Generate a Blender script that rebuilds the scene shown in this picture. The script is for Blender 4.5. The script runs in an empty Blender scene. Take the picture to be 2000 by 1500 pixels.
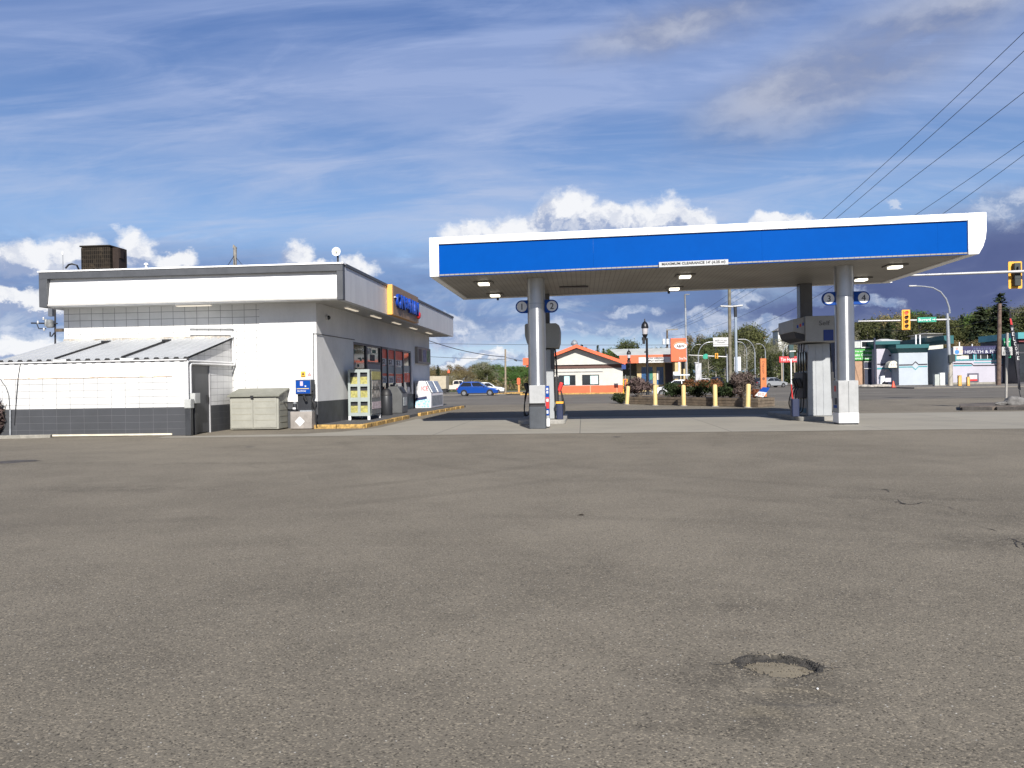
import bpy, math, random
import numpy as np
from mathutils import Vector, Matrix, noise as mnoise

SC = bpy.context.scene
COL = SC.collection
R = math.radians

# ------------------------------------------------------------------ camera
F, H = 1600.0, 1.5                      # focal length in photo pixels (2000 wide), eye height
YAW, ROLL, PIT = R(4.93), 0.0165, math.atan(5 / 1600)
_f = Vector((-math.sin(YAW) * math.cos(PIT), math.cos(YAW) * math.cos(PIT), -math.sin(PIT)))
_r0 = Vector((math.cos(YAW), math.sin(YAW), 0))
_u0 = _r0.cross(_f)
_r = _r0 * math.cos(ROLL) - _u0 * math.sin(ROLL)
_u = _r0 * math.sin(ROLL) + _u0 * math.cos(ROLL)
cam_d = bpy.data.cameras.new('camera')
cam_d.sensor_width = 36
cam_d.lens = F / 2000 * 36
cam_d.clip_end = 6000
cam = bpy.data.objects.new('camera', cam_d)
COL.objects.link(cam)
cam.matrix_world = Matrix(((_r.x, _u.x, -_f.x, 0), (_r.y, _u.y, -_f.y, 0), (_r.z, _u.z, -_f.z, H), (0, 0, 0, 1)))
SC.camera = cam

# ------------------------------------------------------------------ light
SUN_DIR = Vector((-0.235, 1.0, -0.66)).normalized()       # the way the light travels
sun_d = bpy.data.lights.new('sun', 'SUN')
sun_d.energy = 4.8
sun_d.angle = R(0.53)
sun_d.color = (1.0, 0.955, 0.89)
sun = bpy.data.objects.new('sun', sun_d)
sun.rotation_euler = SUN_DIR.to_track_quat('-Z', 'Y').to_euler()
sun.location = (20, -60, 60)
COL.objects.link(sun)
SC.view_settings.view_transform = 'Standard'
SC.view_settings.look = 'None'
SC.view_settings.exposure = 0.6
SC.view_settings.gamma = 1
try:
    SC.view_settings.use_curve_mapping = False
except Exception:
    pass
SC.cycles.max_bounces = 6
SC.cycles.transparent_max_bounces = 8


def ray(u, v):
    return (_f + _r * ((u - 1000) / F) + _u * ((750 - v) / F))


def P(u, v, Y):                                           # point where the sight line meets depth Y
    d = ray(u, v)
    return Vector((0, 0, H)) + d * (Y / d.y)


def PX(u, v, X):
    d = ray(u, v)
    return Vector((0, 0, H)) + d * (X / d.x)


def G(u, v, z=0.0):
    d = ray(u, v)
    return Vector((0, 0, H)) + d * ((z - H) / d.z)


def hor(u):
    return 745 - (u - 1000) * ROLL


def GX(u, Y, z=0.0):                                      # ground point below column u at depth Y
    p = P(u, hor(u), Y)
    return Vector((p.x, Y, z))


def proj(p):
    d = Vector(p) - Vector((0, 0, H))
    w = d.dot(_f)
    return 1000 + F * d.dot(_r) / w, 750 - F * d.dot(_u) / w


# ------------------------------------------------------------------ node helpers
class NT:
    def __init__(s, tree):
        s.t = tree
        s.n = tree.nodes
        s.l = tree.links

    def node(s, kind, **kw):
        n = s.n.new(kind)
        for k, v in kw.items():
            setattr(n, k, v)
        return n

    def put(s, sock, val):
        if hasattr(val, 'is_linked') or hasattr(val, 'links'):
            s.l.new(val, sock)
        else:
            try:
                sock.default_value = val
            except Exception:
                sock.default_value = (*val, 1.0)

    def m(s, op, a, b=0.0, c=0.0, clamp=False):
        n = s.node('ShaderNodeMath', operation=op, use_clamp=clamp)
        s.put(n.inputs[0], a); s.put(n.inputs[1], b); s.put(n.inputs[2], c)
        return n.outputs[0]

    def vm(s, op, a, b=(0, 0, 0)):
        n = s.node('ShaderNodeVectorMath', operation=op)
        s.put(n.inputs[0], a)
        if op == 'SCALE':
            s.put(n.inputs[3], b)
        else:
            s.put(n.inputs[1], b)
        return n.outputs['Value'] if op in ('LENGTH', 'DOT_PRODUCT', 'DISTANCE') else n.outputs[0]

    def mix(s, fac, a, b, blend='MIX'):
        n = s.node('ShaderNodeMix', data_type='RGBA', blend_type=blend)
        n.clamp_factor = True
        s.put(n.inputs[0], fac); s.put(n.inputs[6], a); s.put(n.inputs[7], b)
        return n.outputs[2]

    def ramp(s, x, lo, hi, a=0.0, b=1.0, smooth=True):
        n = s.node('ShaderNodeMapRange', interpolation_type='SMOOTHSTEP' if smooth else 'LINEAR')
        n.clamp = True
        s.put(n.inputs[0], x)
        n.inputs[1].default_value = lo; n.inputs[2].default_value = hi
        n.inputs[3].default_value = a; n.inputs[4].default_value = b
        return n.outputs[0]

    def noise(s, vec, scale, detail=3, rough=0.55, dist=0.0, out=0):
        n = s.node('ShaderNodeTexNoise')
        s.put(n.inputs['Vector'], vec)
        n.inputs['Scale'].default_value = scale
        n.inputs['Detail'].default_value = detail
        n.inputs['Roughness'].default_value = rough
        n.inputs['Distortion'].default_value = dist
        return n.outputs[out]

    def mapping(s, vec, loc=(0, 0, 0), rot=(0, 0, 0), sc=(1, 1, 1)):
        n = s.node('ShaderNodeMapping')
        s.put(n.inputs[0], vec)
        n.inputs[1].default_value = loc; n.inputs[2].default_value = rot; n.inputs[3].default_value = sc
        return n.outputs[0]

    def xyz(s, vec):
        n = s.node('ShaderNodeSeparateXYZ')
        s.put(n.inputs[0], vec)
        return n.outputs[0], n.outputs[1], n.outputs[2]

    def comb(s, x, y, z):
        n = s.node('ShaderNodeCombineXYZ')
        s.put(n.inputs[0], x); s.put(n.inputs[1], y); s.put(n.inputs[2], z)
        return n.outputs[0]


def srgb(r, g, b):
    def c(x):
        x /= 255
        return x / 12.92 if x <= 0.04045 else ((x + 0.055) / 1.055) ** 2.4
    return (c(r), c(g), c(b))


# ------------------------------------------------------------------ sky
world = bpy.data.worlds.new('World')
SC.world = world
world.use_nodes = True
w = NT(world.node_tree)
w.n.clear()
sky = w.node('ShaderNodeTexSky', sky_type='NISHITA')
sky.sun_disc = False
sky.sun_elevation = math.asin(-SUN_DIR.z)
sky.sun_rotation = math.atan2(-SUN_DIR.x, -SUN_DIR.y)
sky.altitude = 600
sky.air_density = 1.0
sky.dust_density = 0.6
sky.ozone_density = 1.6
SKY_STRENGTH = 0.1
d = w.node('ShaderNodeTexCoord').outputs['Generated']
d = w.vm('NORMALIZE', d)
dx, dy, dz = w.xyz(d)
az = w.m('ARCTAN2', dx, dy)
el = w.m('ARCSINE', dz)
EX = 2 ** SC.view_settings.exposure * SKY_STRENGTH        # cloud colours below are as seen in the picture


def seen(r, g, b, k=1.0):
    return tuple(x * k / EX for x in srgb(r, g, b)) + (1.0,)


# plane coordinates for the high cloud
hz = w.m('ADD', w.m('MAXIMUM', dz, 0.0), 0.16)
pl = w.comb(w.m('DIVIDE', dx, hz), w.m('DIVIDE', dy, hz), 0.0)
plr = w.mapping(pl, rot=(0, 0, R(-24)), sc=(0.55, 1.5, 1))
c1 = w.noise(plr, 1.25, 6, 0.58, 0.9)
c2 = w.noise(w.mapping(pl, loc=(5, 2, 0), rot=(0, 0, R(17)), sc=(0.5, 1.3, 1)), 2.6, 7, 0.62, 1.2)
c3 = w.noise(w.mapping(pl, loc=(1, 9, 0), rot=(0, 0, R(-38)), sc=(0.35, 1.9, 1)), 4.0, 7, 0.66, 0.8)
cirrus = w.m('ADD', w.m('MULTIPLY', w.ramp(c1, 0.38, 0.66), 0.75), w.m('ADD', w.m('MULTIPLY', w.ramp(c2, 0.45, 0.70), 0.55), w.m('MULTIPLY', w.ramp(c3, 0.48, 0.72), 0.35)))
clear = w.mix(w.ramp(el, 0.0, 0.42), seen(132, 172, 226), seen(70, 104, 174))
clear = w.mix(w.ramp(el, 0.44, 0.75), clear, seen(26, 42, 86))  # unseen upper sky, darkened to hold down the light on shaded walls
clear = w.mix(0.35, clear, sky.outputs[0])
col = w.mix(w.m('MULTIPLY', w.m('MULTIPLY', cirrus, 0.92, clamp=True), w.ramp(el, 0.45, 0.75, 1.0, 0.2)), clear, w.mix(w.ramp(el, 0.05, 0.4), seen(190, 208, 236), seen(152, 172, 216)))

ae = w.comb(az, el, 0.0)
warp = w.vm('SCALE', w.vm('SUBTRACT', w.noise(w.mapping(ae, sc=(1, 1.25, 1)), 16, 7, 0.62, 0.0, 1), (0.5, 0.5, 0.5)), 0.07)
aew = w.vm('ADD', ae, warp)


def azel(u, v):
    q = ray(u, v).normalized()
    return math.atan2(q.x, q.y), math.asin(q.z)


def blob(u, v, ru, rv, tilt=0.0, coords=None):
    a, e = azel(u, v)
    q = w.mapping(w.vm('SUBTRACT', coords or aew, (a, e, 0)), rot=(0, 0, R(-tilt)))
    q = w.vm('MULTIPLY', q, (F / ru, F / rv, 1))
    return w.m('SUBTRACT', 1.0, w.vm('LENGTH', q))


def union(lst):
    o = lst[0]
    for x in lst[1:]:
        o = w.m('MAXIMUM', o, x)
    return o


# grey-blue layer low over the horizon, with paler breaks
low_n = w.noise(w.mapping(ae, loc=(3.1, 0.4, 0), sc=(1, 2.6, 1)), 6.5, 7, 0.6, 0.35)
low_band = w.m('MULTIPLY', w.ramp(el, 0.030, 0.075), w.ramp(el, 0.125, 0.19, 1.0, 0.0))
slate = w.m('MULTIPLY', w.ramp(low_n, 0.30, 0.47), low_band)
right = w.ramp(az, -0.12, 0.42)
col = w.mix(w.m('MULTIPLY', slate, w.m('ADD', 0.72, w.m('MULTIPLY', right, 0.25))), col, w.mix(right, w.mix(w.ramp(low_n, 0.45, 0.7), seen(110, 138, 190), seen(80, 106, 162)), seen(76, 92, 142)))
pale_n = w.noise(w.mapping(ae, loc=(8.3, 1.7, 0), sc=(1, 2.6, 1)), 7.5, 8, 0.62, 0.5)
pale = w.m('MULTIPLY', w.ramp(pale_n, 0.50, 0.62), w.ramp(el, 0.075, 0.13, 1.0, 0.0))
col = w.mix(w.m('MULTIPLY', pale, 0.75), col, w.mix(w.noise(aew, 30, 3), seen(150, 170, 206), seen(228, 234, 244)))
# slate wall of cloud to the right
wall = w.ramp(union([blob(2080, 560, 420, 190), blob(1760, 590, 420, 95), blob(2150, 430, 260, 110)]), 0.0, 0.7)
col = w.mix(w.m('MULTIPLY', wall, 0.85), col, w.mix(w.noise(aew, 14, 4), seen(72, 84, 130), seen(112, 124, 166)))
# thin grey cloud across the upper right
aes = w.vm('ADD', ae, w.vm('SCALE', warp, 0.45))
streak = w.ramp(union([blob(1700, 115, 430, 105, 20, aes), blob(1540, 175, 260, 80, 14, aes), blob(1860, 30, 280, 60, 24, aes), blob(1330, 50, 300, 60, 8, aes)]), -0.1, 0.9)
sn = w.noise(w.mapping(aes, rot=(0, 0, R(-20)), sc=(0.7, 1.6, 1)), 11, 6, 0.55)
col = w.mix(w.m('MULTIPLY', streak, w.ramp(sn, 0.15, 0.65)), col, w.mix(w.ramp(sn, 0.38, 0.68), seen(120, 132, 166), seen(178, 186, 208)))
# heaped white clouds
cum = [(1010, 462, 120, 52), (1105, 428, 88, 58), (1190, 440, 120, 52), (1290, 426, 95, 46), (1345, 425, 40, 36), (930, 470, 90, 40), (1525, 446, 85, 26),
       (45, 502, 70, 36), (150, 505, 90, 40), (262, 486, 42, 40), (335, 512, 46, 26), (25, 590, 60, 26), (110, 600, 60, 22),
       (578, 500, 38, 42), (612, 520, 60, 22), (695, 520, 42, 34), (875, 650, 62, 34), (975, 690, 44, 16),
       (40, 690, 90, 26), (900, 700, 70, 15)]
tx = w.noise(aew, 34, 6, 0.6)
cb = union([blob(*c) for c in cum])
mask = w.ramp(w.m('ADD', cb, w.m('MULTIPLY', w.m('SUBTRACT', tx, 0.5), 0.35)), -0.03, 0.44)
# lit tops: compare with the same field a little higher up
aew2 = w.vm('ADD', aew, (0.006, 0.013, 0))
cb2 = union([blob(*c, coords=aew2) for c in cum])
edge = w.ramp(w.m('SUBTRACT', cb, cb2), -0.10, 0.40)
lit = w.m('ADD', w.m('MULTIPLY', edge, 0.62), w.m('MULTIPLY', w.ramp(tx, 0.34, 0.66), 0.55))
ccol = w.mix(w.ramp(lit, 0.15, 0.95), seen(156, 172, 206), seen(248, 249, 252))
col = w.mix(w.m('MULTIPLY', mask, 0.96), col, ccol)
lcs = [(1110, 640, 75, 22), (1190, 652, 80, 18), (1300, 652, 95, 22), (1235, 606, 70, 14), (1370, 632, 70, 34), (985, 655, 50, 16), (890, 652, 62, 30), (1010, 692, 48, 12), (1690, 578, 46, 16), (940, 690, 50, 10), (1450, 590, 60, 12), (1500, 640, 50, 14), (60, 650, 80, 20), (1738, 404, 16, 7), (1965, 405, 70, 40), (1640, 572, 60, 22), (1730, 590, 40, 14)]
lb_ = union([blob(*c) for c in lcs])
lmask = w.ramp(w.m('ADD', lb_, w.m('MULTIPLY', w.m('SUBTRACT', tx, 0.5), 0.7)), 0.02, 0.55)
col = w.mix(w.m('MULTIPLY', lmask, 0.72), col, w.mix(w.ramp(tx, 0.38, 0.62), seen(142, 164, 202), seen(212, 221, 238)))
# pale haze on the horizon and a plain dull tone below it
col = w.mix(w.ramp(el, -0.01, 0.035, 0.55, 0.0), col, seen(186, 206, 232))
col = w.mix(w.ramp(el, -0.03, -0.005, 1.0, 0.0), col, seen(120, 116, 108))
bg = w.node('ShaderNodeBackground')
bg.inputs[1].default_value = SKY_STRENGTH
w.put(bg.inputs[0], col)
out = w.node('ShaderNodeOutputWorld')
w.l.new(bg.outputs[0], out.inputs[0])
world.cycles.sampling_method = 'MANUAL'
world.cycles.sample_map_resolution = 512


# ------------------------------------------------------------------ materials
MATS = {}


def M(name, c, rough=0.6, metal=0.0, var=0.12, vs=2.5, bump=0.0, bs=60.0, emit=None, estr=0.0, spec=0.5, streak=0.0, rand=0.0, coat=0.0, trans=0.0):
    if name in MATS:
        return MATS[name]
    m = bpy.data.materials.new(name)
    m.use_nodes = True
    k = NT(m.node_tree)
    b = k.n['Principled BSDF']
    pos = k.node('ShaderNodeNewGeometry').outputs['Position']
    c4 = (*c, 1.0)
    if var > 0:
        n1 = k.noise(pos, vs, 5, 0.6)
        n2 = k.noise(pos, vs * 9, 3, 0.6)
        f = k.m('ADD', k.m('MULTIPLY', n1, 0.7), k.m('MULTIPLY', n2, 0.3))
        dark = tuple(x * (1 - 1.5 * var) for x in c) + (1,)
        lite = tuple(min(1.0, x * (1 + 0.9 * var)) for x in c) + (1,)
        colr = k.mix(k.ramp(f, 0.32, 0.68), dark, lite)
    else:
        colr = k.mix(0.0, c4, c4)
    if streak > 0:
        sv = k.noise(k.mapping(pos, sc=(9, 9, 0.35)), 1.0, 4, 0.65)
        colr = k.mix(k.m('MULTIPLY', k.ramp(sv, 0.50, 0.78), streak), colr, tuple(x * 0.45 for x in c) + (1,))
    if rand > 0:
        oi = k.node('ShaderNodeObjectInfo').outputs['Random']
        hs = k.node('ShaderNodeHueSaturation')
        k.put(hs.inputs['Color'], colr)
        k.put(hs.inputs['Value'], k.m('ADD', 1 - rand, k.m('MULTIPLY', oi, 2 * rand)))
        k.put(hs.inputs['Hue'], k.m('ADD', 0.5 - rand * 0.06, k.m('MULTIPLY', oi, rand * 0.12)))
        colr = hs.outputs[0]
    k.put(b.inputs['Base Color'], colr)
    b.inputs['Roughness'].default_value = rough
    b.inputs['Metallic'].default_value = metal
    b.inputs['Specular IOR Level'].default_value = spec
    if coat:
        b.inputs['Coat Weight'].default_value = coat
    if trans:
        b.inputs['Transmission Weight'].default_value = trans
    if bump > 0:
        bn = k.node('ShaderNodeBump')
        bn.inputs['Strength'].default_value = bump
        bn.inputs['Distance'].default_value = 0.02
        k.put(bn.inputs['Height'], k.noise(pos, bs, 4, 0.6))
        k.l.new(bn.outputs[0], b.inputs['Normal'])
    if emit:
        b.inputs['Emission Color'].default_value = (*emit, 1)
        b.inputs['Emission Strength'].default_value = estr
    MATS[name] = m
    return m


def block_mat(name, c, joint, axis, bw, bh, off=(0, 0), var=0.06, streak=0.12, offset=0.0, mortar=0.006, rough=0.7):
    """stack-bonded painted concrete block; axis: which horizontal world axis runs along the wall"""
    m = bpy.data.materials.new(name)
    m.use_nodes = True
    k = NT(m.node_tree)
    b = k.n['Principled BSDF']
    pos = k.node('ShaderNodeNewGeometry').outputs['Position']
    x, y, z = k.xyz(pos)
    wob = k.m('MULTIPLY', k.m('SUBTRACT', k.noise(pos, 1.6, 2), 0.5), 0.018)
    h = x if axis == 'X' else y
    v = k.comb(k.m('ADD', k.m('ADD', h, off[0]), wob), k.m('ADD', k.m('ADD', z, off[1]), wob), 0)
    br = k.node('ShaderNodeTexBrick')
    br.offset = offset
    br.squash = 1.0
    k.put(br.inputs['Vector'], v)
    br.inputs['Scale'].default_value = 1.0
    br.inputs['Brick Width'].default_value = bw
    br.inputs['Row Height'].default_value = bh
    br.inputs['Mortar Size'].default_value = mortar
    br.inputs['Mortar Smooth'].default_value = 0.3
    br.inputs['Bias'].default_value = 0.0
    br.inputs['Color1'].default_value = (*c, 1)
    br.inputs['Color2'].default_value = tuple(x * 0.97 for x in c) + (1,)
    br.inputs['Mortar'].default_value = (*joint, 1)
    n1 = k.noise(pos, 1.3, 6, 0.65)
    colr = k.mix(k.ramp(n1, 0.35, 0.7, 0.0, 1.0), br.outputs['Color'], k.mix(1.0, br.outputs['Color'], (1 - var * 2, 1 - var * 2, 1 - var * 2.2, 1), 'MULTIPLY'))
    sv = k.noise(k.mapping(pos, sc=(7, 7, 0.3)), 1.0, 4, 0.65)
    colr = k.mix(k.m('MULTIPLY', k.ramp(sv, 0.52, 0.8), streak), colr, tuple(x * 0.5 for x in c) + (1,))
    k.put(b.inputs['Base Color'], colr)
    b.inputs['Roughness'].default_value = rough
    bn = k.node('ShaderNodeBump')
    bn.inputs['Strength'].default_value = 0.5
    bn.inputs['Distance'].default_value = 0.006
    hgt = k.m('SUBTRACT', k.m('MULTIPLY', k.noise(pos, 70, 3), 0.25), br.outputs['Fac'])
    k.put(bn.inputs['Height'], hgt)
    k.l.new(bn.outputs[0], b.inputs['Normal'])
    return m


# ------------------------------------------------------------------ mesh helpers
ORG = {}


def org(o):
    v = Vector((0, 0, 0))
    while o is not None:
        v = v + Vector(o.location)
        o = o.parent
    return v


class MB:
    def __init__(s):
        s.v = []; s.f = []

    def add(s, vs, fs):
        n = len(s.v)
        s.v += [tuple(v) for v in vs]
        s.f += [tuple(i + n for i in f) for f in fs]
        return s

    def box(s, x0, x1, y0, y1, z0, z1):
        a, b = min(x0, x1), max(x0, x1); c, d_ = min(y0, y1), max(y0, y1); e, g = min(z0, z1), max(z0, z1)
        vs = [(a, c, e), (b, c, e), (b, d_, e), (a, d_, e), (a, c, g), (b, c, g), (b, d_, g), (a, d_, g)]
        return s.add(vs, [(0, 3, 2, 1), (4, 5, 6, 7), (0, 1, 5, 4), (1, 2, 6, 5), (2, 3, 7, 6), (3, 0, 4, 7)])

    def obox(s, c, sx, sy, sz, rot=(0, 0, 0)):
        from mathutils import Euler
        m = Euler(rot).to_matrix()
        c = Vector(c)
        vs = [c + m @ Vector((x * sx / 2, y * sy / 2, z * sz / 2)) for z in (-1, 1) for x, y in ((-1, -1), (1, -1), (1, 1), (-1, 1))]
        return s.add(vs, [(0, 3, 2, 1), (4, 5, 6, 7), (0, 1, 5, 4), (1, 2, 6, 5), (2, 3, 7, 6), (3, 0, 4, 7)])

    def prism(s, poly, axis, a, b):
        """poly in the plane across `axis`; X: (y,z)  Y: (x,z)  Z: (x,y)"""
        n = len(poly)

        def p(q, t):
            return (t, q[0], q[1]) if axis == 'X' else (q[0], t, q[1]) if axis == 'Y' else (q[0], q[1], t)
        vs = [p(q, a) for q in poly] + [p(q, b) for q in poly]
        fs = [tuple(range(n))[::-1], tuple(range(n, 2 * n))] + [(i, (i + 1) % n, (i + 1) % n + n, i + n) for i in range(n)]
        return s.add(vs, fs)

    def cyl(s, p0, p1, r0, r1=None, n=16, cap=True):
        r1 = r0 if r1 is None else r1
        p0, p1 = Vector(p0), Vector(p1)
        ax = (p1 - p0).normalized()
        t = ax.orthogonal().normalized()
        q = ax.cross(t)
        vs = []
        for p, r in ((p0, r0), (p1, r1)):
            vs += [p + (t * math.cos(2 * math.pi * i / n) + q * math.sin(2 * math.pi * i / n)) * r for i in range(n)]
        fs = [(i, (i + 1) % n, (i + 1) % n + n, i + n) for i in range(n)]
        if cap:
            fs += [tuple(range(n))[::-1], tuple(range(n, 2 * n))]
        return s.add(vs, fs)

    def tube(s, pts, r, n=8):
        pts = [Vector(p) for p in pts]
        rs = r if isinstance(r, (list, tuple)) else [r] * len(pts)
        vs = []
        t = None
        for i, p in enumerate(pts):
            a = (pts[min(i + 1, len(pts) - 1)] - pts[max(i - 1, 0)]).normalized()
            t = a.orthogonal().normalized() if t is None else (t - a * t.dot(a)).normalized()
            q = a.cross(t)
            vs += [p + (t * math.cos(2 * math.pi * j / n) + q * math.sin(2 * math.pi * j / n)) * rs[i] for j in range(n)]
        fs = []
        for i in range(len(pts) - 1):
            fs += [(i * n + j, i * n + (j + 1) % n, (i + 1) * n + (j + 1) % n, (i + 1) * n + j) for j in range(n)]
        fs += [tuple(range(n))[::-1], tuple(range((len(pts) - 1) * n, len(pts) * n))]
        return s.add(vs, fs)

    def lathe(s, c, prof, n=20, axis='Z'):
        vs = []
        for r, h in prof:
            for j in range(n):
                a = 2 * math.pi * j / n
                if axis == 'Z':
                    vs.append((c[0] + r * math.cos(a), c[1] + r * math.sin(a), c[2] + h))
                elif axis == 'Y':
                    vs.append((c[0] + r * math.cos(a), c[1] + h, c[2] + r * math.sin(a)))
                else:
                    vs.append((c[0] + h, c[1] + r * math.cos(a), c[2] + r * math.sin(a)))
        fs = []
        for i in range(len(prof) - 1):
            fs += [(i * n + j, i * n + (j + 1) % n, (i + 1) * n + (j + 1) % n, (i + 1) * n + j) for j in range(n)]
        fs += [tuple(range(n))[::-1], tuple(range((len(prof) - 1) * n, len(prof) * n))]
        return s.add(vs, fs)

    def quad(s, a, b, c, d_):
        return s.add([a, b, c, d_], [(0, 1, 2, 3)])

    def shear(s, fn):
        s.v = [fn(v) for v in s.v]
        return s

    def build(s, name, mat, parent=None, bevel=0.0, smooth=False, loc=None, seg=2, label=None):
        o_ = org(parent) if parent is not None else Vector(loc if loc is not None else (0, 0, 0))
        me = bpy.data.meshes.new(name)
        me.from_pydata([tuple(Vector(v) - o_) for v in s.v], [], s.f)
        import bmesh
        bm = bmesh.new(); bm.from_mesh(me)
        bmesh.ops.recalc_face_normals(bm, faces=bm.faces)
        bm.to_mesh(me); bm.free()
        me.materials.append(mat)
        ob = bpy.data.objects.new(name, me)
        COL.objects.link(ob)
        if parent is not None:
            ob.parent = parent
        else:
            ob.location = o_
        if smooth:
            me.polygons.foreach_set('use_smooth', [True] * len(me.polygons))
            try:
                me.set_sharp_from_angle(angle=R(40))
            except Exception:
                pass
        if bevel > 0:
            bv = ob.modifiers.new('bevel', 'BEVEL')
            bv.width = bevel; bv.segments = seg; bv.limit_method = 'ANGLE'; bv.angle_limit = R(35)
            me.polygons.foreach_set('use_smooth', [True] * len(me.polygons))
            try:
                me.set_sharp_from_angle(angle=R(35))
            except Exception:
                pass
        if label:
            ob['label'] = label
        return ob


def tag(o, label=None, cat=None, group=None, kind=None):
    if label: o['label'] = label
    if cat: o['category'] = cat
    if group: o['group'] = group
    if kind: o['kind'] = kind
    return o


def thing(name, label, cat, loc, group=None):
    o = bpy.data.objects.new(name, None)
    o.empty_display_size = 0.3
    COL.objects.link(o)
    o.location = loc
    return tag(o, label, cat, group)


def copy_tree(o, parent=None):
    c = o.copy()
    COL.objects.link(c)
    c.parent = parent
    for ch in list(o.children):
        copy_tree(ch, c)
    return c


def txt(body, w_, h_, c, facing, mat, parent, name='lettering', ext=0.004, bold=0.0, rotz=None, label=None, fit=True):
    """lettering fitted into w_ x h_ centred on c, facing -Y ('F') or +X ('R') or turned by rotz"""
    cu = bpy.data.curves.new('lettering', 'FONT')
    cu.body = body
    cu.align_x = 'CENTER'; cu.align_y = 'CENTER'
    cu.extrude = ext
    cu.offset = bold
    cu.resolution_u = 3
    tmp = bpy.data.objects.new('lettering', cu)
    COL.objects.link(tmp)
    bpy.context.view_layer.update()
    me = bpy.data.meshes.new_from_object(tmp.evaluated_get(bpy.context.evaluated_depsgraph_get()))
    COL.objects.unlink(tmp); bpy.data.objects.remove(tmp); bpy.data.curves.remove(cu)
    n = len(me.vertices)
    a = np.empty(n * 3)
    me.vertices.foreach_get('co', a)
    a = a.reshape(-1, 3)
    lo, hi = a.min(0), a.max(0)
    sx = w_ / (hi[0] - lo[0]); sy = h_ / (hi[1] - lo[1])
    if not fit:
        sx = sy = min(sx, sy)
    x = (a[:, 0] - (lo[0] + hi[0]) / 2) * sx
    y = (a[:, 1] - (lo[1] + hi[1]) / 2) * sy
    z = a[:, 2]
    c = Vector(c) - org(parent)
    if rotz is None:
        rotz = 0 if facing == 'F' else math.pi / 2
    ca, sa = math.cos(rotz), math.sin(rotz)
    b = np.empty_like(a)
    b[:, 0] = c.x + x * ca + z * sa
    b[:, 1] = c.y + x * sa - z * ca
    b[:, 2] = c.z + y
    me.vertices.foreach_set('co', b.ravel())
    me.materials.append(mat)
    o = bpy.data.objects.new(name, me)
    COL.objects.link(o)
    o.parent = parent
    if label: o['label'] = label
    return o


def rrect(x0, x1, z0, z1, r, n=5):
    pts = []
    for cx, cz, a0 in ((x1 - r, z1 - r, 0), (x0 + r, z1 - r, 90), (x0 + r, z0 + r, 180), (x1 - r, z0 + r, 270)):
        for i in range(n + 1):
            a = R(a0 + 90 * i / n)
            pts.append((cx + r * math.cos(a), cz + r * math.sin(a)))
    return pts


# palette
WHITE = M('white_paint', (0.80, 0.80, 0.79), 0.55, var=0.04, streak=0.08)
WHITE_METAL = M('white_metal', (0.82, 0.82, 0.82), 0.4, var=0.03, streak=0.05)
TRIM = M('dark_grey_trim', (0.068, 0.072, 0.080), 0.5, var=0.12, streak=0.15)
PLAIN_DARK = M('dark_plinth_paint', (0.050, 0.053, 0.060), 0.62, var=0.2, streak=0.1, bump=0.2)
STUCCO = M('white_stucco', (0.66, 0.66, 0.655), 0.75, var=0.05, vs=1.2, bump=0.25, bs=45, streak=0.08)
GREYPANEL = M('grey_fascia_panel', (0.50, 0.51, 0.54), 0.45, var=0.05, streak=0.06)
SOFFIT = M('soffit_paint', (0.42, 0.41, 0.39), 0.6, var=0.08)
BLACK = M('black_rubber', (0.016, 0.016, 0.018), 0.55, var=0.1)
DARKMETAL = M('dark_metal', (0.035, 0.037, 0.042), 0.45, 0.3, var=0.15)
BLACKIRON = M('black_cast_iron', (0.012, 0.012, 0.014), 0.4, 0.2, var=0.1)
GLASS = M('dark_window_glass', (0.020, 0.024, 0.028), 0.06, var=0.25, vs=1.0, spec=0.7)
STEEL = M('galvanised_steel', (0.38, 0.40, 0.42), 0.42, 0.55, var=0.12, vs=6)
SILVER = M('silver_paint', (0.50, 0.505, 0.51), 0.33, 0.9, var=0.05, vs=3, streak=0.1)
_sb = SILVER.node_tree.nodes['Principled BSDF']
_sb.inputs['Anisotropic'].default_value = 0.85
_sb.inputs['Anisotropic Rotation'].default_value = 0.25
SILVERFLAT = M('silver_cladding', (0.36, 0.365, 0.365), 0.5, 0.1, var=0.08, vs=4, streak=0.12)
BLUE = M('blue_panel', (0.0, 0.064, 0.315), 0.5, var=0.04, vs=0.6, spec=0.03)
SIGNBLUE = M('sign_blue', (0.001, 0.05, 0.27), 0.45, var=0.04, spec=0.2)
YELLOW = M('yellow_bollard_paint', (0.66, 0.49, 0.21), 0.55, var=0.08, vs=5, streak=0.15)
KERBYEL = M('worn_yellow_kerb_paint', (0.42, 0.26, 0.075), 0.7, var=0.45, vs=7, bump=0.3)
BEIGE = M('beige_resin', (0.295, 0.292, 0.252), 0.6, var=0.08)
BEIGELID = M('olive_resin_lid', (0.185, 0.186, 0.155), 0.6, var=0.1)
ORANGE = M('orange_fascia', (0.74, 0.125, 0.045), 0.5, var=0.05)
ORANGEDULL = M('orange_wainscot', (0.68, 0.12, 0.045), 0.6, var=0.08)
CREAM = M('cream_stucco', (0.51, 0.50, 0.455), 0.75, var=0.06)
YCREAM = M('yellow_cream_wall', (0.50, 0.39, 0.20), 0.75, var=0.08)
BROWN = M('brown_band', (0.10, 0.045, 0.033), 0.6, var=0.1)
RED = M('red_plastic', (0.55, 0.03, 0.03), 0.4, var=0.06)
POSTERRED = M('poster_orange_red', (0.80, 0.10, 0.04), 0.5, var=0.05)
POSTERWHITE = M('poster_white', (0.56, 0.56, 0.55), 0.5, var=0.05)
CONC = M('concrete', (0.30, 0.29, 0.265), 0.85, var=0.16, vs=1.4, bump=0.25, bs=80)
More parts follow.
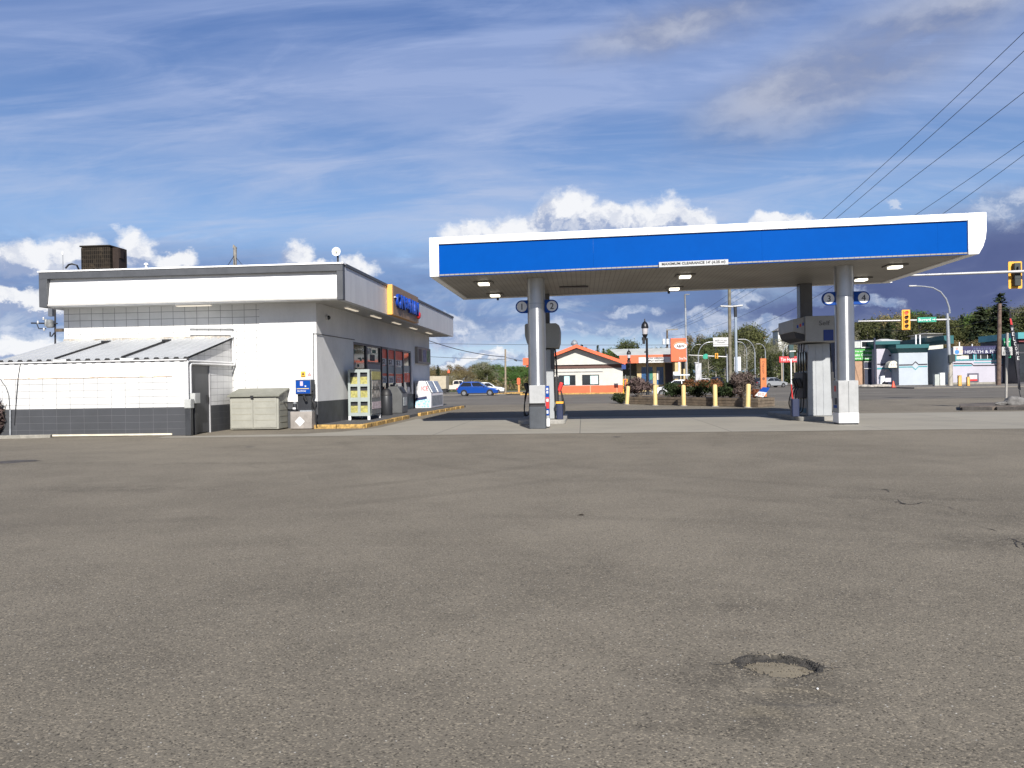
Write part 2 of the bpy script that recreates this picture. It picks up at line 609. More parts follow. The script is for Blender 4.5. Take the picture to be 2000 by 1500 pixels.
KERBCONC = M('kerb_concrete', (0.27, 0.255, 0.22), 0.85, var=0.2, vs=3, bump=0.3)
WOOD = M('weathered_pole_wood', (0.115, 0.088, 0.062), 0.85, var=0.3, vs=4, bump=0.4, streak=0.4)
WOODGREY = M('grey_weathered_wood', (0.24, 0.225, 0.20), 0.85, var=0.3, vs=4, bump=0.4, streak=0.4)
TIMBER = M('planter_timber', (0.155, 0.120, 0.085), 0.85, var=0.25, vs=3, bump=0.4, streak=0.2)
LAMPLIT = M('lit_lamp_lens', (0.9, 0.88, 0.8), 0.4, var=0, emit=(1, 0.93, 0.76), estr=1.6)
TUBELIT = M('lit_tube_lens', (0.85, 0.8, 0.7), 0.4, var=0, emit=(1, 0.86, 0.66), estr=0.36)
SIGNALYEL = M('signal_yellow', (0.75, 0.37, 0.035), 0.5, var=0.05)
GREENSIGN = M('green_sign_face', (0.01, 0.26, 0.11), 0.45, var=0.04)
LETTERW = M('white_lettering', (0.66, 0.66, 0.66), 0.5, var=0)
LETTERK = M('black_lettering', (0.015, 0.015, 0.017), 0.5, var=0)
LETTERB = M('blue_lettering', (0.003, 0.05, 0.36), 0.4, var=0)
LETTERR = M('red_lettering', (0.60, 0.03, 0.03), 0.5, var=0)
# ================================================================== ground
def asphalt_mat(name, base, fine=True, worn=False):
    m = bpy.data.materials.new(name)
    m.use_nodes = True
    k = NT(m.node_tree)
    b = k.n['Principled BSDF']
    pos = k.node('ShaderNodeNewGeometry').outputs['Position']
    big = k.noise(pos, 0.16, 5, 0.55, 0.4)
    mid = k.noise(pos, 0.9, 6, 0.6, 0.3)
    lo = tuple(x * 0.80 for x in base) + (1,)
    hi = tuple(x * 1.16 for x in base) + (1,)
    c = k.mix(k.ramp(k.m('ADD', k.m('MULTIPLY', big, 0.6), k.m('MULTIPLY', mid, 0.4)), 0.36, 0.64), lo, hi)
    # worn wheel paths, drawn out along the way cars turn in
    tr = k.noise(k.mapping(pos, rot=(0, 0, R(-28)), sc=(0.10, 0.9, 1)), 1.0, 5, 0.6, 0.8)
    c = k.mix(k.m('MULTIPLY', k.ramp(tr, 0.50, 0.70), 0.22), c, tuple(x * 0.70 for x in base) + (1,))
    tr2 = k.noise(k.mapping(pos, loc=(7, 3, 0), rot=(0, 0, R(62)), sc=(0.12, 1.1, 1)), 1.0, 5, 0.6, 0.8)
    c = k.mix(k.m('MULTIPLY', k.ramp(tr2, 0.54, 0.72), 0.20), c, (base[0] * 1.18, base[1] * 1.16, base[2] * 1.12, 1))
    st = k.noise(k.mapping(pos, loc=(13, 5, 0)), 0.55, 6, 0.68, 0.5)
    c = k.mix(k.m('MULTIPLY', k.ramp(st, 0.56, 0.74), 0.42), c, tuple(x * 0.55 for x in base) + (1,))
    if worn:
        wp = k.vm('ADD', pos, k.vm('SCALE', k.vm('SUBTRACT', k.noise(pos, 2.2, 4, 0.6, 0.0, 1), (0.5, 0.5, 0.5)), 0.55))
        nz = k.noise(pos, 3.2, 6, 0.7)
        wear = [(1500, 1330, 0.60, 0.42, 0, .50), (1470, 1245, 0.30, 0.16, 55, .40), (1435, 1190, 0.22, 0.12, 60, .40), (1500, 1400, 0.34, 0.16, 0, .55), (1380, 1420, 0.5, 0.10, 10, .30), (1330, 1310, 0.5, 0.2, 0, .28),
                (1770, 975, 1.5, 0.5, -30, .42), (1960, 1060, 1.3, 0.45, -35, .42), (1900, 1160, 1.6, 0.7, 20, .24), (1850, 1010, 3.0, 0.8, -20, .20), (250, 955, 2.2, 0.45, 15, .38), (440, 905, 2.6, 0.35, 15, .30), (90, 905, 2.0, 0.4, 0, .30),
                (60, 1480, 0.5, 0.4, 20, .25), (620, 1160, 1.0, 0.35, 25, .18), (1130, 1130, 1.8, 0.6, 10, .14), (1900, 1450, 0.6, 0.25, 10, .30), (1250, 1180, 1.2, 0.3, 0, .16), (860, 1190, 0.8, 0.2, 10, .18)]
        for (u_, v_, rx_, ry_, tl_, am_) in wear:
            g_ = G(u_, v_)
            q_ = k.mapping(k.vm('SUBTRACT', wp, (g_.x, g_.y, 0)), rot=(0, 0, R(-tl_)), sc=(1 / rx_, 1 / ry_, 0))
            b_ = k.ramp(k.vm('LENGTH', q_), 0.25, 1.25, 1.0, 0.0)
            c = k.mix(k.m('MULTIPLY', k.m('MULTIPLY', b_, k.ramp(nz, 0.34, 0.60)), min(0.75, am_ * 1.4)), c, tuple(x * 0.42 for x in base) + (1,))
        # pale silt that has dried beside the hole
        g_ = G(1470, 1385)
        q_ = k.mapping(k.vm('SUBTRACT', wp, (g_.x, g_.y, 0)), sc=(1 / 0.16, 1 / 0.09, 0))
        c = k.mix(k.m('MULTIPLY', k.ramp(k.vm('LENGTH', q_), 0.5, 1.1, 1.0, 0.0), 0.55), c, (0.205, 0.176, 0.126, 1))
        # arcs left by turning tyres
        for (cx_, cy_, r_, wd_, am_) in ((-14, 24, 16.2, .13, .22), (-14, 24, 17.8, .13, .20), (16, 30, 22.5, .14, .20), (16, 30, 24.1, .14, .18), (-2, -6, 13.6, .12, .18), (-2, -6, 15.1, .12, .16), (22, 3, 14.0, .12, .20), (22, 3, 15.6, .12, .18)):
            rr_ = k.m('ABSOLUTE', k.m('SUBTRACT', k.vm('LENGTH', k.vm('MULTIPLY', k.vm('SUBTRACT', pos, (cx_, cy_, 0)), (1, 1, 0))), r_))
            nb_ = k.noise(k.mapping(pos, loc=(cx_, r_, 0)), 0.28, 3, 0.6)
            c = k.mix(k.m('MULTIPLY', k.m('MULTIPLY', k.ramp(rr_, wd_ * 0.4, wd_ * 1.9, 1.0, 0.0), k.ramp(nb_, 0.42, 0.60)), am_ * 1.35), c, tuple(x * 0.45 for x in base) + (1,))
    hgt = k.noise(pos, 60, 4, 0.6)
    if fine:
        v1 = k.node('ShaderNodeTexVoronoi')
        k.put(v1.inputs['Vector'], pos)
        v1.inputs['Scale'].default_value = 105
        cr, cg, cb_ = k.xyz(v1.outputs['Color'])
        grain = k.noise(pos, 70, 5, 0.75)
        c = k.mix(k.ramp(grain, 0.30, 0.70, 0.30, 0.0), c, tuple(x * 0.35 for x in base) + (1,))
        c = k.mix(k.m('MULTIPLY', k.ramp(cr, 0.70, 0.98), 0.42), c, (min(1, base[0] * 2.2), min(1, base[1] * 2.15), min(1, base[2] * 2.05), 1))
        c = k.mix(k.m('MULTIPLY', k.ramp(cg, 0.84, 0.97), 0.70), c, tuple(x * 0.22 for x in base) + (1,))
        v2 = k.node('ShaderNodeTexVoronoi')
        k.put(v2.inputs['Vector'], pos)
        v2.inputs['Scale'].default_value = 48
        ar, ag, ab = k.xyz(v2.outputs['Color'])
        near = k.ramp(v2.outputs['Distance'], 0.12, 0.30, 1.0, 0.0)
        c = k.mix(k.m('MULTIPLY', near, k.ramp(ar, 0.84, 0.90)), c, tuple(x * 0.16 for x in base) + (1,))
        c = k.mix(k.m('MULTIPLY', near, k.ramp(ag, 0.945, 0.97)), c, (0.50, 0.48, 0.43, 1))
        hgt = k.m('ADD', hgt, k.m('MULTIPLY', v1.outputs['Distance'], -0.5))
    k.put(b.inputs['Base Color'], c)
    b.inputs['Roughness'].default_value = 0.88
    b.inputs['Specular IOR Level'].default_value = 0.3
    bn = k.node('ShaderNodeBump')
    bn.inputs['Strength'].default_value = 0.55
    bn.inputs['Distance'].default_value = 0.006
    k.put(bn.inputs['Height'], hgt)
    k.l.new(bn.outputs[0], b.inputs['Normal'])
    return m


LOT = asphalt_mat('lot_asphalt', (0.190, 0.167, 0.130), worn=True)
ROADM = asphalt_mat('road_asphalt', (0.140, 0.127, 0.108), fine=False)
WALKM = M('sidewalk_asphalt', (0.085, 0.083, 0.083), 0.85, var=0.2, bump=0.3)
EARTH = M('verge_earth', (0.12, 0.105, 0.06), 0.95, var=0.3, vs=0.3, bump=0.4, bs=6)

# earth sheet to the horizon
g = MB()
g.add([(-3500, -400, -0.12), (3500, -400, -0.12), (3500, 4500, -0.12), (-3500, 4500, -0.12)], [(0, 1, 2, 3)])
tag(g.build('ground', EARTH), kind='structure')

# the forecourt asphalt, with a finely meshed patch where the pothole is
PC = G(1520, 1300)
N = 150
x0, x1, y0, y1 = PC.x - 0.75, PC.x + 0.75, PC.y - 0.75, PC.y + 0.75
LX0, LX1, LY0, LY1 = -70.0, 34.0, -30.0, 53.0


def potz(x, y):
    qx, qy = (x - PC.x), (y - PC.y)
    n1 = mnoise.noise(Vector((x * 9, y * 9, 0.3))) * 0.16 + mnoise.noise(Vector((x * 26, y * 26, 2.3))) * 0.08
    a = math.atan2(qy, qx)
    r = math.hypot(qx / 0.200, (qy + 0.10 * qx) / 0.150)
    r *= 1 + n1 + 0.10 * math.cos(a * 2 + 0.6)
    t = min(1, max(0, (1.04 - r) / 0.16))
    dep = -0.042 * t * t * (3 - 2 * t)
    if t > 0:
        dep += mnoise.noise(Vector((x * 60, y * 60, 5))) * 0.005 * (1 - t * 0.6)
    # scuffed neighbour below it
    r2 = math.hypot((x - PC.x + 0.03) / 0.24, (y - PC.y + 0.42) / 0.13) * (1 + n1)
    t2 = min(1, max(0, (1.0 - r2) / 0.4))
    dep -= 0.009 * t2
    return dep, r * 1.0, t


lot = MB()
vs, fs = [], []
for j in range(N + 1):
    for i in range(N + 1):
        x = x0 + (x1 - x0) * i / N; y = y0 + (y1 - y0) * j / N
        z = potz(x, y)[0] if 0 < i < N and 0 < j < N else 0.0
        vs.append((x, y, z))
for j in range(N):
    for i in range(N):
        a = j * (N + 1) + i
        fs.append((a, a + 1, a + N + 2, a + N + 1))
lot.add(vs, fs)
for (ax, bx, ay, by) in ((LX0, LX1, LY0, y0), (LX0, LX1, y1, LY1), (LX0, x0, y0, y1), (x1, LX1, y0, y1)):
    lot.add([(ax, ay, 0), (bx, ay, 0), (bx, by, 0), (ax, by, 0)], [(0, 1, 2, 3)])
lot_o = lot.build('asphalt_lot', LOT)
tag(lot_o, kind='structure')
lot_o.data.polygons.foreach_set('use_smooth', [True] * len(lot_o.data.polygons))
BROKEN = M('broken_asphalt', (0.075, 0.067, 0.055), 0.92, var=0.45, vs=25, bump=0.6, bs=140)
lot_o.data.materials.append(BROKEN)
for p_ in lot_o.data.polygons:
    c_ = p_.center
    if abs(c_.x - PC.x) < 0.4 and abs(c_.y - PC.y) < 0.3:
        t_ = potz(c_.x, c_.y)[2]
        if t_ > 0.03 + 0.25 * max(0, mnoise.noise(Vector((c_.x * 45, c_.y * 45, 1)))):
            p_.material_index = 1
# sand gathered in the pothole, and the broken dark rim
SAND = M('pothole_sand', (0.205, 0.176, 0.126), 0.95, var=0.12, vs=14, bump=0.3, bs=180)
sd = MB()
pts = []
for i in range(48):
    a = 2 * math.pi * i / 48
    for rr in np.arange(1.2, 0.3, -0.01):
        x = PC.x + 0.200 * rr * math.cos(a); y = PC.y + 0.150 * rr * math.sin(a)
        if potz(x, y)[0] < -0.027:
            break
    pts.append((x, y))
mid = [(PC.x + (x - PC.x) * 0.55, PC.y + (y - PC.y) * 0.55) for x, y in pts]
vv = [(x * 1 + mnoise.noise(Vector((x * 40, y * 40, 3))) * 0.012, y + mnoise.noise(Vector((x * 40, y * 40, 8))) * 0.008, -0.0272) for x, y in pts] + [(x, y, -0.0225) for x, y in mid] + [(PC.x, PC.y, -0.0215)]
n = 48
sd.add(vv, [(i, (i + 1) % n, n + (i + 1) % n, n + i) for i in range(n)] + [(n + i, n + (i + 1) % n, 2 * n) for i in range(n)])
o = sd.build('pothole_sand', SAND, lot_o, smooth=True)
grit = MB()
gr = random.Random(17)
for i in range(260):
    a = gr.uniform(0, 6.28); rr = gr.random() ** 0.5 * 0.86
    if gr.random() < 0.35:
        rr = gr.uniform(0.9, 1.5)
    x = PC.x + 0.2 * rr * math.cos(a); y = PC.y + 0.15 * rr * math.sin(a)
    s = gr.uniform(0.0012, 0.0038)
    grit.obox((x, y, (potz(x, y)[0] if rr > 0.86 else -0.0225) + s * 0.4), s * 2, s * 1.8, s * 1.5, (gr.random() * 3, gr.random() * 3, gr.random() * 3))
o = grit.build('loose_grit', M('loose_grit', (0.15, 0.13, 0.10), 0.9, var=0.6, vs=60), lot_o)
o['kind'] = 'stuff'
RIM = M('broken_asphalt_rim', (0.050, 0.046, 0.041), 0.9, var=0.4, vs=30, bump=0.6, bs=120)
rng = random.Random(4)
crumbs = MB()
for i in range(700):
    a = rng.uniform(0, 2 * math.pi)
    back = 0.5 + 0.5 * math.sin(a)                        # more of it on the far lip
    if rng.random() > 0.25 + 0.75 * back:
        continue
    rr = rng.gauss(1.02, 0.08)
    x = PC.x + 0.200 * rr * math.cos(a); y = PC.y + (0.150 * rr * math.sin(a)) - 0.02 * math.cos(a)
    z = potz(x, y)[0]
    s = rng.uniform(0.0014, 0.0048)
    crumbs.obox((x, y, z + s * 0.3), s * 2, s * 1.7, s * 1.4, (rng.random() * 3, rng.random() * 3, rng.random() * 3))
o = crumbs.build('asphalt_crumbs', RIM, lot_o)
o['kind'] = 'stuff'
rm = MB()
vv, ff_ = [], []
nr = 140
for i in range(nr + 1):
    a = R(-28 + 236 * i / nr)
    w0 = 1.11 + 0.06 * mnoise.noise(Vector((a * 5, 1, 0))) + 0.03 * mnoise.noise(Vector((a * 17, 4, 0)))
    fade = math.sin(math.pi * i / nr) ** 0.5
    w1 = w0 - (0.34 + 0.14 * mnoise.noise(Vector((a * 6, 7, 0))) + 0.07 * mnoise.noise(Vector((a * 23, 9, 0)))) * fade
    for j in range(7):
        rr_ = w0 + (w1 - w0) * j / 6
        x = PC.x + 0.200 * rr_ * math.cos(a); y = PC.y + 0.150 * rr_ * math.sin(a) - 0.02 * math.cos(a)
        z = max(potz(x, y)[0], -0.0255) + 0.002 + 0.003 * mnoise.noise(Vector((x * 150, y * 150, 0)))
        vv.append((x, y, z))
for i in range(nr):
    for j in range(6):
        q = i * 7 + j
        ff_.append((q, q + 1, q + 8, q + 7))
rm.add(vv, ff_)
rm.build('pothole_rim', RIM, lot_o)
# cracks and an oil stain, thin irregular flakes of darker surface
CRACK = M('crack_filled_with_dirt', (0.045, 0.040, 0.036), 0.95, var=0.3, vs=20)


def crack(pts, wd, seed):
    rr = random.Random(seed)
    mb = MB()
    P3 = [G(u, v) for u, v in pts]
    fine_ = []
    for a, b in zip(P3, P3[1:]):
        for i in range(8):
            fine_.append(a.lerp(b, i / 8))
    fine_.append(P3[-1])
    vs_ = []
    for i, p in enumerate(fine_):
        q = fine_[min(i + 1, len(fine_) - 1)] - fine_[max(0, i - 1)]
        nn = Vector((-q.y, q.x, 0)).normalized()
        ww = wd * rr.uniform(0.25, 1.0) * (0.3 + math.sin(math.pi * i / (len(fine_) - 1)))
        jit = nn * rr.gauss(0, wd * 0.9)
        vs_ += [tuple(p + jit + nn * ww) [:2] + (0.004,), tuple(p + jit - nn * ww)[:2] + (0.004,)]
    mb.add(vs_, [(2 * i, 2 * i + 2, 2 * i + 3, 2 * i + 1) for i in range(len(fine_) - 1)])
    return mb.build('crack', CRACK, lot_o)


crack([(1718, 957), (1732, 956), (1738, 962)], 0.016, 1)
crack([(1752, 976), (1768, 985), (1780, 986), (1806, 981)], 0.014, 2)
crack([(1768, 986), (1745, 979)], 0.010, 3)
crack([(1928, 1032), (1944, 1037)], 0.011, 4)
crack([(1944, 1056), (1976, 1053), (1996, 1062), (2010, 1078)], 0.009, 5)
crack([(1978, 1056), (1990, 1072)], 0.007, 15)
crack([(1806, 981), (1850, 990), (1888, 1004)], 0.004, 21)
crack([(1650, 950), (1700, 954), (1718, 957)], 0.004, 22)
crack([(1880, 1020), (1928, 1032)], 0.004, 23)
crack([(1600, 1302), (1622, 1306), (1650, 1304)], 0.003, 24)
crack([(1440, 1292), (1410, 1300), (1385, 1297)], 0.003, 25)
OIL = M('oil_stain', (0.075, 0.066, 0.060), 0.8, var=0.3, vs=3)


def stain(u, v, rx, ry, seed, mat=OIL, name='oil_stain'):
    rr = random.Random(seed)
    c = G(u, v)
    mb = MB()
    nn = 40
    ring = []
    for i in range(nn):
        a = 2 * math.pi * i / nn
        k = 0.75 + 0.5 * mnoise.noise(Vector((math.cos(a) * 1.7 + seed, math.sin(a) * 1.7, seed)))
        ring.append((c.x + rx * k * math.cos(a), c.y + ry * k * math.sin(a), 0.004))
    mb.add(ring, [tuple(range(nn))])
    return mb.build(name, mat, lot_o)


stain(10, 903, 0.75, 0.28, 3)
stain(40, 900, 0.45, 0.22, 8)
stain(1205, 853.5, 0.16, 0.16, 5)
stain(490, 873, 0.16, 0.14, 9)
LEAF = M('dead_leaf', (0.05, 0.04, 0.03), 0.8, var=0.2)
c = G(1135, 1007)
lf = MB()
lf.add([(c.x - 0.045, c.y, 0.004), (c.x - 0.01, c.y - 0.02, 0.018), (c.x + 0.04, c.y - 0.006, 0.006), (c.x + 0.012, c.y + 0.022, 0.02)], [(0, 1, 2, 3)])
tag(lf.build('dead_leaf', LEAF, loc=(c.x, c.y, 0.004)), 'small dark dead leaf lying alone on the open asphalt', 'leaf')
c = G(1597, 1347)
lf = MB().obox((c.x, c.y, 0.005), 0.008, 0.006, 0.006, (0.4, 0.3, 0.5))
tag(lf.build('pebble', WHITE, loc=(c.x, c.y, 0.0)), 'tiny white pebble lying beside the pothole', 'pebble')

# concrete slab of the pump court
slabm = bpy.data.materials.new('forecourt_concrete')
slabm.use_nodes = True
k = NT(slabm.node_tree)
b = k.n['Principled BSDF']
pos = k.node('ShaderNodeNewGeometry').outputs['Position']
sx, sy, sz = k.xyz(pos)
br = k.node('ShaderNodeTexBrick'); br.offset = 0
k.put(br.inputs['Vector'], k.comb(k.m('ADD', sx, 100.9), k.m('ADD', sy, 1.3), 0))
br.inputs['Scale'].default_value = 1; br.inputs['Brick Width'].default_value = 4.2; br.inputs['Row Height'].default_value = 3.4
br.inputs['Mortar Size'].default_value = 0.012
br.inputs['Color1'].default_value = (0.315, 0.290, 0.238, 1); br.inputs['Color2'].default_value = (0.29, 0.268, 0.222, 1); br.inputs['Mortar'].default_value = (0.10, 0.095, 0.085, 1)
n1 = k.noise(pos, 0.5, 6, 0.6)
c_ = k.mix(k.m('MULTIPLY', k.ramp(n1, 0.4, 0.7), 0.45), br.outputs['Color'], (0.22, 0.205, 0.172, 1))
n2 = k.noise(k.mapping(pos, sc=(0.35, 1.6, 1)), 0.8, 6, 0.65)
c_ = k.mix(k.m('MULTIPLY', k.ramp(n2, 0.55, 0.75), 0.4), c_, (0.18, 0.168, 0.14, 1))
c_ = k.mix(k.ramp(k.noise(pos, 50, 4, 0.7), 0.3, 0.7, 0.18, 0), c_, (0.1, 0.1, 0.1, 1))
k.put(b.inputs['Base Color'], c_); b.inputs['Roughness'].default_value = 0.85
sl = MB()
e0, e1 = G(720, 850).y, G(2000, 838).y
slab_poly = [(-12.6, e0 - 0.2), (45, e1 - 0.1), (45, 33.6), (-6.9, 33.6), (-6.9, 27.4), (-7.6, 25.3), (-8.6, 24.3), (-12.6, e0 + 0.35)]
sl.add([(x, y, 0.006) for x, y in slab_poly], [tuple(range(len(slab_poly)))])
tag(sl.build('concrete_apron', slabm), kind='structure')

# streets and far pavement
rd = MB()
rd.add([(-400, 53.02, -0.03), (34.0, 53.02, -0.03), (34.0, 40.0, -0.03), (400, 40.0, -0.03), (400, 95, -0.03), (-400, 95, -0.03)], [(0, 1, 2, 3, 4, 5)])
rd.add([(14, 95, -0.03), (36, 95, -0.03), (95, 420, -0.03), (62, 420, -0.03)], [(0, 1, 2, 3)])
tag(rd.build('road', ROADM), kind='structure')
kb = MB()
kb.box(-400, -9, 95.2, 97.2, -0.1, 0.06)
kb.box(36.5, 400, 94.0, 117.0, -0.1, 0.10)
tag(kb.build('pavement', M('far_pavement', (0.17, 0.155, 0.135), 0.9, var=0.15)), kind='structure')
fl = MB().add([(-60, 97.3, 0.0), (12, 97.3, 0.0), (12, 140, 0.0), (-60, 140, 0.0)], [(0, 1, 2, 3)])
tag(fl.build('restaurant_lot', ROADM), kind='structure')
fl = MB().add([(36.5, 117.1, 0.04), (200, 117.1, 0.04), (200, 190, 0.04), (36.5, 190, 0.04)], [(0, 1, 2, 3)])
tag(fl.build('shop_lot', ROADM), kind='structure')
# paint on the road
MARK = M('road_paint', (0.55, 0.55, 0.52), 0.8, var=0.35, vs=1.5)
mk = MB()
for i in range(14):
    xx = -40 + i * 9.0
    mk.add([(xx, 74, -0.024), (xx + 3, 74, -0.024), (xx + 3, 74.15, -0.024), (xx, 74.15, -0.024)], [(0, 1, 2, 3)])
tag(mk.build('road_markings', MARK), kind='structure')
GRASS = M('grass_verge', (0.075, 0.095, 0.030), 0.95, var=0.3, vs=0.8, bump=0.5, bs=12)
gv = MB()
gv.add([(-120, 126, 0.006), (-6.0, 126, 0.006), (-6.0, 220, 0.006), (-120, 220, 0.006)], [(0, 1, 2, 3)])
tag(gv.build('grass', GRASS), kind='structure')
# ================================================================== the store
SX, SY = -9.14, 27.65                     # corner of the store walls
SXL, SYB = -18.33, 48.6
FX, FY = -7.87, 26.6                      # outer faces of the fascia
FXL, FYB = -18.52, 49.9
SOF, TOP = 4.34, 5.50
BLK_F = block_mat('painted_block_front', (0.70, 0.70, 0.685), (0.25, 0.25, 0.25), 'X', 0.43, 0.245, off=(0.1, 0.02), mortar=0.010)
store = thing('convenience_store', 'low white convenience store with a dark grey trimmed overhanging fascia, left of the pump canopy', 'store', (SX, SY, 0))
xs = P(508, 700, SY).x
wl = MB()
wl.box(SXL, xs - 0.002, SY, SY + 0.2, 0, SOF)
wl.build('block_wall', BLK_F, store)
mb = MB()
mb.box(xs, SX - 0.2005, SY - 0.012, SY + 0.2, 0.92, SOF)
mb.build('front_wall', STUCCO, store)
# side wall, built round its openings
win_z0, win_z1 = 0.95, 3.20
Y0w, Y1w = 32.2, 43.35
mb = MB()
mb.box(SX - 0.2, SX, SY - 0.012, Y0w, 0.92, SOF)
mb.box(SX - 0.2, SX, Y1w, SYB, 0.92, SOF)
mb.box(SX - 0.2, SX, Y0w, Y1w, win_z1, SOF)
mb.build('side_wall', STUCCO, store)
pl_ = MB()
pl_.box(xs, SX + 0.012, SY - 0.03, SY + 0.2, 0, 0.92)
pl_.box(SX - 0.2, SX + 0.012, SY + 0.2, 37.0, 0, 0.92)
pl_.build('plinth', PLAIN_DARK, store)
MB().box(SX - 0.2, SX + 0.012, 39.6, SYB, 0, 0.92).build('plinth', PLAIN_DARK, store)
mb = MB()
mb.box(SXL, SX - 0.2, SYB - 0.2, SYB, 0, SOF)
mb.box(SXL, SXL + 0.2, SY + 0.2, SYB - 0.2, 0, SOF)
mb.build('rear_wall', STUCCO, store)
# downpipe corner bead
mb = MB().tube([P(612, 650, SY - 0.04), P(612, 800, SY - 0.04)], 0.012)
mb.tube([P(612, 652, SY - 0.03), (SX + 0.02, SY - 0.02, P(620, 652, SY).z), (SX + 0.02, SY + 4.7, 3.28)], 0.012)
mb.build('wall_cable', DARKMETAL, store)
# roof and soffit
mb = MB().box(FXL + 0.25, FX - 0.25, FY + 0.3, FYB - 0.25, 5.05, 5.25)
mb.build('roof', M('roof_membrane', (0.18, 0.18, 0.18), 0.9, var=0.15), store)
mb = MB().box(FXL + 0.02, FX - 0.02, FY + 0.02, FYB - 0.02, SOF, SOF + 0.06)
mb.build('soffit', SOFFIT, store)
# front fascia: dark frame round a recessed white panel
fr = MB()
fr.box(FXL, FX, FY, FY + 0.26, TOP - 0.23, TOP)
fr.box(FXL, FXL + 0.29, FY, FY + 0.26, SOF - 0.03, TOP - 0.23)
fr.box(FX - 0.21, FX, FY, FY + 0.26, SOF - 0.03, TOP - 0.23)
fr.build('fascia_frame', TRIM, store, bevel=0.008)
mb = MB()
mb.add([(FXL + 0.29, FY + 0.19, TOP - 0.23), (FX - 0.21, FY + 0.19, TOP - 0.23), (FX - 0.21, FY + 0.05, SOF - 0.02), (FXL + 0.29, FY + 0.05, SOF - 0.02),
        (FXL + 0.29, FY + 0.25, TOP - 0.23), (FX - 0.21, FY + 0.25, TOP - 0.23), (FX - 0.21, FY + 0.25, SOF - 0.02), (FXL + 0.29, FY + 0.25, SOF - 0.02)],
       [(0, 1, 2, 3), (7, 6, 5, 4), (0, 4, 5, 1), (1, 5, 6, 2), (2, 6, 7, 3), (3, 7, 4, 0)])
mb.build('fascia_panel', WHITE, store)
mb = MB()
for i in range(1, 7):
    x = FXL + 0.29 + i * (FX - FXL - 0.5) / 7
    mb.box(x - 0.004, x + 0.004, FY + 0.046, FY + 0.06, SOF, SOF + 0.02)
# side fascia panels
sfm = bpy.data.materials.new('grey_panel_joints')
sfm.use_nodes = True
k = NT(sfm.node_tree); b = k.n['Principled BSDF']
pos = k.node('ShaderNodeNewGeometry').outputs['Position']
sx_, sy_, sz_ = k.xyz(pos)
saw = k.m('FRACT', k.m('DIVIDE', sy_, 0.205))
ln = k.ramp(k.m('ABSOLUTE', k.m('SUBTRACT', saw, 0.5)), 0.44, 0.48)
n_ = k.noise(k.mapping(pos, sc=(1, 1.2, 0.3)), 2.0, 4)
c_ = k.mix(k.ramp(n_, 0.3, 0.7), (0.47, 0.475, 0.50, 1), (0.54, 0.545, 0.565, 1))
k.put(b.inputs['Base Color'], k.mix(k.m('MULTIPLY', ln, 0.28), c_, (0.2, 0.2, 0.21, 1)))
b.inputs['Roughness'].default_value = 0.45
mb = MB().box(FX - 0.22, FX - 0.002, FY + 0.262, FYB, SOF - 0.03, TOP - 0.06)
mb.build('side_fascia', sfm, store)
mb = MB()
mb.box(FXL, FX - 0.3, FYB - 0.22, FYB, SOF - 0.03, TOP - 0.06)
mb.box(FXL, FXL + 0.22, FY + 0.262, FYB - 0.222, SOF - 0.03, TOP - 0.06)
mb.build('rear_fascia', GREYPANEL, store)
mb = MB()
mb.box(FXL - 0.03, FX + 0.03, FY - 0.03, FY + 0.30, TOP + 0.001, TOP + 0.05)
mb.build('roof_cap', WHITE_METAL, store)
mb = MB()
mb.box(FX - 0.3, FX + 0.035, FY + 0.302, FYB + 0.03, TOP - 0.058, TOP + 0.045)
mb.box(FXL - 0.03, FX - 0.302, FYB - 0.3, FYB + 0.03, TOP - 0.058, TOP + 0.045)
mb.box(FXL - 0.03, FXL + 0.3, FY + 0.302, FYB - 0.302, TOP - 0.058, TOP + 0.045)
mb.build('gutter', TRIM, store)
# soffit lamps
for Y in (30.0, 33.6, 37.4, 41.2, 45.4):
    a = MB().box(-8.63, -8.47, Y - 0.75, Y + 0.75, SOF - 0.05, SOF - 0.001).build('soffit_light', WHITE_METAL, store)
    MB().box(-8.61, -8.49, Y - 0.72, Y + 0.72, SOF - 0.075, SOF - 0.051).build('lens', TUBELIT, a)
a = MB().box(-13.9, -12.65, 27.02, 27.24, SOF - 0.05, SOF - 0.001).build('soffit_light', WHITE_METAL, store)
MB().box(-13.87, -12.68, 27.04, 27.22, SOF - 0.075, SOF - 0.051).build('lens', TUBELIT, a)
# shop front: frames, panes, posters, door
bays = [(32.25, 34.35, 'w'), (34.35, 36.75, 'w'), (36.95, 38.15, 'd'), (38.15, 39.65, 'd'), (39.65, 41.55, 'w'), (41.55, 43.3, 'w')]
FRAME = M('charcoal_window_frame', (0.060, 0.064, 0.072), 0.45, 0.2, var=0.1)
MULL = M('grey_mullion', (0.20, 0.21, 0.23), 0.45, 0.2, var=0.1)
INT1 = M('shop_goods_green', (0.10, 0.16, 0.12), 0.8, var=0.5, vs=5)
INT2 = M('shop_goods_white', (0.55, 0.55, 0.5), 0.8, var=0.5, vs=6)
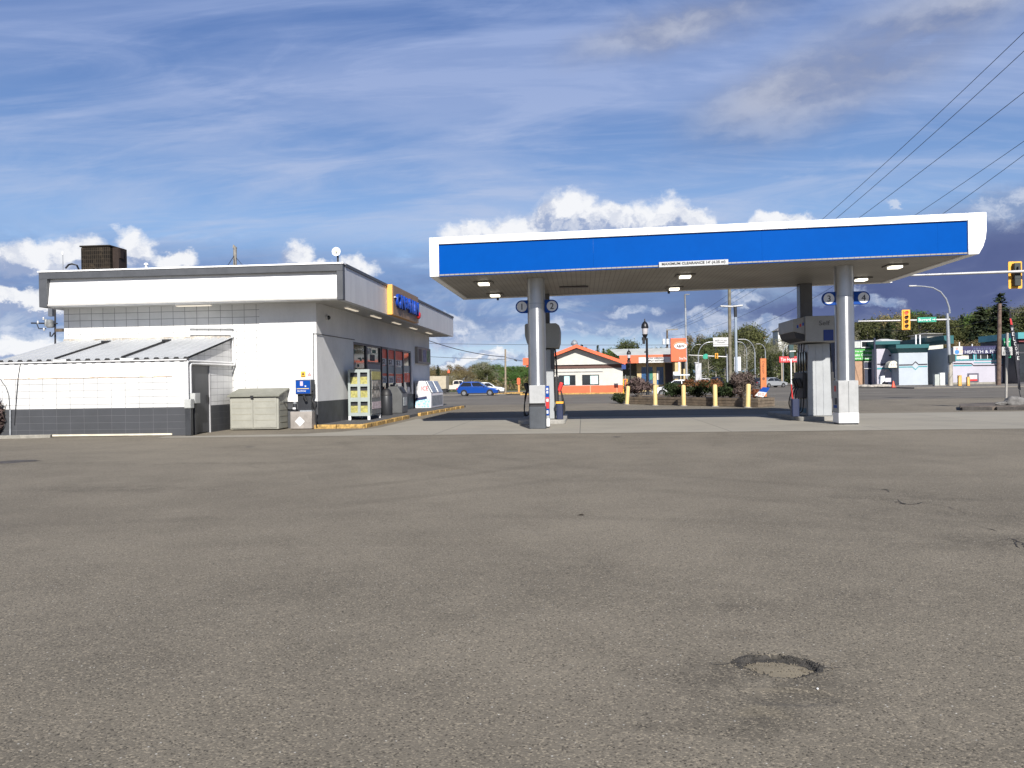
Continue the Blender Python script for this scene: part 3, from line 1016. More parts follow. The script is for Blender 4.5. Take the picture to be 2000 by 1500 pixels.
# the shop's inside, seen dimly: a back panel and shelves of goods
MB().box(SX - 1.9, SX - 1.8, 32.0, 44.0, 0.1, 3.3).build('interior_partition', M('interior_wall', (0.10, 0.10, 0.10), 0.9, var=0.4, vs=2), store)
rng = random.Random(12)
for i, (a, c, kind) in enumerate(bays):
    z0 = 0.14 if kind == 'd' else win_z0
    nm = 'door' if kind == 'd' else 'window'
    fm = MB()
    t = 0.09
    fm.box(SX - 0.13, SX - 0.02, a, a + t, z0, win_z1)
    fm.box(SX - 0.13, SX - 0.02, c - t, c, z0, win_z1)
    fm.box(SX - 0.13, SX - 0.02, a + t, c - t, win_z1 - t, win_z1)
    fm.box(SX - 0.13, SX - 0.02, a + t, c - t, z0, z0 + (0.2 if kind == 'd' else t))
    if i == 1:
        fm.box(SX - 0.13, SX - 0.02, a + t, c - t, 2.36, 2.46)
    fo = fm.build(nm, MULL if i in (3, 5) else FRAME, store)
    MB().box(SX - 0.085, SX - 0.075, a + t, c - t, z0 + 0.09, win_z1 - t).build('pane', GLASS, fo)
    if i == 1:
        MB().box(SX - 0.07, SX - 0.03, a + t, c - t, z0 + 0.09, 2.36).build('infill_panel', M('grey_infill', (0.27, 0.27, 0.28), 0.6, var=0.08), fo)
    if kind == 'd':
        MB().tube([(SX - 0.01, c - 0.18, 0.9), (SX + 0.05, c - 0.18, 0.95), (SX + 0.05, c - 0.18, 1.35), (SX - 0.01, c - 0.18, 1.4)], 0.015).build('handle', STEEL, fo)
    # posters stuck inside the glass
    pm = (a + c) / 2
    hw = (c - a) / 2 - t - 0.03
    X = SX - 0.068

    def poster(y0_, y1_, zz0, zz1, mat):
        return MB().box(X - 0.005, X, y0_, y1_, zz0, zz1).build('poster', mat, fo)
    if i >= 2 and i < 5:
        poster(pm - hw, pm + hw, 2.68, 3.10, POSTERRED)
        poster(pm - hw, pm + hw, 2.36, 2.67, POSTERWHITE)
        txt('$2', hw * 1.0, 0.26, (X + 0.004, pm - 0.1, 2.52), 'R', LETTERK, fo)
        poster(pm - hw, pm + hw, 1.98, 2.34, M('poster_grey_green', (0.32, 0.36, 0.35), 0.5, var=0.1))
        poster(pm - hw, pm + hw, 1.86, 1.97, POSTERRED)
        p_ = poster(pm - hw, pm + hw, 1.52, 1.85, POSTERWHITE if i < 4 else POSTERRED)
        txt('2/5', hw * 1.1, 0.2, (X + 0.004, pm, 1.68), 'R', LETTERK if i < 4 else LETTERW, fo)
        poster(pm - hw * 0.9, pm + hw * 0.2, 0.95, 1.25, INT1)
        poster(pm - hw * 0.5, pm + hw * 0.7, 0.66, 0.92, M('poster_blue', (0.10, 0.25, 0.42), 0.5, var=0.2))
    if i == 5:
        poster(pm - hw, pm + hw, 2.05, 2.42, M('poster_grey_green', (0.3, 0.3, 0.3)))
        poster(pm - hw, pm + hw, 1.55, 2.03, POSTERRED)
        txt('7', 0.22, 0.34, (X + 0.004, pm + 0.3, 1.8), 'R', LETTERW, fo)
        poster(pm + hw * 0.2, pm + hw, 0.72, 1.3, POSTERWHITE)
    if i == 0:
        for q in range(14):
            y_ = rng.uniform(a + 0.2, c - 0.5); z_ = rng.uniform(1.7, 2.95)
            poster(y_, y_ + rng.uniform(0.1, 0.4), z_, z_ + rng.uniform(0.05, 0.14), INT2 if q % 2 else INT1)
        poster(a + 0.7, a + 1.6, 1.86, 2.1, POSTERRED)
    if i == 1:
        poster(pm - 0.9, pm - 0.3, 2.8, 3.05, INT2)
        poster(pm - 0.1, pm + 0.5, 2.85, 3.0, INT1)
        poster(pm - 0.5, pm + 0.3, 2.5, 2.78, M('poster_dark', (0.03, 0.03, 0.03)))

# sign on the side fascia
sg = thing('store_sign', 'orange box sign with raised blue letters on the grey side fascia of the store', 'sign', (FX, 36.2, 4.9))
SY0, SY1 = 32.75, 38.0
MB().box(FX + 0.002, FX + 0.22, SY0, SY1, 4.30, 5.53).build('sign_box', M('amber_sign_face', (0.78, 0.40, 0.085), 0.45, var=0.05), sg, bevel=0.01)
txt('ON', 1.5, 0.60, (FX + 0.28, 34.0, 4.93), 'R', LETTERB, sg, ext=0.06, bold=0.035)
txt('the', 0.75, 0.48, (FX + 0.28, 35.25, 4.97), 'R', LETTERB, sg, ext=0.06, bold=0.02)
txt('RUN', 1.95, 0.62, (FX + 0.28, 36.7, 4.92), 'R', LETTERB, sg, ext=0.06, bold=0.035)
MB().box(FX + 0.221, FX + 0.235, SY0 + 0.10, SY1 - 0.02, 4.31, 5.52).build('sign_face', M('shaded_sign_face', (0.27, 0.165, 0.09), 0.5, var=0.06), sg)  # shade on the orange face put into this duller tan colour
MB().lathe((FX + 0.25, 37.75, 4.66), [(0.02, 0), (0.17, 0.0), (0.19, 0.06), (0.1, 0.13), (0.01, 0.14)], 18, 'X').build('emblem', RED, sg)
MB().box(FX + 0.236, FX + 0.30, 33.0, 33.4, 5.02, 5.05).build('light_tube', WHITE_METAL, sg)

# notice board
nb = thing('notice_board', 'shallow framed board with three posters on the far end of the store side wall', 'notice board', (SX, 46.2, 2.6))
MB().box(SX + 0.003, SX + 0.16, 44.3, 48.1, 2.58, 3.50).build('case', M('board_case', (0.30, 0.27, 0.24), 0.6, var=0.1), nb, bevel=0.01)
for j, (a, mt) in enumerate(((44.55, M('notice_dark', (0.10, 0.07, 0.06), 0.6, var=0.3, vs=6)), (45.85, M('notice_blue', (0.12, 0.15, 0.30), 0.5, var=0.5, vs=5)), (46.95, M('notice_green', (0.10, 0.22, 0.10), 0.5, var=0.5, vs=5)))):
    MB().box(SX + 0.162, SX + 0.168, a, a + 0.85, 2.70, 3.38).build('poster', mt, nb)
# camera
cm = thing('security_camera', 'small dome security camera high on the shaded side wall beside the store corner', 'camera', (SX, 28.75, 3.91))
MB().lathe((SX + 0.002, 28.75, 3.91), [(0.10, 0), (0.10, 0.05), (0.09, 0.07)], 16, 'X').build('mount', M('camera_shell', (0.5, 0.5, 0.5), 0.4), cm, smooth=True)
MB().lathe((SX + 0.075, 28.75, 3.90), [(0.08, 0), (0.075, 0.04), (0.04, 0.08), (0.005, 0.09)], 16, 'X').build('dome', GLASS, cm, smooth=True)

# ------------------------------------------------------------------ things on the roof
ac = thing('air_conditioner', 'grimy dark brown condenser unit standing on the store roof', 'air conditioner', (P(190, 500, 31).x, 31.6, 5.25))
xa, xb = P(157, 500, 31).x, P(214, 500, 31).x
zt = P(180, 479, 31).z
grm = bpy.data.materials.new('rusty_condenser_coil')
grm.use_nodes = True
k = NT(grm.node_tree); b = k.n['Principled BSDF']
pos = k.node('ShaderNodeNewGeometry').outputs['Position']
px_, py_, pz_ = k.xyz(pos)
br = k.node('ShaderNodeTexBrick'); br.offset = 0
k.put(br.inputs['Vector'], k.comb(k.m('ADD', px_, py_), pz_, 0))
br.inputs['Scale'].default_value = 1; br.inputs['Brick Width'].default_value = 0.085; br.inputs['Row Height'].default_value = 0.17; br.inputs['Mortar Size'].default_value = 0.012
br.inputs['Color1'].default_value = (0.010, 0.009, 0.008, 1); br.inputs['Color2'].default_value = (0.017, 0.014, 0.011, 1); br.inputs['Mortar'].default_value = (0.04, 0.033, 0.026, 1)
rn = k.noise(pos, 3.5, 5, 0.7)
k.put(b.inputs['Base Color'], k.mix(k.ramp(rn, 0.5, 0.72, 0, 0.7), br.outputs['Color'], (0.075, 0.058, 0.04, 1)))
b.inputs['Roughness'].default_value = 0.9
b.inputs['Specular IOR Level'].default_value = 0.1
MB().box(xa, xb, 31.0, 32.1, 5.35, zt - 0.06).build('coil_housing', grm, ac, bevel=0.06)
MB().box(xa - 0.03, xb + 0.02, 30.97, 32.13, zt - 0.058, zt).build('lid', M('condenser_lid', (0.03, 0.026, 0.022), 0.8, var=0.3, spec=0.15), ac, bevel=0.02)
MB().box(xb + 0.003, xb + 0.26, 31.2, 31.8, 5.5, zt - 0.08).build('control_panel', M('brown_panel', (0.035, 0.025, 0.021), 0.7, var=0.2, spec=0.2), ac, bevel=0.01)
MB().box(xb + 0.262, xb + 0.30, 31.25, 31.5, zt - 0.5, zt - 0.12).build('switch_box', M('brown_panel', (0.05, 0.036, 0.03)), ac)
MB().box(xa + 0.05, xb - 0.05, 31.05, 32.05, 5.25, 5.35).build('stand', STEEL, ac)
cbx = MB().tube([P(128, 524, 30.6), P(134, 517, 30.6), P(140, 515.5, 30.6), P(150, 518, 30.6), (xa + 0.1, 31.3, 5.5)], 0.035)
tag(cbx.build('roof_cable', BLACK, loc=P(134, 524, 30.6)), 'black insulated line looping out beside the condenser unit on the store roof', 'cable')
an = thing('roof_antenna', 'thin pale whip antenna on the left end of the store roof', 'antenna', (P(123, 500, 30).x, 30, 5.25))
MB().cyl((P(123, 525, 30).x, 30, 5.25), P(122.5, 496, 30), 0.02, 0.014).build('mast', STEEL, an)
MB().cyl(P(122.5, 498, 30), P(122.5, 491, 30), 0.032, 0.03).build('tip', WHITE_METAL, an)
vc = thing('roof_vent', 'small white domed vent cap poking over the store roof edge', 'vent', (P(285, 520, 30).x, 30, 5.25))
q = P(285.5, 516, 30)
MB().cyl((q.x, 30, 5.25), (q.x, 30, q.z - 0.03), 0.045).build('pipe', WHITE_METAL, vc)
MB().lathe((q.x, 30, q.z - 0.03), [(0.085, 0), (0.085, 0.03), (0.05, 0.075), (0.01, 0.085)], 16).build('cap', WHITE_METAL, vc, smooth=True)
q = P(657, 491.5, 29)
dsh = thing('satellite_dish', 'small round white dish on a black stalk at the front corner of the store roof', 'satellite dish', (q.x, 29, 5.25))
MB().lathe((q.x, 29.0, q.z), [(0.005, 0.03), (0.09, 0.02), (0.155, -0.03), (0.16, -0.03), (0.155, -0.005), (0.09, 0.045), (0.01, 0.06)], 28, 'Y').build('reflector', M('dish_white', (0.85, 0.84, 0.80), 0.5, var=0.03), dsh, smooth=True)
MB().tube([(q.x + 0.02, 29.1, 5.25), (q.x + 0.02, 29.1, q.z - 0.1), (q.x, 29.05, q.z)], 0.035).build('stalk', BLACK, dsh)
MB().lathe((q.x, 28.93, q.z), [(0.02, -0.02), (0.035, 0.0), (0.03, 0.05), (0.01, 0.06)], 14, 'Y').build('feed_horn', M('feed_cream', (0.7, 0.62, 0.42), 0.5), dsh, smooth=True)

# ------------------------------------------------------------------ lean-to annex
AX_, AY_ = -12.17, 24.3
ANB = block_mat('painted_block_annex', (0.64, 0.64, 0.63), (0.30, 0.30, 0.305), 'X', 0.45, 0.215, off=(0.2, 0.075), streak=0.1, mortar=0.011)
ANS = block_mat('painted_block_annex_side', (0.66, 0.66, 0.66), (0.22, 0.22, 0.23), 'Y', 0.45, 0.215, off=(0.1, 0.075), streak=0.1)
ANP = block_mat('dark_block_annex', (0.050, 0.053, 0.060), (0.10, 0.10, 0.11), 'X', 0.45, 0.215, off=(0.2, 0.0), streak=0.1)
ANPS = block_mat('dark_block_annex_side', (0.050, 0.053, 0.060), (0.08, 0.08, 0.09), 'Y', 0.45, 0.215, off=(0.1, 0.0), streak=0.1)
ann = thing('storage_annex', 'white block lean-to with a corrugated metal roof and dark plinth against the store front', 'annex', (AX_, AY_, 0))
eave, peak = 2.34, 3.12


def rz(y):
    return eave + (y - AY_) / (SY - AY_) * (peak - eave)


MB().box(SXL, AX_ - 0.2, AY_, AY_ + 0.2, 0.88, 1.83).build('front_wall', ANB, ann)
up = MB().box(SXL, AX_ - 0.2, AY_ - 0.012, AY_ + 0.2, 1.832, eave)
up.build('rendered_band', WHITE, ann)
RUSTY = M('rusty_seam', (0.60, 0.46, 0.34), 0.8, var=0.35, vs=3)
mb = MB()
rr = random.Random(5)
x = SXL + 0.2
top_, bot_ = [], []
while x < AX_ - 0.45:
    top_.append((x, 1.842 + max(0, rr.gauss(0, 0.010)))); bot_.append((x, 1.826 + rr.uniform(-0.005, 0.004)))
    x += rr.uniform(0.04, 0.2)
mb.prism(top_ + bot_[::-1], 'Y', AY_ - 0.022, AY_ - 0.013)
mb.build('wall_seam', RUSTY, ann)
MB().box(SXL, AX_ - 0.2, AY_ - 0.006, AY_ + 0.2, 0, 0.878).build('front_plinth', ANP, ann)
MB().box(P(36, 850, AY_).x, P(337, 850, AY_).x, AY_ - 0.05, AY_ - 0.008, 0.02, 0.075).build('base_board', M('cream_board', (0.66, 0.60, 0.48), 0.7, var=0.15), ann)
dy0, dy1 = 24.62, 25.88
side = MB()
side.add([(AX_, AY_ - 0.012, 0.88), (AX_, dy0, 0.88), (AX_, dy0, rz(dy0)), (AX_, AY_ - 0.012, eave)], [(0, 1, 2, 3)])
side.add([(AX_, dy0, 2.2), (AX_, dy1, 2.2), (AX_, dy1, rz(dy1)), (AX_, dy0, rz(dy0))], [(0, 1, 2, 3)])
side.add([(AX_, dy1, 0.88), (AX_, SY - 0.022, 0.88), (AX_, SY - 0.022, rz(SY - 0.022)), (AX_, dy1, rz(dy1))], [(0, 1, 2, 3)])
side.box(AX_ - 0.198, AX_ - 0.002, AY_ - 0.012, dy0 - 0.002, 0.88, eave)
side.build('side_wall', ANS, ann)
MB().box(AX_ - 0.198, AX_ + 0.006, AY_ - 0.016, dy0, 0, 0.878).build('side_plinth', ANPS, ann)
MB().box(AX_ - 0.15, AX_ + 0.006, dy1, SY - 0.022, 0, 0.878).build('side_plinth', ANPS, ann)
dr = MB().box(AX_ - 0.06, AX_ - 0.015, dy0 + 0.03, dy1 - 0.03, 0.03, 2.17).build('door', M('charcoal_door', (0.055, 0.058, 0.066), 0.5, var=0.12, streak=0.1), ann, bevel=0.005)
MB().box(AX_ - 0.014, AX_ + 0.02, dy1 - 0.22, dy1 - 0.12, 1.0, 1.22).build('lock', BLACK, dr)
MB().box(AX_ - 0.1, AX_ + 0.012, dy1 - 0.028, dy1 + 0.02, 0.0, 2.2).box(AX_ - 0.1, AX_ + 0.012, dy0 - 0.02, dy0 + 0.028, 0.0, 2.2).box(AX_ - 0.1, AX_ + 0.012, dy0 + 0.03, dy1 - 0.03, 2.172, 2.22).build('door_frame', M('pale_door_frame', (0.45, 0.45, 0.46), 0.5, var=0.1, streak=0.3), ann)
# corrugated roof sheet
mb = MB()
pitch = 0.318
xx = SXL - 0.05
prof = []
while xx < AX_ + 0.12:
    prof += [(xx, 0), (xx + 0.11, 0), (xx + 0.15, 0.055), (xx + 0.27, 0.055)]
    xx += pitch
prof = [p for p in prof if p[0] < AX_ + 0.15]
n = len(prof)
ye, yp = AY_ - 0.07, SY - 0.03
ze, zp = rz(ye) + 0.05, rz(yp) + 0.05
gaps = (P(110, 700, AY_).x, P(240, 695, AY_).x)
for ofs in (0.0, -0.012):
    vs_ = [(p[0], ye, ze + p[1] + ofs) for p in prof] + [(p[0], yp, zp + p[1] + ofs) for p in prof]
    mb.add(vs_, [(i, i + 1, i + 1 + n, i + n) for i in range(n - 1)])
mb.build('corrugated_roof', M('painted_roof_sheet', (0.46, 0.475, 0.49), 0.5, 0.1, var=0.06, vs=0.8, streak=0.08), ann)
# dark closure under the ribs
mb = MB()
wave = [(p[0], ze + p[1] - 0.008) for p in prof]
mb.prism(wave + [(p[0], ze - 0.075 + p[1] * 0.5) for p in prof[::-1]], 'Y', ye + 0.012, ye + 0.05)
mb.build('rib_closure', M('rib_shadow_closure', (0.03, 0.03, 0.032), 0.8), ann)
MB().box(SXL, AX_ + 0.05, ye + 0.002, AY_ - 0.014, eave - 0.02, eave + 0.02).build('eave_board', M('eave_white', (0.6, 0.6, 0.6), 0.6, var=0.1), ann)
for gx in gaps:
    MB().box(gx - 0.04, gx + 0.38, ye - 0.02, ye - 0.008, ze - 0.05, ze + 0.04).build('gutter_outlet', M('pale_patch', (0.62, 0.63, 0.62), 0.6, var=0.1), ann)
    s = MB()
    yb = AY_ + 2.55
    s.box(0, 0.01, 0, 0.01, 0, 0.01)
    s = MB()
    s.add([(gx + dx_, y_, rz(y_) + 0.05 + zz) for y_ in (ye + 0.02, yb) for dx_, zz in ((-0.035, 0.05), (0.035, 0.05), (0.035, 0.10), (-0.035, 0.10))],
          [(0, 1, 2, 3), (4, 5, 6, 7), (0, 1, 5, 4), (1, 2, 6, 5), (2, 3, 7, 6), (3, 0, 4, 7)])
    s.box(gx - 0.09, gx + 0.09, yb, yb + 0.16, rz(yb) + 0.06, rz(yb) + 0.20)
    s.box(gx - 0.06, gx + 0.06, yb + 0.30, yb + 0.36, rz(yb) + 0.12, rz(yb) + 0.22)
    s.build('roof_strap', BLACK, ann)
MB().box(SXL, AX_ + 0.02, SY - 0.05, SY - 0.022, peak + 0.05, peak + 0.14).build('flashing', M('rust_stained_flashing', (0.46, 0.42, 0.36), 0.7, var=0.35, vs=3), ann)
# long wires hanging on the annex front
mb = MB().tube([P(40, 708, AY_ - 0.03), P(35, 740, AY_ - 0.03), P(31, 790, AY_ - 0.03), P(28, 830, AY_ - 0.03)], 0.012)
mb.tube([P(0, 740, AY_ - 0.03), P(12, 757, AY_ - 0.03), P(17, 772, AY_ - 0.03), P(19, 800, AY_ - 0.03)], 0.010)
mb.build('wall_wire', DARKMETAL, ann)
MB().tube([P(20, 800, AY_ - 0.05), P(20, 858, AY_ - 0.05)], 0.03).build('downpipe', STEEL, ann)

# conduits (each a thing) and the boxes they feed
CONDUIT = M('white_painted_conduit', (0.70, 0.70, 0.70), 0.45, var=0.08)
paths = []


def side_pt(y, z, off=0.05):
    return (AX_ + off, y, z)


def elbow(pts, r=0.12):
    out = [Vector(pts[0])]
    for a, b, c in zip(pts, pts[1:], pts[2:]):
        a, b, c = Vector(a), Vector(b), Vector(c)
        d0 = (a - b).normalized(); d1 = (c - b).normalized()
        for t in np.linspace(0, 1, 6):
            p = b + d0 * r * (1 - t) ** 2 + d1 * r * t ** 2
            out.append(p)
    out.append(Vector(pts[-1]))
    return out


yj = SY - 0.08
cp = [
    [(AX_ + 0.06, AY_ - 0.05, 1.1), (AX_ + 0.06, AY_ - 0.05, 2.30), (AX_ + 0.06, yj, 2.30), (AX_ + 0.06, yj, 3.30), (AX_ + 0.06 - 1.55, yj, 3.34)],
    [(AX_ + 0.05, AY_ + 0.16, 1.2), (AX_ + 0.05, AY_ + 0.16, 2.22), (AX_ + 0.12, yj, 2.22), (AX_ + 0.16, yj, 3.52), (AX_ + 0.1 - 1.6, yj, 3.56)],
]
labs = ['white conduit rising at the annex corner and along its shaded side, outer of two', 'white conduit beside the annex door frame running up to the store wall, inner of two']
for pts, lb in zip(cp, labs):
    o = MB().tube(elbow(pts), 0.034, 10).build('conduit', CONDUIT, loc=pts[0], smooth=True)
    tag(o, lb, 'conduit', 'conduits on the annex')
for (yy, z0, z1, sz, lb) in ((AY_ - 0.07, 0.84, 1.12, 0.22, 'small grey junction box on the annex corner above a black post'), (AY_ + 0.28, 0.98, 1.30, 0.34, 'larger pale grey meter box beside the dark annex door')):
    bx = thing('electrical_box', lb, 'electrical box', (AX_ + 0.1, yy, z0), 'electrical boxes at the annex corner')
    MB().box(AX_ + 0.008, AX_ + 0.22, yy - sz / 2, yy + sz / 2, z0, z1).build('case', M('box_grey', (0.40, 0.41, 0.40), 0.5, 0.2, var=0.1), bx, bevel=0.008)
    MB().box(AX_ + 0.02, AX_ + 0.21, yy - sz / 2 - 0.012, yy - sz / 2 - 0.001, z0 + 0.02, z1 - 0.02).build('cover', M('box_cover', (0.47, 0.48, 0.46), 0.5, 0.2, var=0.1), bx)
mb = MB().box(AX_ + 0.02, AX_ + 0.2, AY_ - 0.16, AY_ + 0.0, 0, 0.83)
tag(mb.build('guard_post', M('post_black', (0.03, 0.032, 0.036), 0.5, var=0.2), loc=(AX_ + 0.1, AY_ - 0.08, 0), bevel=0.01), 'short dark square post under the junction box at the annex corner', 'post')
mb = MB().box(AX_ + 0.02, AX_ + 0.16, AY_ + 0.2, AY_ + 0.34, 0, 0.97)
tag(mb.build('guard_post', M('post_black', (0.03, 0.03, 0.03)), loc=(AX_ + 0.1, AY_ + 0.27, 0), bevel=0.01), 'dark square post under the meter box next to the annex door', 'post')

# ------------------------------------------------------------------ resin shed
sy0, sy1 = 26.72, 27.58
xa, xb = P(449, 800, sy0).x, P(544, 800, sy0).x
sh = thing('storage_box', 'beige resin storage shed with double doors and a sloping olive lid beside the annex', 'storage shed', ((xa + xb) / 2, sy0, 0))
z1 = 1.14
mb = MB()
mb.prism([(sy0, 0.03), (sy1, 0.03), (sy1, 1.34), (sy0, z1)], 'X', xa, xb)
mb.build('body', BEIGE, sh, bevel=0.02)
xm = (xa + xb) / 2 - 0.03
for a, c in ((xa + 0.04, xm - 0.008), (xm + 0.008, xb - 0.06)):
    dmb = MB().box(a, c, sy0 - 0.03, sy0 - 0.002, 0.08, z1 - 0.06)
    d_ = dmb.build('door', BEIGE, sh, bevel=0.008)
    for zz in (0.33, 0.53, 0.74, 0.95):
        MB().box(a + 0.05, c - 0.05, sy0 - 0.036, sy0 - 0.031, zz, zz + 0.02).build('panel_groove', M('resin_groove', (0.27, 0.26, 0.21), 0.7, var=0.05), d_)
lid = MB().prism([(sy0 - 0.10, z1 - 0.02), (sy1 + 0.02, 1.35), (sy1 + 0.02, 1.41), (sy0 - 0.10, z1 + 0.045)], 'X', xa - 0.06, xb + 0.07).build('lid', BEIGELID, sh, bevel=0.012)
MB().box(xm - 0.05, xm + 0.05, sy0 - 0.125, sy0 - 0.102, z1 - 0.05, z1 + 0.03).build('latch', BLACK, lid)
for a in (0.24, 0.45, 0.66, 0.87):
    MB().box(xb + 0.001, xb + 0.008, sy0 + 0.1, sy1 - 0.06, a, a + 0.02).build('side_groove', M('resin_groove', (0.27, 0.26, 0.21)), sh)

# ------------------------------------------------------------------ pump at the wall with its cabinet
hx0, hx1 = P(577, 760, 27.0).x, P(611, 760, 27.0).x
pm_ = thing('wall_dispenser', 'small blue faced dispenser on a black post with a hose at the store corner', 'dispenser', ((hx0 + hx1) / 2, 27.15, 0))
MB().box(hx0, hx1 - 0.06, 27.0, 27.42, 1.18, 1.68).build('head', M('dispenser_grey', (0.10, 0.105, 0.115), 0.45, 0.2, var=0.1), pm_, bevel=0.02)
fc = MB().box(hx0 + 0.02, hx1 - 0.09, 26.985, 26.999, 1.21, 1.65).build('front_panel', SIGNBLUE, pm_)
txt('PROPANE', 0.30, 0.055, (hx0 + 0.22, 26.98, 1.29), 'F', LETTERW, pm_)
MB().box(hx0 + 0.05, hx1 - 0.13, 26.978, 26.984, 1.36, 1.385).build('stripe', YELLOW, pm_)
MB().box(hx0 + 0.17, hx0 + 0.27, 26.978, 26.984, 1.47, 1.62).build('badge', M('badge_pale', (0.55, 0.45, 0.6), 0.5), pm_)
MB().box(hx0 + 0.33, hx0 + 0.38, 26.978, 26.984, 1.43, 1.48).build('display', POSTERWHITE, pm_)
MB().box(hx0 + 0.04, hx1 - 0.1, 27.1, 27.36, 0.62, 1.18).build('column', DARKMETAL, pm_)
MB().cyl((hx0 + 0.38, 26.98, 0.95), (hx0 + 0.30, 26.94, 1.16), 0.045).build('meter', BLACK, pm_)
MB().tube([(hx1 - 0.06, 27.1, 1.25), (hx1 + 0.04, 27.0, 1.34), (hx1 + 0.06, 26.98, 1.18), (hx1 - 0.02, 26.97, 0.95), (hx1 + 0.10, 26.97, 0.85), (hx1 + 0.06, 26.97, 0.62), (hx1 - 0.03, 26.98, 0.75), (hx1 + 0.02, 26.97, 0.95), (hx1 + 0.09, 26.97, 0.60), (hx1 + 0.07, 27.0, 0.30), (hx1 + 0.10, 27.02, 0.12)], 0.022, 8).build('hose', BLACK, pm_, smooth=True)
MB().tube([(hx0 - 0.55, 27.2, 0.92), (hx0 + 0.05, 27.2, 0.90)], 0.024).build('supply_pipe', BLACK, pm_)
cx0, cx1 = P(567, 820, 26.9).x, P(609, 820, 26.9).x
cb3 = thing('meter_cabinet', 'dull grey steel cabinet with a white diamond placard below the small dispenser', 'cabinet', ((cx0 + cx1) / 2, 26.9, 0))
MB().box(cx0, cx1, 26.9, 27.40, 0.02, 0.60).build('case', M('cabinet_steel', (0.34, 0.31, 0.28), 0.5, 0.3, var=0.15, vs=3, streak=0.25), cb3, bevel=0.012)
zc = 0.27
MB().add([(cx0 + 0.33 + a, 26.896, zc + b_) for a, b_ in ((0, -0.17), (0.17, 0), (0, 0.17), (-0.17, 0))], [(0, 1, 2, 3)]).build('placard', LETTERW, cb3)
MB().box(cx0 + 0.3, cx1 - 0.03, 27.0, 27.35, 0.60, 0.64).build('top_plate', STEEL, cb3)
gx = P(575, 790, 27).x
bt = thing('pressure_gauge', 'small grey gauge with a white tag standing on the cabinet at the store corner', 'gauge', (gx, 27.05, 0.60))
MB().cyl((gx, 27.05, 0.64), (gx, 27.05, 0.86), 0.07, 0.06).build('body', DARKMETAL, bt, smooth=True)
MB().box(gx - 0.05, gx + 0.05, 26.975, 26.981, 0.68, 0.74).build('tag', LETTERW, bt)
MB().lathe((gx, 27.05, 0.86), [(0.065, 0), (0.07, 0.02), (0.04, 0.06)], 14).build('gauge_cap', STEEL, bt, smooth=True)
q = P(592, 731, SY - 0.02)
s1 = thing('warning_sign', 'small amber warning sign on the sunlit white wall above the small dispenser', 'sign', (q.x, SY - 0.015, q.z))
MB().box(q.x - 0.085, q.x + 0.085, SY - 0.024, SY - 0.014, q.z - 0.1, q.z + 0.1).build('plate', M('amber_plate', (0.8, 0.42, 0.05), 0.5, var=0.05), s1)
MB().prism([(q.x - 0.05, q.z - 0.02), (q.x + 0.05, q.z - 0.02), (q.x, q.z + 0.07)], 'Y', SY - 0.029, SY - 0.0245).build('hazard_mark', LETTERK, s1)
txt('DANGER', 0.13, 0.03, (q.x, SY - 0.029, q.z - 0.07), 'F', LETTERK, s1)
q = P(604.5, 729, SY - 0.02)
s1 = thing('no_smoking_sign', 'small white notice with red marks right of the amber warning sign', 'sign', (q.x, SY - 0.015, q.z))
MB().box(q.x - 0.075, q.x + 0.075, SY - 0.024, SY - 0.014, q.z - 0.11, q.z + 0.11).build('plate', POSTERWHITE, s1)
txt('NO\nSMOKING', 0.12, 0.10, (q.x, SY - 0.029, q.z - 0.03), 'F', LETTERR, s1)

# ------------------------------------------------------------------ walk in front of the shop and its kerb
WX = -7.34
wk = MB()
poly = [(-9.33, 27.30), (WX - 0.15, 27.30), (WX - 0.14, 47.0), (-6.98, 48.5), (-9.13, 48.5), (-9.13, 27.6), (-9.33, 27.6)]
wk.prism(poly, 'Z', -0.02, 0.115)
tag(wk.build('sidewalk', WALKM), kind='structure')
kb1 = MB()
rr = random.Random(3)


def kerb_run(pts, name='kerb'):
    mb = MB()
    for (xa_, ya), (xb_, yb) in zip(pts, pts[1:]):
        L = math.hypot(xb_ - xa_, yb - ya)
        nseg = max(1, round(L / 1.3))
        for i in range(nseg):
            t0, t1 = i / nseg, (i + 1) / nseg - 0.012
            cx, cy = xa_ + (xb_ - xa_) * (t0 + t1) / 2, ya + (yb - ya) * (t0 + t1) / 2
            mb.obox((cx, cy, 0.06 + rr.uniform(-0.006, 0.006)), L * (t1 - t0), 0.15, 0.16, (0, 0, math.atan2(yb - ya, xb_ - xa_) + rr.uniform(-0.01, 0.01)))
    return mb


o = kerb_run([(-9.33, 27.22), (WX, 27.22)]).build('kerb', KERBYEL, bevel=0.02)
tag(o, kind='structure')
o = kerb_run([(WX - 0.07, 27.33), (WX - 0.07, 34.3)]).build('kerb', KERBYEL, bevel=0.02)
tag(o, kind='structure')
o = kerb_run([(WX - 0.05, 36.6), (-6.95, 47.4)]).build('kerb', KERBYEL, bevel=0.02)
tag(o, kind='structure')

# cylinder exchange cage
cgx0, cgx1, cgy0, cgy1 = -8.98, -8.13, 30.8, 32.5
cage = thing('exchange_cabinet', 'pale grey gas cylinder exchange locker with yellow lined openings beside the shop door', 'locker', ((cgx0 + cgx1) / 2, cgy0, 0.115))
CAGEM = M('locker_grey_green', (0.31, 0.35, 0.335), 0.5, 0.1, var=0.07)
fr = MB()
zb, zt_ = 0.27, 2.06
wcol = [(cgx0 + 0.09, cgx0 + 0.37), (cgx0 + 0.48, cgx0 + 0.76)]
wrow = [(0.40, 0.82), (0.98, 1.40), (1.50, 1.94)]
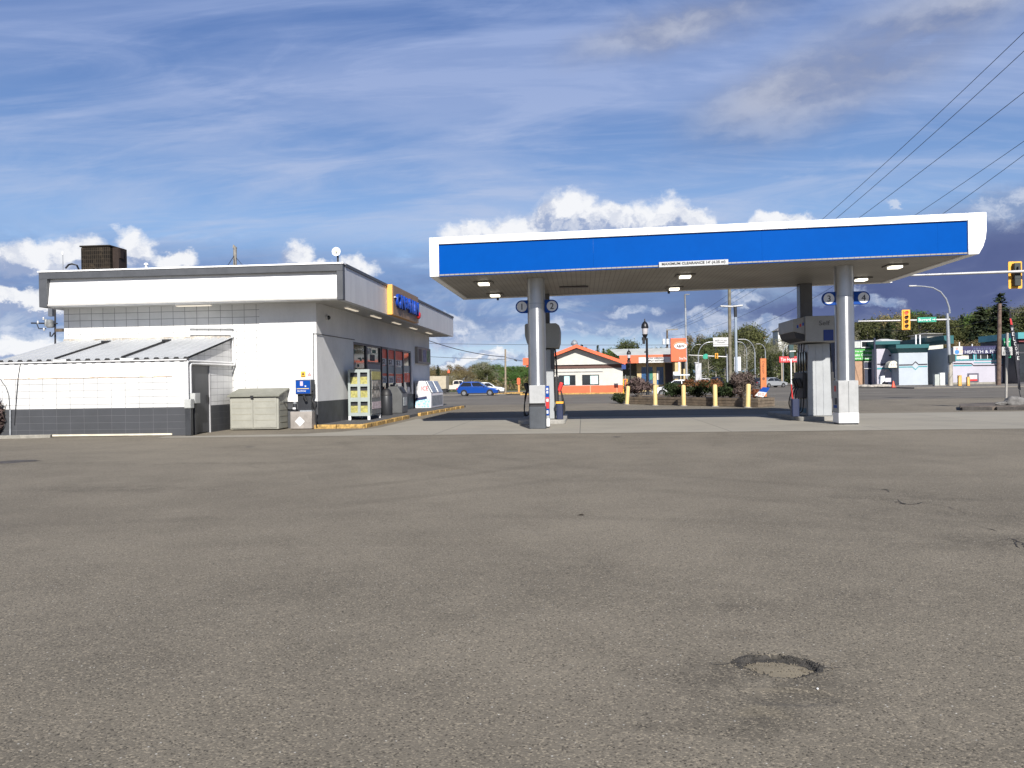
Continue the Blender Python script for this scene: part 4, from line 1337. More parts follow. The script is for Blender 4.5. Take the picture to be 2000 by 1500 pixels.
# front sheet with six openings
xsn = [cgx0, wcol[0][0], wcol[0][1], wcol[1][0], wcol[1][1], cgx1]
zsn = [zb, wrow[0][0], wrow[0][1], wrow[1][0], wrow[1][1], wrow[2][0], wrow[2][1], zt_]
for i in range(5):
    for j in range(7):
        if i in (1, 3) and j in (1, 3, 5):
            continue
        fr.box(xsn[i], xsn[i + 1], cgy0, cgy0 + 0.03, zsn[j], zsn[j + 1])
fr.box(cgx0, cgx1, cgy0 + 0.03, cgy1, zt_ - 0.03, zt_)
fr.box(cgx0, cgx1, cgy0 + 0.03, cgy1, zb, zb + 0.03)
fr.box(cgx0, cgx0 + 0.03, cgy0 + 0.03, cgy1, zb + 0.03, zt_ - 0.03)
fr.box(cgx0 + 0.03, cgx1, cgy1 - 0.03, cgy1, zb + 0.03, zt_ - 0.03)
fr.build('housing', CAGEM, cage)
YLINE = M('yellow_label', (0.36, 0.335, 0.11), 0.5, var=0.3, vs=12)
for a, c in wcol:
    for z0, z1 in wrow:
        MB().box(a - 0.02, c + 0.02, cgy0 + 0.06, cgy0 + 0.075, z0 - 0.02, z0 + (z1 - z0) * 0.62).build('label_panel', YLINE, cage)
        MB().box(a - 0.02, c + 0.02, cgy0 + 0.10, cgy0 + 0.11, z0 + (z1 - z0) * 0.62, z1 + 0.02).build('mesh_screen', DARKMETAL, cage)
dm = MB().box(cgx1 + 0.001, cgx1 + 0.02, cgy0 + 0.18, cgy1 - 0.05, zb + 0.05, zt_ - 0.04).build('side_door', M('locker_mesh', (0.17, 0.18, 0.18), 0.5, 0.2, var=0.2, vs=8), cage)
MB().box(cgx1 + 0.022, cgx1 + 0.03, cgy0 + 0.25, cgy1 - 0.1, 1.66, 1.98).build('side_label', YLINE, dm)
MB().box(cgx1 + 0.022, cgx1 + 0.03, cgy0 + 0.30, cgy1 - 0.25, 0.95, 1.62).build('side_picture', M('locker_picture', (0.36, 0.34, 0.30), 0.5, var=0.6, vs=5), dm)
MB().box(cgx1 + 0.022, cgx1 + 0.03, cgy0 + 0.25, cgy1 - 0.1, 0.52, 0.80).build('side_notice', M('locker_notice', (0.5, 0.42, 0.44), 0.5, var=0.3, vs=9), dm)
txt('PROPANE', 1.0, 0.16, (cgx1 + 0.035, (cgy0 + cgy1) / 2, 1.32), 'R', LETTERK, dm)
for x in (cgx0 + 0.04, cgx1 - 0.06):
    for y in (cgy0 + 0.05, cgy1 - 0.05):
        MB().box(x - 0.04, x + 0.05, y - 0.045, y + 0.04, 0.118, zb).build('foot', WHITE_METAL, cage)
# bins
b1 = thing('litter_barrel', 'slim black litter barrel between the gas locker and the grey bin', 'bin', (-8.55, 35.2, 0.115))
MB().lathe((-8.55, 35.2, 0.118), [(0.23, 0), (0.25, 0.05), (0.255, 0.80), (0.24, 0.84)], 22).build('drum', DARKMETAL, b1, smooth=True)
MB().lathe((-8.55, 35.2, 0.96), [(0.25, 0), (0.25, 0.06), (0.18, 0.25), (0.06, 0.33)], 22).build('hood', BLACK, b1, smooth=True)
wx0, wx1, wy0, wy1 = -9.02, -8.30, 37.2, 38.35
b2 = thing('waste_bin', 'broad dark grey waste bin with a sloping top under the shop windows', 'bin', (-8.65, 37.2, 0.115))
MB().prism([(wx0, 0.118), (wx1, 0.118), (wx1, 1.0), (wx1 - 0.22, 1.36), (wx0, 1.36)], 'Y', wy0, wy1).build('body', M('bin_grey', (0.085, 0.088, 0.09), 0.6, var=0.12), b2, bevel=0.03)
MB().box(wx1 + 0.002, wx1 + 0.02, wy0 + 0.25, wy1 - 0.25, 0.45, 0.85).build('label', M('bin_label', (0.33, 0.36, 0.37), 0.5, var=0.3, vs=10), b2)
MB().add([(wx1 - 0.02, wy0 + 0.2, 1.06), (wx1 - 0.02, wy1 - 0.2, 1.06), (wx1 - 0.17, wy1 - 0.2, 1.30), (wx1 - 0.17, wy0 + 0.2, 1.30)], [(0, 1, 2, 3)]).shear(lambda v: (v[0] + 0.02, v[1], v[2] + 0.01)).build('opening', BLACK, b2)
MB().box(wx0 + 0.1, wx0 + 0.4, wy0 + 0.2, wy0 + 0.6, 1.365, 1.46).build('lid', M('bin_lid', (0.16, 0.16, 0.16), 0.5), b2, bevel=0.03)

# ice chest
ix0, ix1, iy0, iy1 = -9.06, -8.18, 43.75, 47.6
ice = thing('ice_freezer', 'white ice freezer with a blue ice picture on its end, under the notice board', 'freezer', ((ix0 + ix1) / 2, iy0, 0.115))
zb = 0.13
ip = [(ix0, zb), (ix1, zb), (ix1, 0.92), (ix1 - 0.32, 1.60), (ix0, 1.62)]
MB().prism(ip, 'Y', iy0, iy1).build('cabinet', M('freezer_white', (0.58, 0.58, 0.60), 0.4, var=0.05), ice, bevel=0.02)
ICEB = bpy.data.materials.new('ice_cube_print')
ICEB.use_nodes = True
k = NT(ICEB.node_tree); b = k.n['Principled BSDF']
pos = k.node('ShaderNodeNewGeometry').outputs['Position']
vo = k.node('ShaderNodeTexVoronoi'); k.put(vo.inputs['Vector'], pos); vo.inputs['Scale'].default_value = 9
k.put(b.inputs['Base Color'], k.mix(k.ramp(vo.outputs['Distance'], 0.1, 0.6), (0.10, 0.42, 0.66, 1), (0.5, 0.72, 0.82, 1)))
b.inputs['Roughness'].default_value = 0.4
MB().prism([(ix0 + 0.02, zb + 0.06), (ix1 - 0.06, zb + 0.06), (ix1 - 0.06, 0.66), (ix0 + 0.02, 0.52)], 'Y', iy0 - 0.006, iy0 - 0.002).build('ice_picture', ICEB, ice)
MB().prism([(ix0 + 0.02, 0.524), (ix1 - 0.2, 0.64), (ix1 - 0.25, 0.78), (ix0 + 0.02, 0.68)], 'Y', iy0 - 0.006, iy0 - 0.002).build('dark_band', M('ice_navy', (0.02, 0.03, 0.09), 0.5), ice)
txt('ICE', 0.36, 0.22, (ix0 + 0.55, iy0 - 0.008, 1.20), 'F', LETTERR, ice)
MB().box(ix0 + 0.03, ix0 + 0.2, iy0 - 0.006, iy0 - 0.002, 1.1, 1.5).build('list_label', M('label_grey', (0.42, 0.42, 0.42), 0.5, var=0.3, vs=12), ice)
for a, c in ((iy0 + 0.15, (iy0 + iy1) / 2 - 0.05), ((iy0 + iy1) / 2 + 0.05, iy1 - 0.15)):
    d_ = MB().add([(ix1 + 0.006, a, 0.96), (ix1 + 0.006, c, 0.96), (ix1 - 0.295, c, 1.58), (ix1 - 0.295, a, 1.58)], [(0, 1, 2, 3)]).shear(lambda v: (v[0] + 0.012, v[1], v[2] + 0.006)).build('glass_door', M('freezer_glass', (0.30, 0.31, 0.33), 0.12, var=0.4, vs=2), ice)
    MB().tube([(ix1 + 0.03, a + 0.1, 0.98), (ix1 - 0.28, a + 0.1, 1.60)], 0.02).build('handle', WHITE_METAL, d_)
MB().box(ix1 + 0.002, ix1 + 0.012, iy0 + 0.2, iy1 - 0.2, 0.25, 0.80).build('front_grille', M('grille_grey', (0.22, 0.25, 0.28), 0.5, var=0.3, vs=5), ice)
# ================================================================== pump canopy
KX0, KX1, KY0, KY1 = -4.56, 11.36, 24.5, 31.6
KB, KH, SL_ = 4.71, 1.18, 0.0138           # soffit height at the left end, fascia height, rise to the right


def tilt(v):
    return (v[0], v[1], v[2] + (v[0] - KX0) * SL_)


can = thing('fuel_canopy', 'long flat pump canopy with a bright blue fascia framed in white on silver columns', 'canopy', ((KX0 + KX1) / 2, (KY0 + KY1) / 2, 0))
deckm = bpy.data.materials.new('canopy_deck_panels')
deckm.use_nodes = True
k = NT(deckm.node_tree); b = k.n['Principled BSDF']
pos = k.node('ShaderNodeNewGeometry').outputs['Position']
kx_, ky_, kz_ = k.xyz(pos)
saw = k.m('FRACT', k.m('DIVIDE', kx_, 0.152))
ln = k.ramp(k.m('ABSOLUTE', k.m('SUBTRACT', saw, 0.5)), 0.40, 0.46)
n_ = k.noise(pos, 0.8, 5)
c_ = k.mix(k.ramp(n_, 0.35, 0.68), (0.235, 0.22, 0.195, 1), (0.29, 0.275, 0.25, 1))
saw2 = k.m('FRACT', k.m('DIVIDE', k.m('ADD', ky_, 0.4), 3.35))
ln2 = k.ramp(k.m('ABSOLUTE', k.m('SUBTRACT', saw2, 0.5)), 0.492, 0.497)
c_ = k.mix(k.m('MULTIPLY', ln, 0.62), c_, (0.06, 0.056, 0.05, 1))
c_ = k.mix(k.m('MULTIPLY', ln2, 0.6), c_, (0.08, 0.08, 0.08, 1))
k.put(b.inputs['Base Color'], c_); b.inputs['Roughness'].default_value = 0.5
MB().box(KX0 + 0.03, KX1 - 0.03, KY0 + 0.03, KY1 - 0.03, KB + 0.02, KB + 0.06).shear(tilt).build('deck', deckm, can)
MB().box(KX0 + 0.2, KX1 - 0.2, KY0 + 0.2, KY1 - 0.2, KB + 0.5, KB + 0.55).shear(tilt).build('roof', STEEL, can)
# blue panels with hairline joints
pb = MB()
joints = [KX0 + 0.29, P(1160, 560, KY0).x, P(1490, 560, KY0).x, P(1833, 480, KY0).x, KX1 - 0.31]
for a, c in zip(joints, joints[1:]):
    pb.box(a + 0.0012, c - 0.0012, KY0 + 0.04, KY0 + 0.1, KB - 0.002, KB + KH - 0.22)
pb.shear(tilt).build('blue_panel', BLUE, can)
fr = MB()
fr.box(KX0, KX0 + 0.285, KY0, KY0 + 0.2, KB - 0.006, KB + KH)
tops = [KX0 + 0.287, P(1040, 460, KY0).x, P(1265, 450, KY0).x, P(1540, 435, KY0).x, KX1 - 0.31]
for a, c in zip(tops, tops[1:]):
    fr.box(a, c - 0.003, KY0 - 0.02, KY0 + 0.2, KB + KH - 0.215, KB + KH)
fr.shear(tilt).build('white_frame', WHITE_METAL, can, bevel=0.012)
prof = [(KX1 - 0.305, KB - 0.01), (KX1 - 0.02, KB - 0.01), (KX1 + 0.10, KB + 0.20), (KX1 + 0.17, KB + 0.42), (KX1 + 0.20, KB + 0.66), (KX1 + 0.20, KB + KH), (KX1 - 0.305, KB + KH)]
MB().prism(prof, 'Y', KY0 - 0.02, KY1 - 0.21).shear(tilt).build('end_fascia', WHITE_METAL, can, bevel=0.008)
mb = MB().box(KX0, KX0 + 0.2, KY0 + 0.202, KY1 - 0.202, KB - 0.006, KB + KH)
mb.box(KX0, KX1 + 0.1, KY1 - 0.2, KY1, KB - 0.006, KB + KH)
mb.shear(tilt).build('side_fascia', WHITE_METAL, can)
for (u, v) in [(945, 552), (967, 575), (1338, 538), (1317, 562), (1748, 519), (1682, 544)]:
    zz = 4.8
    q = G(u, v, zz)
    zz = KB + (q.x - KX0) * SL_
    q = G(u, v, zz)
    a = MB().box(q.x - 0.30, q.x + 0.30, q.y - 0.30, q.y + 0.30, zz - 0.02, zz + 0.018).build('light_frame', M('lamp_frame', (0.12, 0.11, 0.10), 0.5), can)
    MB().box(q.x - 0.17, q.x + 0.17, q.y - 0.19, q.y + 0.19, zz - 0.085, zz - 0.021).build('lens', LAMPLIT, a, bevel=0.01)
for (u, v) in [(975, 583), (1310, 568), (1690, 551)]:
    q = G(u, v, 4.75)
    zz = KB + (q.x - KX0) * SL_
    MB().cyl((q.x, KY1 - 0.25, zz + 0.01), (q.x, KY1 - 0.25, zz - 0.10), 0.05, 0.04).build('drain_spout', BLACK, can)
MB().box(-0.75, 0.25, 28.6, 28.95, KB + 0.045, KB + 0.07).build('hatch', DARKMETAL, can)

CY, RY = 26.25, 31.0
colx = (-1.44, 8.13)
rot_r = 0.285
for cx in colx:
    zt = KB + (cx - KX0) * SL_ + 0.02
    mb = MB().cyl((cx, CY, 1.34), (cx, CY, zt), rot_r, rot_r, 40)
    c_o = mb.build('column', SILVER, can, smooth=True)
    MB().cyl((cx, CY, 3.96), (cx, CY, 3.985), rot_r + 0.004, rot_r + 0.004, 40, cap=False).build('seam_ring', STEEL, c_o)
    if cx > 0:
        MB().box(cx - 0.30, cx + 0.30, CY - 0.3, CY + 0.3, 0.37, 1.36).build('cladding', SILVERFLAT, c_o, bevel=0.015)
        MB().box(cx - 0.302, cx + 0.302, CY - 0.302, CY + 0.302, 0.05, 0.368).build('base_band', WHITE_METAL, c_o, bevel=0.01)
        MB().box(cx - 0.28, cx + 0.28, CY - 0.28, CY + 0.28, 0.008, 0.05).build('foot_plate', DARKMETAL, c_o)
        MB().box(cx - 0.302 + 0.30, cx + 0.006, CY - 0.306, CY - 0.3005, 0.37, 1.35).build('panel_joint', DARKMETAL, c_o)
        sk = MB().box(cx - 0.310, cx - 0.302, CY - 0.22, CY + 0.22, 0.5, 1.30).build('notice_panel', M('notice_grey', (0.36, 0.37, 0.37), 0.5, var=0.15), c_o)
        MB().box(cx - 0.314, cx - 0.311, CY - 0.1, CY + 0.1, 1.02, 1.2).build('notice_red', RED, sk)
        MB().box(cx - 0.314, cx - 0.311, CY - 0.18, CY + 0.05, 0.62, 0.82).build('notice_black', LETTERK, sk)
        MB().box(cx - 0.314, cx - 0.311, CY - 0.18, CY + 0.18, 0.51, 0.60).build('notice_blue', SIGNBLUE, sk)
    else:
        MB().box(cx - 0.20, cx + 0.37, CY - 0.22, CY + 0.26, 0.30, 1.345).build('cladding', SILVERFLAT, c_o, bevel=0.01)
        MB().box(cx - 0.202, cx + 0.372, CY - 0.222, CY + 0.262, 0.05, 0.298).build('base_band', WHITE_METAL, c_o, bevel=0.008)
        MB().box(cx - 0.19, cx + 0.36, CY - 0.21, CY + 0.25, 0.008, 0.05).build('foot_plate', DARKMETAL, c_o)
        X0, X1 = cx + 0.255, cx + 0.37
        fp = MB().box(X0, X1, CY - 0.228, CY - 0.223, 0.40, 1.34).build('notice_panel', SIGNBLUE, c_o)
        MB().box(X0 + 0.006, X1, CY - 0.233, CY - 0.229, 0.62, 0.98).build('notice_red', RED, fp)
        for zz in (1.24, 1.14):
            MB().box(X0 + 0.035, X1 - 0.025, CY - 0.233, CY - 0.229, zz - 0.035, zz + 0.035).build('notice_letter', LETTERW, fp)
        MB().box(X0 + 0.03, X1 - 0.03, CY - 0.233, CY - 0.229, 0.46, 0.56).build('notice_letter', LETTERW, fp)
        MB().box(X0 + 0.03, X1 - 0.02, CY - 0.2355, CY - 0.2335, 0.84, 0.93).build('notice_letter', LETTERW, fp)
for cx, wd in ((-1.42, 0.22), (8.19, 0.22)):
    zt = KB + (cx - KX0) * SL_ + 0.02
    MB().box(cx - wd, cx + wd, RY - 0.24, RY + 0.24, 0.16, zt).build('rear_column', M('rear_column_paint', (0.11, 0.11, 0.115), 0.4, 0.2, var=0.1), can, bevel=0.02)

# clearance sign
a, c = P(1287, 515, KY0), P(1422, 513, KY0)
zc = (P(1287, 516, KY0).z + P(1422, 513, KY0).z) / 2
cl = thing('clearance_sign', 'narrow white height clearance plate with black letters hung on the blue fascia', 'sign', ((a.x + c.x) / 2, KY0 - 0.02, zc))
MB().box(a.x, c.x, KY0 - 0.03, KY0 - 0.005, -0.075, 0.075).shear(lambda v: (v[0], v[1], zc + v[2] + (v[0] - (a.x + c.x) / 2) * SL_)).build('plate', M('clearance_plate', (0.44, 0.45, 0.46), 0.5, var=0.04), cl)
t_ = txt("MAXIMUM CLEARANCE 14' (4.25 m)", (c.x - a.x) * 0.92, 0.10, ((a.x + c.x) / 2, KY0 - 0.035, zc + 0.004), 'F', LETTERK, cl, bold=0.03)
t_.data.transform(Matrix.Rotation(-math.atan(SL_), 4, 'Y'))

# bin in front of the left column
bx0, bx1, by0, by1 = P(1034, 800, 25.5).x, P(1065, 800, 25.5).x, 25.5, 25.95
bn = thing('court_bin', 'dark waste bin with a silver hood standing against the left front canopy column', 'bin', ((bx0 + bx1) / 2, by0, 0))
MB().prism(rrect(bx0 - 0.02, bx1 + 0.02, by0, by1, 0.05), 'Z', 0.008, 0.70).build('body', M('bin_blue_grey', (0.055, 0.062, 0.072), 0.55, var=0.15, streak=0.2), bn, bevel=0.01)
MB().box(bx0 + 0.02, bx1 - 0.02, by0 + 0.05, by1 - 0.02, 0.70, 0.80).build('slot', BLACK, bn)
MB().box(bx0, bx1, by0 - 0.01, by1, 0.80, 1.37).build('hood', SILVERFLAT, bn, bevel=0.015)

# number signs on the columns
for (n_, cxs, cxc, lb) in (('1', -1.90, -1.44, 'left facing blue lobe with a white disc reading 1 on the left column'), ('2', -0.94, -1.44, 'right facing blue lobe with a white disc reading 2 on the left column'),
                          ('3', 7.66, 8.13, 'left facing blue lobe with a white disc reading 3 on the right column'), ('4', 8.70, 8.13, 'right facing blue lobe with a white disc reading 4 on the right column')):
    zc = 3.89 if cxc < 0 else 3.91
    s_ = thing('pump_number_sign', lb, 'number sign', (cxs, CY, zc), 'pump number signs on the canopy columns')
    y0_, y1_ = CY - 0.05, CY + 0.05
    sg_ = -1 if cxs < cxc else 1
    r_ = 0.205
    pts = [(cxs + sg_ * r_ * math.sin(a_), zc + r_ * math.cos(a_)) for a_ in np.linspace(0, math.pi, 18)]
    edge = cxc + sg_ * 0.24
    pts = [(edge, zc + r_)] + pts + [(edge, zc - r_)]
    MB().prism(pts, 'Y', y0_, y1_).build('lobe', SIGNBLUE, s_, bevel=0.008)
    MB().lathe((cxs, y0_ - 0.006, zc), [(0.165, 0.0), (0.165, 0.005)], 32, 'Y').build('disc', LETTERW, s_)
    txt(n_, 0.5, 0.19, (cxs, y0_ - 0.011, zc), 'F', LETTERK, s_, fit=False)

# islands
for cx, lb in ((-1.43, 'concrete kerbed island under the left dispenser'), (8.05, 'concrete kerbed island under the right dispenser')):
    mb = MB().prism(rrect(cx - 0.72 - 0.1, cx + 0.82, 28.2, 33.2, 0.25), 'Z', 0.0, 0.15)
    o = mb.build('pump_island', CONC, loc=(cx, 30.5, 0), bevel=0.02)
    tag(o, lb, 'pump island', 'pump islands')


def dispenser(cx, label, y0, y1, hooded):
    t = thing('fuel_dispenser', label, 'fuel dispenser', (cx, y0, 0.15), 'fuel dispensers under the canopy')
    hw = 0.39
    bodym = M('dispenser_silver', (0.37, 0.385, 0.395), 0.42, 0.3, var=0.06, streak=0.12)
    prof = [(cx - hw - 0.02, 0.152), (cx + hw + 0.02, 0.152), (cx + hw, 1.0), (cx + hw - 0.03, 2.62), (cx - hw + 0.03, 2.62), (cx - hw, 1.0)]
    bo = MB().prism(prof, 'Y', y0, y1).build('body', bodym, t, bevel=0.02)
    for dx_ in (-0.11, 0.13):
        MB().box(cx + dx_ - 0.006, cx + dx_ + 0.006, y0 - 0.012, y0 - 0.001, 0.2, 2.6).build('seam', STEEL, bo)
    ztop = 3.52
    zlo = 2.66
    if hooded:
        hm = M('dispenser_head_grey', (0.33, 0.33, 0.32), 0.5, 0.1, var=0.06)
        hp = rrect(cx - 0.60, cx + 0.62, zlo, ztop, 0.05)
        he = MB().prism(hp, 'Y', y0 - 0.62, y1 + 0.3).build('head', hm, t, bevel=0.01)
        txt('Self', 0.36, 0.16, (cx + 0.02, y0 - 0.626, 3.28), 'F', M('grey_lettering', (0.12, 0.12, 0.12), 0.5), he)
        MB().box(cx - 0.02, cx + 0.30, y0 - 0.632, y0 - 0.622, 2.69, 3.05).build('blue_square', M('head_blue', (0.01, 0.035, 0.20), 0.4), he)
        for sg_ in (-1, 1):
            xi = cx + sg_ * 0.605; xo = cx + sg_ * 0.98
            sp_ = MB().prism([(xi, 3.50), (xo, 3.43), (xo, 3.02), (xi, 2.92)], 'Y', y0 - 0.55, y1 + 0.2).build('side_panel', M('side_panel_grey', (0.27, 0.27, 0.265), 0.5, var=0.1) if sg_ < 0 else M('side_panel_dark', (0.035, 0.036, 0.04), 0.5), he, bevel=0.01)  # right panel near black: its shadowed side put into the colour
            MB().prism([(xi, 2.915), (xo - sg_ * 0.02, 3.015), (xo - sg_ * 0.10, 2.80), (xi, 2.70)], 'Y', y0 - 0.52, y1 + 0.15).build('canopy_lens', M('side_panel_dark', (0.035, 0.036, 0.04)), sp_)
            if sg_ < 0:
                for (a_, z_, mt) in ((0.08, 3.18, LETTERB), (0.17, 3.22, RED), (0.26, 3.26, LETTERB)):
                    MB().box(xi - 0.32 + a_ - 0.02, xi - 0.32 + a_ + 0.03, y0 - 0.558, y0 - 0.552, z_ - 0.05, z_ + 0.05).build('price_mark', mt, he)
    else:
        hm = M('dispenser_head_dark', (0.27, 0.275, 0.265), 0.5, 0.1, var=0.06)
        hp = [(cx - 0.60, ztop - 0.05), (cx - 0.56, ztop), (cx + 0.50, ztop), (cx + 0.61, ztop - 0.08), (cx + 0.64, ztop - 0.28), (cx + 0.62, zlo + 0.20), (cx + 0.56, zlo),
              (cx - 0.42, zlo), (cx - 0.53, zlo + 0.18), (cx - 0.60, zlo + 0.45)]
        MB().prism(hp, 'Y', y0 - 0.25, y1 + 0.25).build('head', hm, t, bevel=0.01)
        MB().box(cx + hw - 0.10, cx + hw + 0.03, y0 - 0.10, y0 - 0.002, 1.9, 2.655).build('trunk', M('trunk_dark', (0.06, 0.063, 0.068), 0.45), t)
    # side bays with nozzles and hoses
    for sg_ in (-1, 1):
        xi = cx + sg_ * (hw + 0.021)
        bay = MB().box(xi, xi + sg_ * 0.11, y0 + 0.10, y1 - 0.05, 0.75, 1.65).build('nozzle_bay', BLACK, t, bevel=0.02)
        for j, yy in enumerate((y0 + 0.22, y0 + 0.55, y0 + 0.88)):
            if yy > y1 - 0.1:
                continue
            xo = xi + sg_ * 0.19
            MB().obox((xo, yy, 1.28), 0.13, 0.09, 0.34, (0, sg_ * 0.35, 0)).build('nozzle', RED if (j == 0 and sg_ > 0 and not hooded) else BLACK, bay, bevel=0.03)
            pts = [(xo, yy, 1.16), (xo + sg_ * (0.12 if hooded else 0.05), yy - 0.04, 1.0), (xo + sg_ * ((0.16 if hooded else 0.08) + 0.03 * j), yy - 0.05, 0.55), (xo + sg_ * 0.08, yy - 0.08, 0.27), (xo - sg_ * 0.08, yy - 0.06, 0.40), (xi + sg_ * 0.07, yy - 0.04, 1.2), (xi + sg_ * 0.06, yy, 2.0), (xi + sg_ * 0.02, yy, 2.64)]
            # smooth the run of the hose
            sm = []
            for i in range(len(pts) - 1):
                p0 = Vector(pts[max(i - 1, 0)]); p1 = Vector(pts[i]); p2 = Vector(pts[i + 1]); p3 = Vector(pts[min(i + 2, len(pts) - 1)])
                for tt in np.linspace(0, 1, 7)[:-1]:
                    sm.append(0.5 * ((2 * p1) + (p2 - p0) * tt + (2 * p0 - 5 * p1 + 4 * p2 - p3) * tt * tt + (-p0 + 3 * p1 - 3 * p2 + p3) * tt ** 3))
            sm.append(Vector(pts[-1]))
            MB().tube(sm, 0.021, 7).build('hose', BLACK, t, smooth=True)
        MB().box(xi, xi + sg_ * 0.012, y0 + 0.1, y1 - 0.1, 1.7, 2.35).build('display', GLASS, t)
        lo_ = MB().box(xi, xi + sg_ * 0.014, y0 + 0.08, y1 - 0.06, 0.2, 0.72).build('lower_panel', M('lower_panel', (0.32, 0.33, 0.34), 0.5, var=0.1), t)
        MB().box(xi + sg_ * 0.015, xi + sg_ * 0.02, y0 + 0.1, y1 - 0.1, 0.25, 0.42).build('blue_stripe', M('stripe_teal', (0.05, 0.16, 0.25), 0.5), lo_)
    return t


dispenser(-1.40, 'dark headed fuel dispenser with a red nozzle half hidden behind the left canopy column', 29.0, 30.1, False)
dispenser(8.05, 'silver fuel dispenser with a grey head reading Self beside the right canopy column', 28.75, 30.1, True)
# washer bucket hung at the right dispenser
q = P(1553, 788, 28.55)
wb = thing('squeegee_bucket', 'dark blue windscreen washer bucket with a red handled squeegee beside the right dispenser', 'bucket', (q.x, 28.6, 0.15))
MB().prism(rrect(q.x - 0.12, q.x + 0.12, 28.45, 28.75, 0.04), 'Z', 0.152, 0.75).build('tub', M('tub_navy', (0.012, 0.02, 0.06), 0.5), wb, bevel=0.01)
MB().tube([(q.x - 0.05, 28.6, 0.6), (q.x - 0.11, 28.6, 1.25)], 0.018).build('squeegee', RED, wb)
q = P(1094, 778, 28.9)
wb = thing('squeegee_bucket', 'dark blue washer bucket with a yellow rim right of the left dispenser', 'bucket', (q.x, 28.75, 0.15))
MB().prism(rrect(q.x - 0.13, q.x + 0.10, 28.6, 28.9, 0.04), 'Z', 0.152, 0.70).build('tub', M('tub_navy', (0.012, 0.02, 0.06)), wb, bevel=0.01)
MB().prism(rrect(q.x - 0.15, q.x + 0.12, 28.58, 28.92, 0.04), 'Z', 0.70, 0.77).build('rim', SIGNALYEL, wb)
# ================================================================== bollards and planter
bl = [(1225, 1221, 789, 754), (1280, 1281, 792, 752), (1335, 1337, 793, 752), (1397, 1398, 794, 751), (1460, 1463, 796, 750)]
bl = [(1224.5, 1226.5, 790, 754), (1280, 1281, 792, 752), (1335.5, 1337, 793, 752), (1397, 1398.5, 794, 751), (1460.5, 1463.5, 796, 750)]
blab = ['pale yellow bollard leaning slightly, leftmost of the row before the planter', 'pale yellow bollard standing before the black street lamp, second from the left',
        'pale yellow bollard in front of the dark green shrub, middle of the row', 'pale yellow bollard in front of the red tipped hedge, fourth from the left',
        'tallest pale yellow bollard before the bare bush, rightmost of the row']
first = None
BOLPOS = []
for (ub, ut, vb, vt), lb in zip(bl, blab):
    p = G(ub, vb)
    h = P(ut, vt, p.y).z
    BOLPOS.append(p)
    o = thing('bollard', lb, 'bollard', (p.x, p.y, 0), 'yellow bollards before the planter')
    MB().lathe((p.x, p.y, 0), [(0.118, 0.0), (0.118, h - 0.06), (0.105, h - 0.02), (0.06, h + 0.005), (0.01, h + 0.012)], 20).build('post', YELLOW, o, smooth=True)
    MB().lathe((p.x, p.y, 0), [(0.19, 0.001), (0.185, 0.03), (0.13, 0.04)], 18).build('footing', CONC, o, smooth=True)
    if ub < 1230:
        o.rotation_euler = (0, R(4.5), 0)
    elif ub > 1450:
        o.rotation_euler = (0, R(2.5), 0)

d_ = (BOLPOS[4] - BOLPOS[0]).normalized()
nrm = Vector((-d_.y, d_.x, 0))
if nrm.y < 0:
    nrm = -nrm
A_ = BOLPOS[0] - d_ * 0.3 + nrm * 0.55
B_ = BOLPOS[4] + d_ * 0.2 + nrm * 0.55
C_ = B_ + d_ * 1.6 + nrm * 1.4
pol = [A_, B_, B_ + Vector((1.0, 1.3, 0)), B_ + Vector((1.1, 5.5, 0)), A_ + Vector((2.6, 6.0, 0)), A_ + Vector((0.1, 3.2, 0))]
plt_ = thing('planter', 'low timber edged planter bed of shrubs behind the yellow bollards', 'planter', tuple((A_ + B_) / 2))
hts = 0.46
mb = MB()
for i in range(len(pol)):
    a, c = pol[i], pol[(i + 1) % len(pol)]
    dd = (c - a); L = dd.length; ang = math.atan2(dd.y, dd.x); mid_ = (a + c) / 2
    rows = 3
    for r_ in range(rows):
        mb.obox((mid_.x, mid_.y, hts * (r_ + 0.5) / rows + random.Random(i * 7 + r_).uniform(-.004, .004)), L + 0.1, 0.14 + 0.01 * (r_ % 2), hts / rows - 0.012, (0, 0, ang))
mb.build('timber_wall', TIMBER, plt_, bevel=0.012)
MB().add([(p.x, p.y, hts - 0.06) for p in pol], [tuple(range(len(pol)))]).build('soil', M('planter_soil', (0.085, 0.062, 0.042), 0.95, var=0.3, vs=3, bump=0.6, bs=20), plt_)


# ------------------------------------------------------------------ foliage
def leaf_mesh(name, pts, nrm_, size, mat, seed=0, elong=1.4, jitter=0.5):
    rs = np.random.RandomState(seed)
    n = len(pts)
    nv = nrm_ + rs.normal(0, jitter, (n, 3))
    nv /= np.linalg.norm(nv, axis=1, keepdims=True) + 1e-9
    a = rs.normal(0, 1, (n, 3))
    t = np.cross(nv, a); t /= np.linalg.norm(t, axis=1, keepdims=True) + 1e-9
    b = np.cross(nv, t)
    s = size * rs.uniform(0.6, 1.35, (n, 1))
    q = np.empty((n, 4, 3))
    q[:, 0] = pts - t * s * elong
    q[:, 1] = pts - b * s * 0.6
    q[:, 2] = pts + t * s * elong
    q[:, 3] = pts + b * s * 0.6
    me = bpy.data.meshes.new(name)
    me.vertices.add(n * 4); me.loops.add(n * 4); me.polygons.add(n)
    me.vertices.foreach_set('co', q.ravel())
    me.loops.foreach_set('vertex_index', np.arange(n * 4, dtype=np.int32))
    me.polygons.foreach_set('loop_start', np.arange(0, n * 4, 4, dtype=np.int32))
    me.polygons.foreach_set('loop_total', np.full(n, 4, dtype=np.int32))
    me.update(calc_edges=True)
    me.materials.append(mat)
    return me


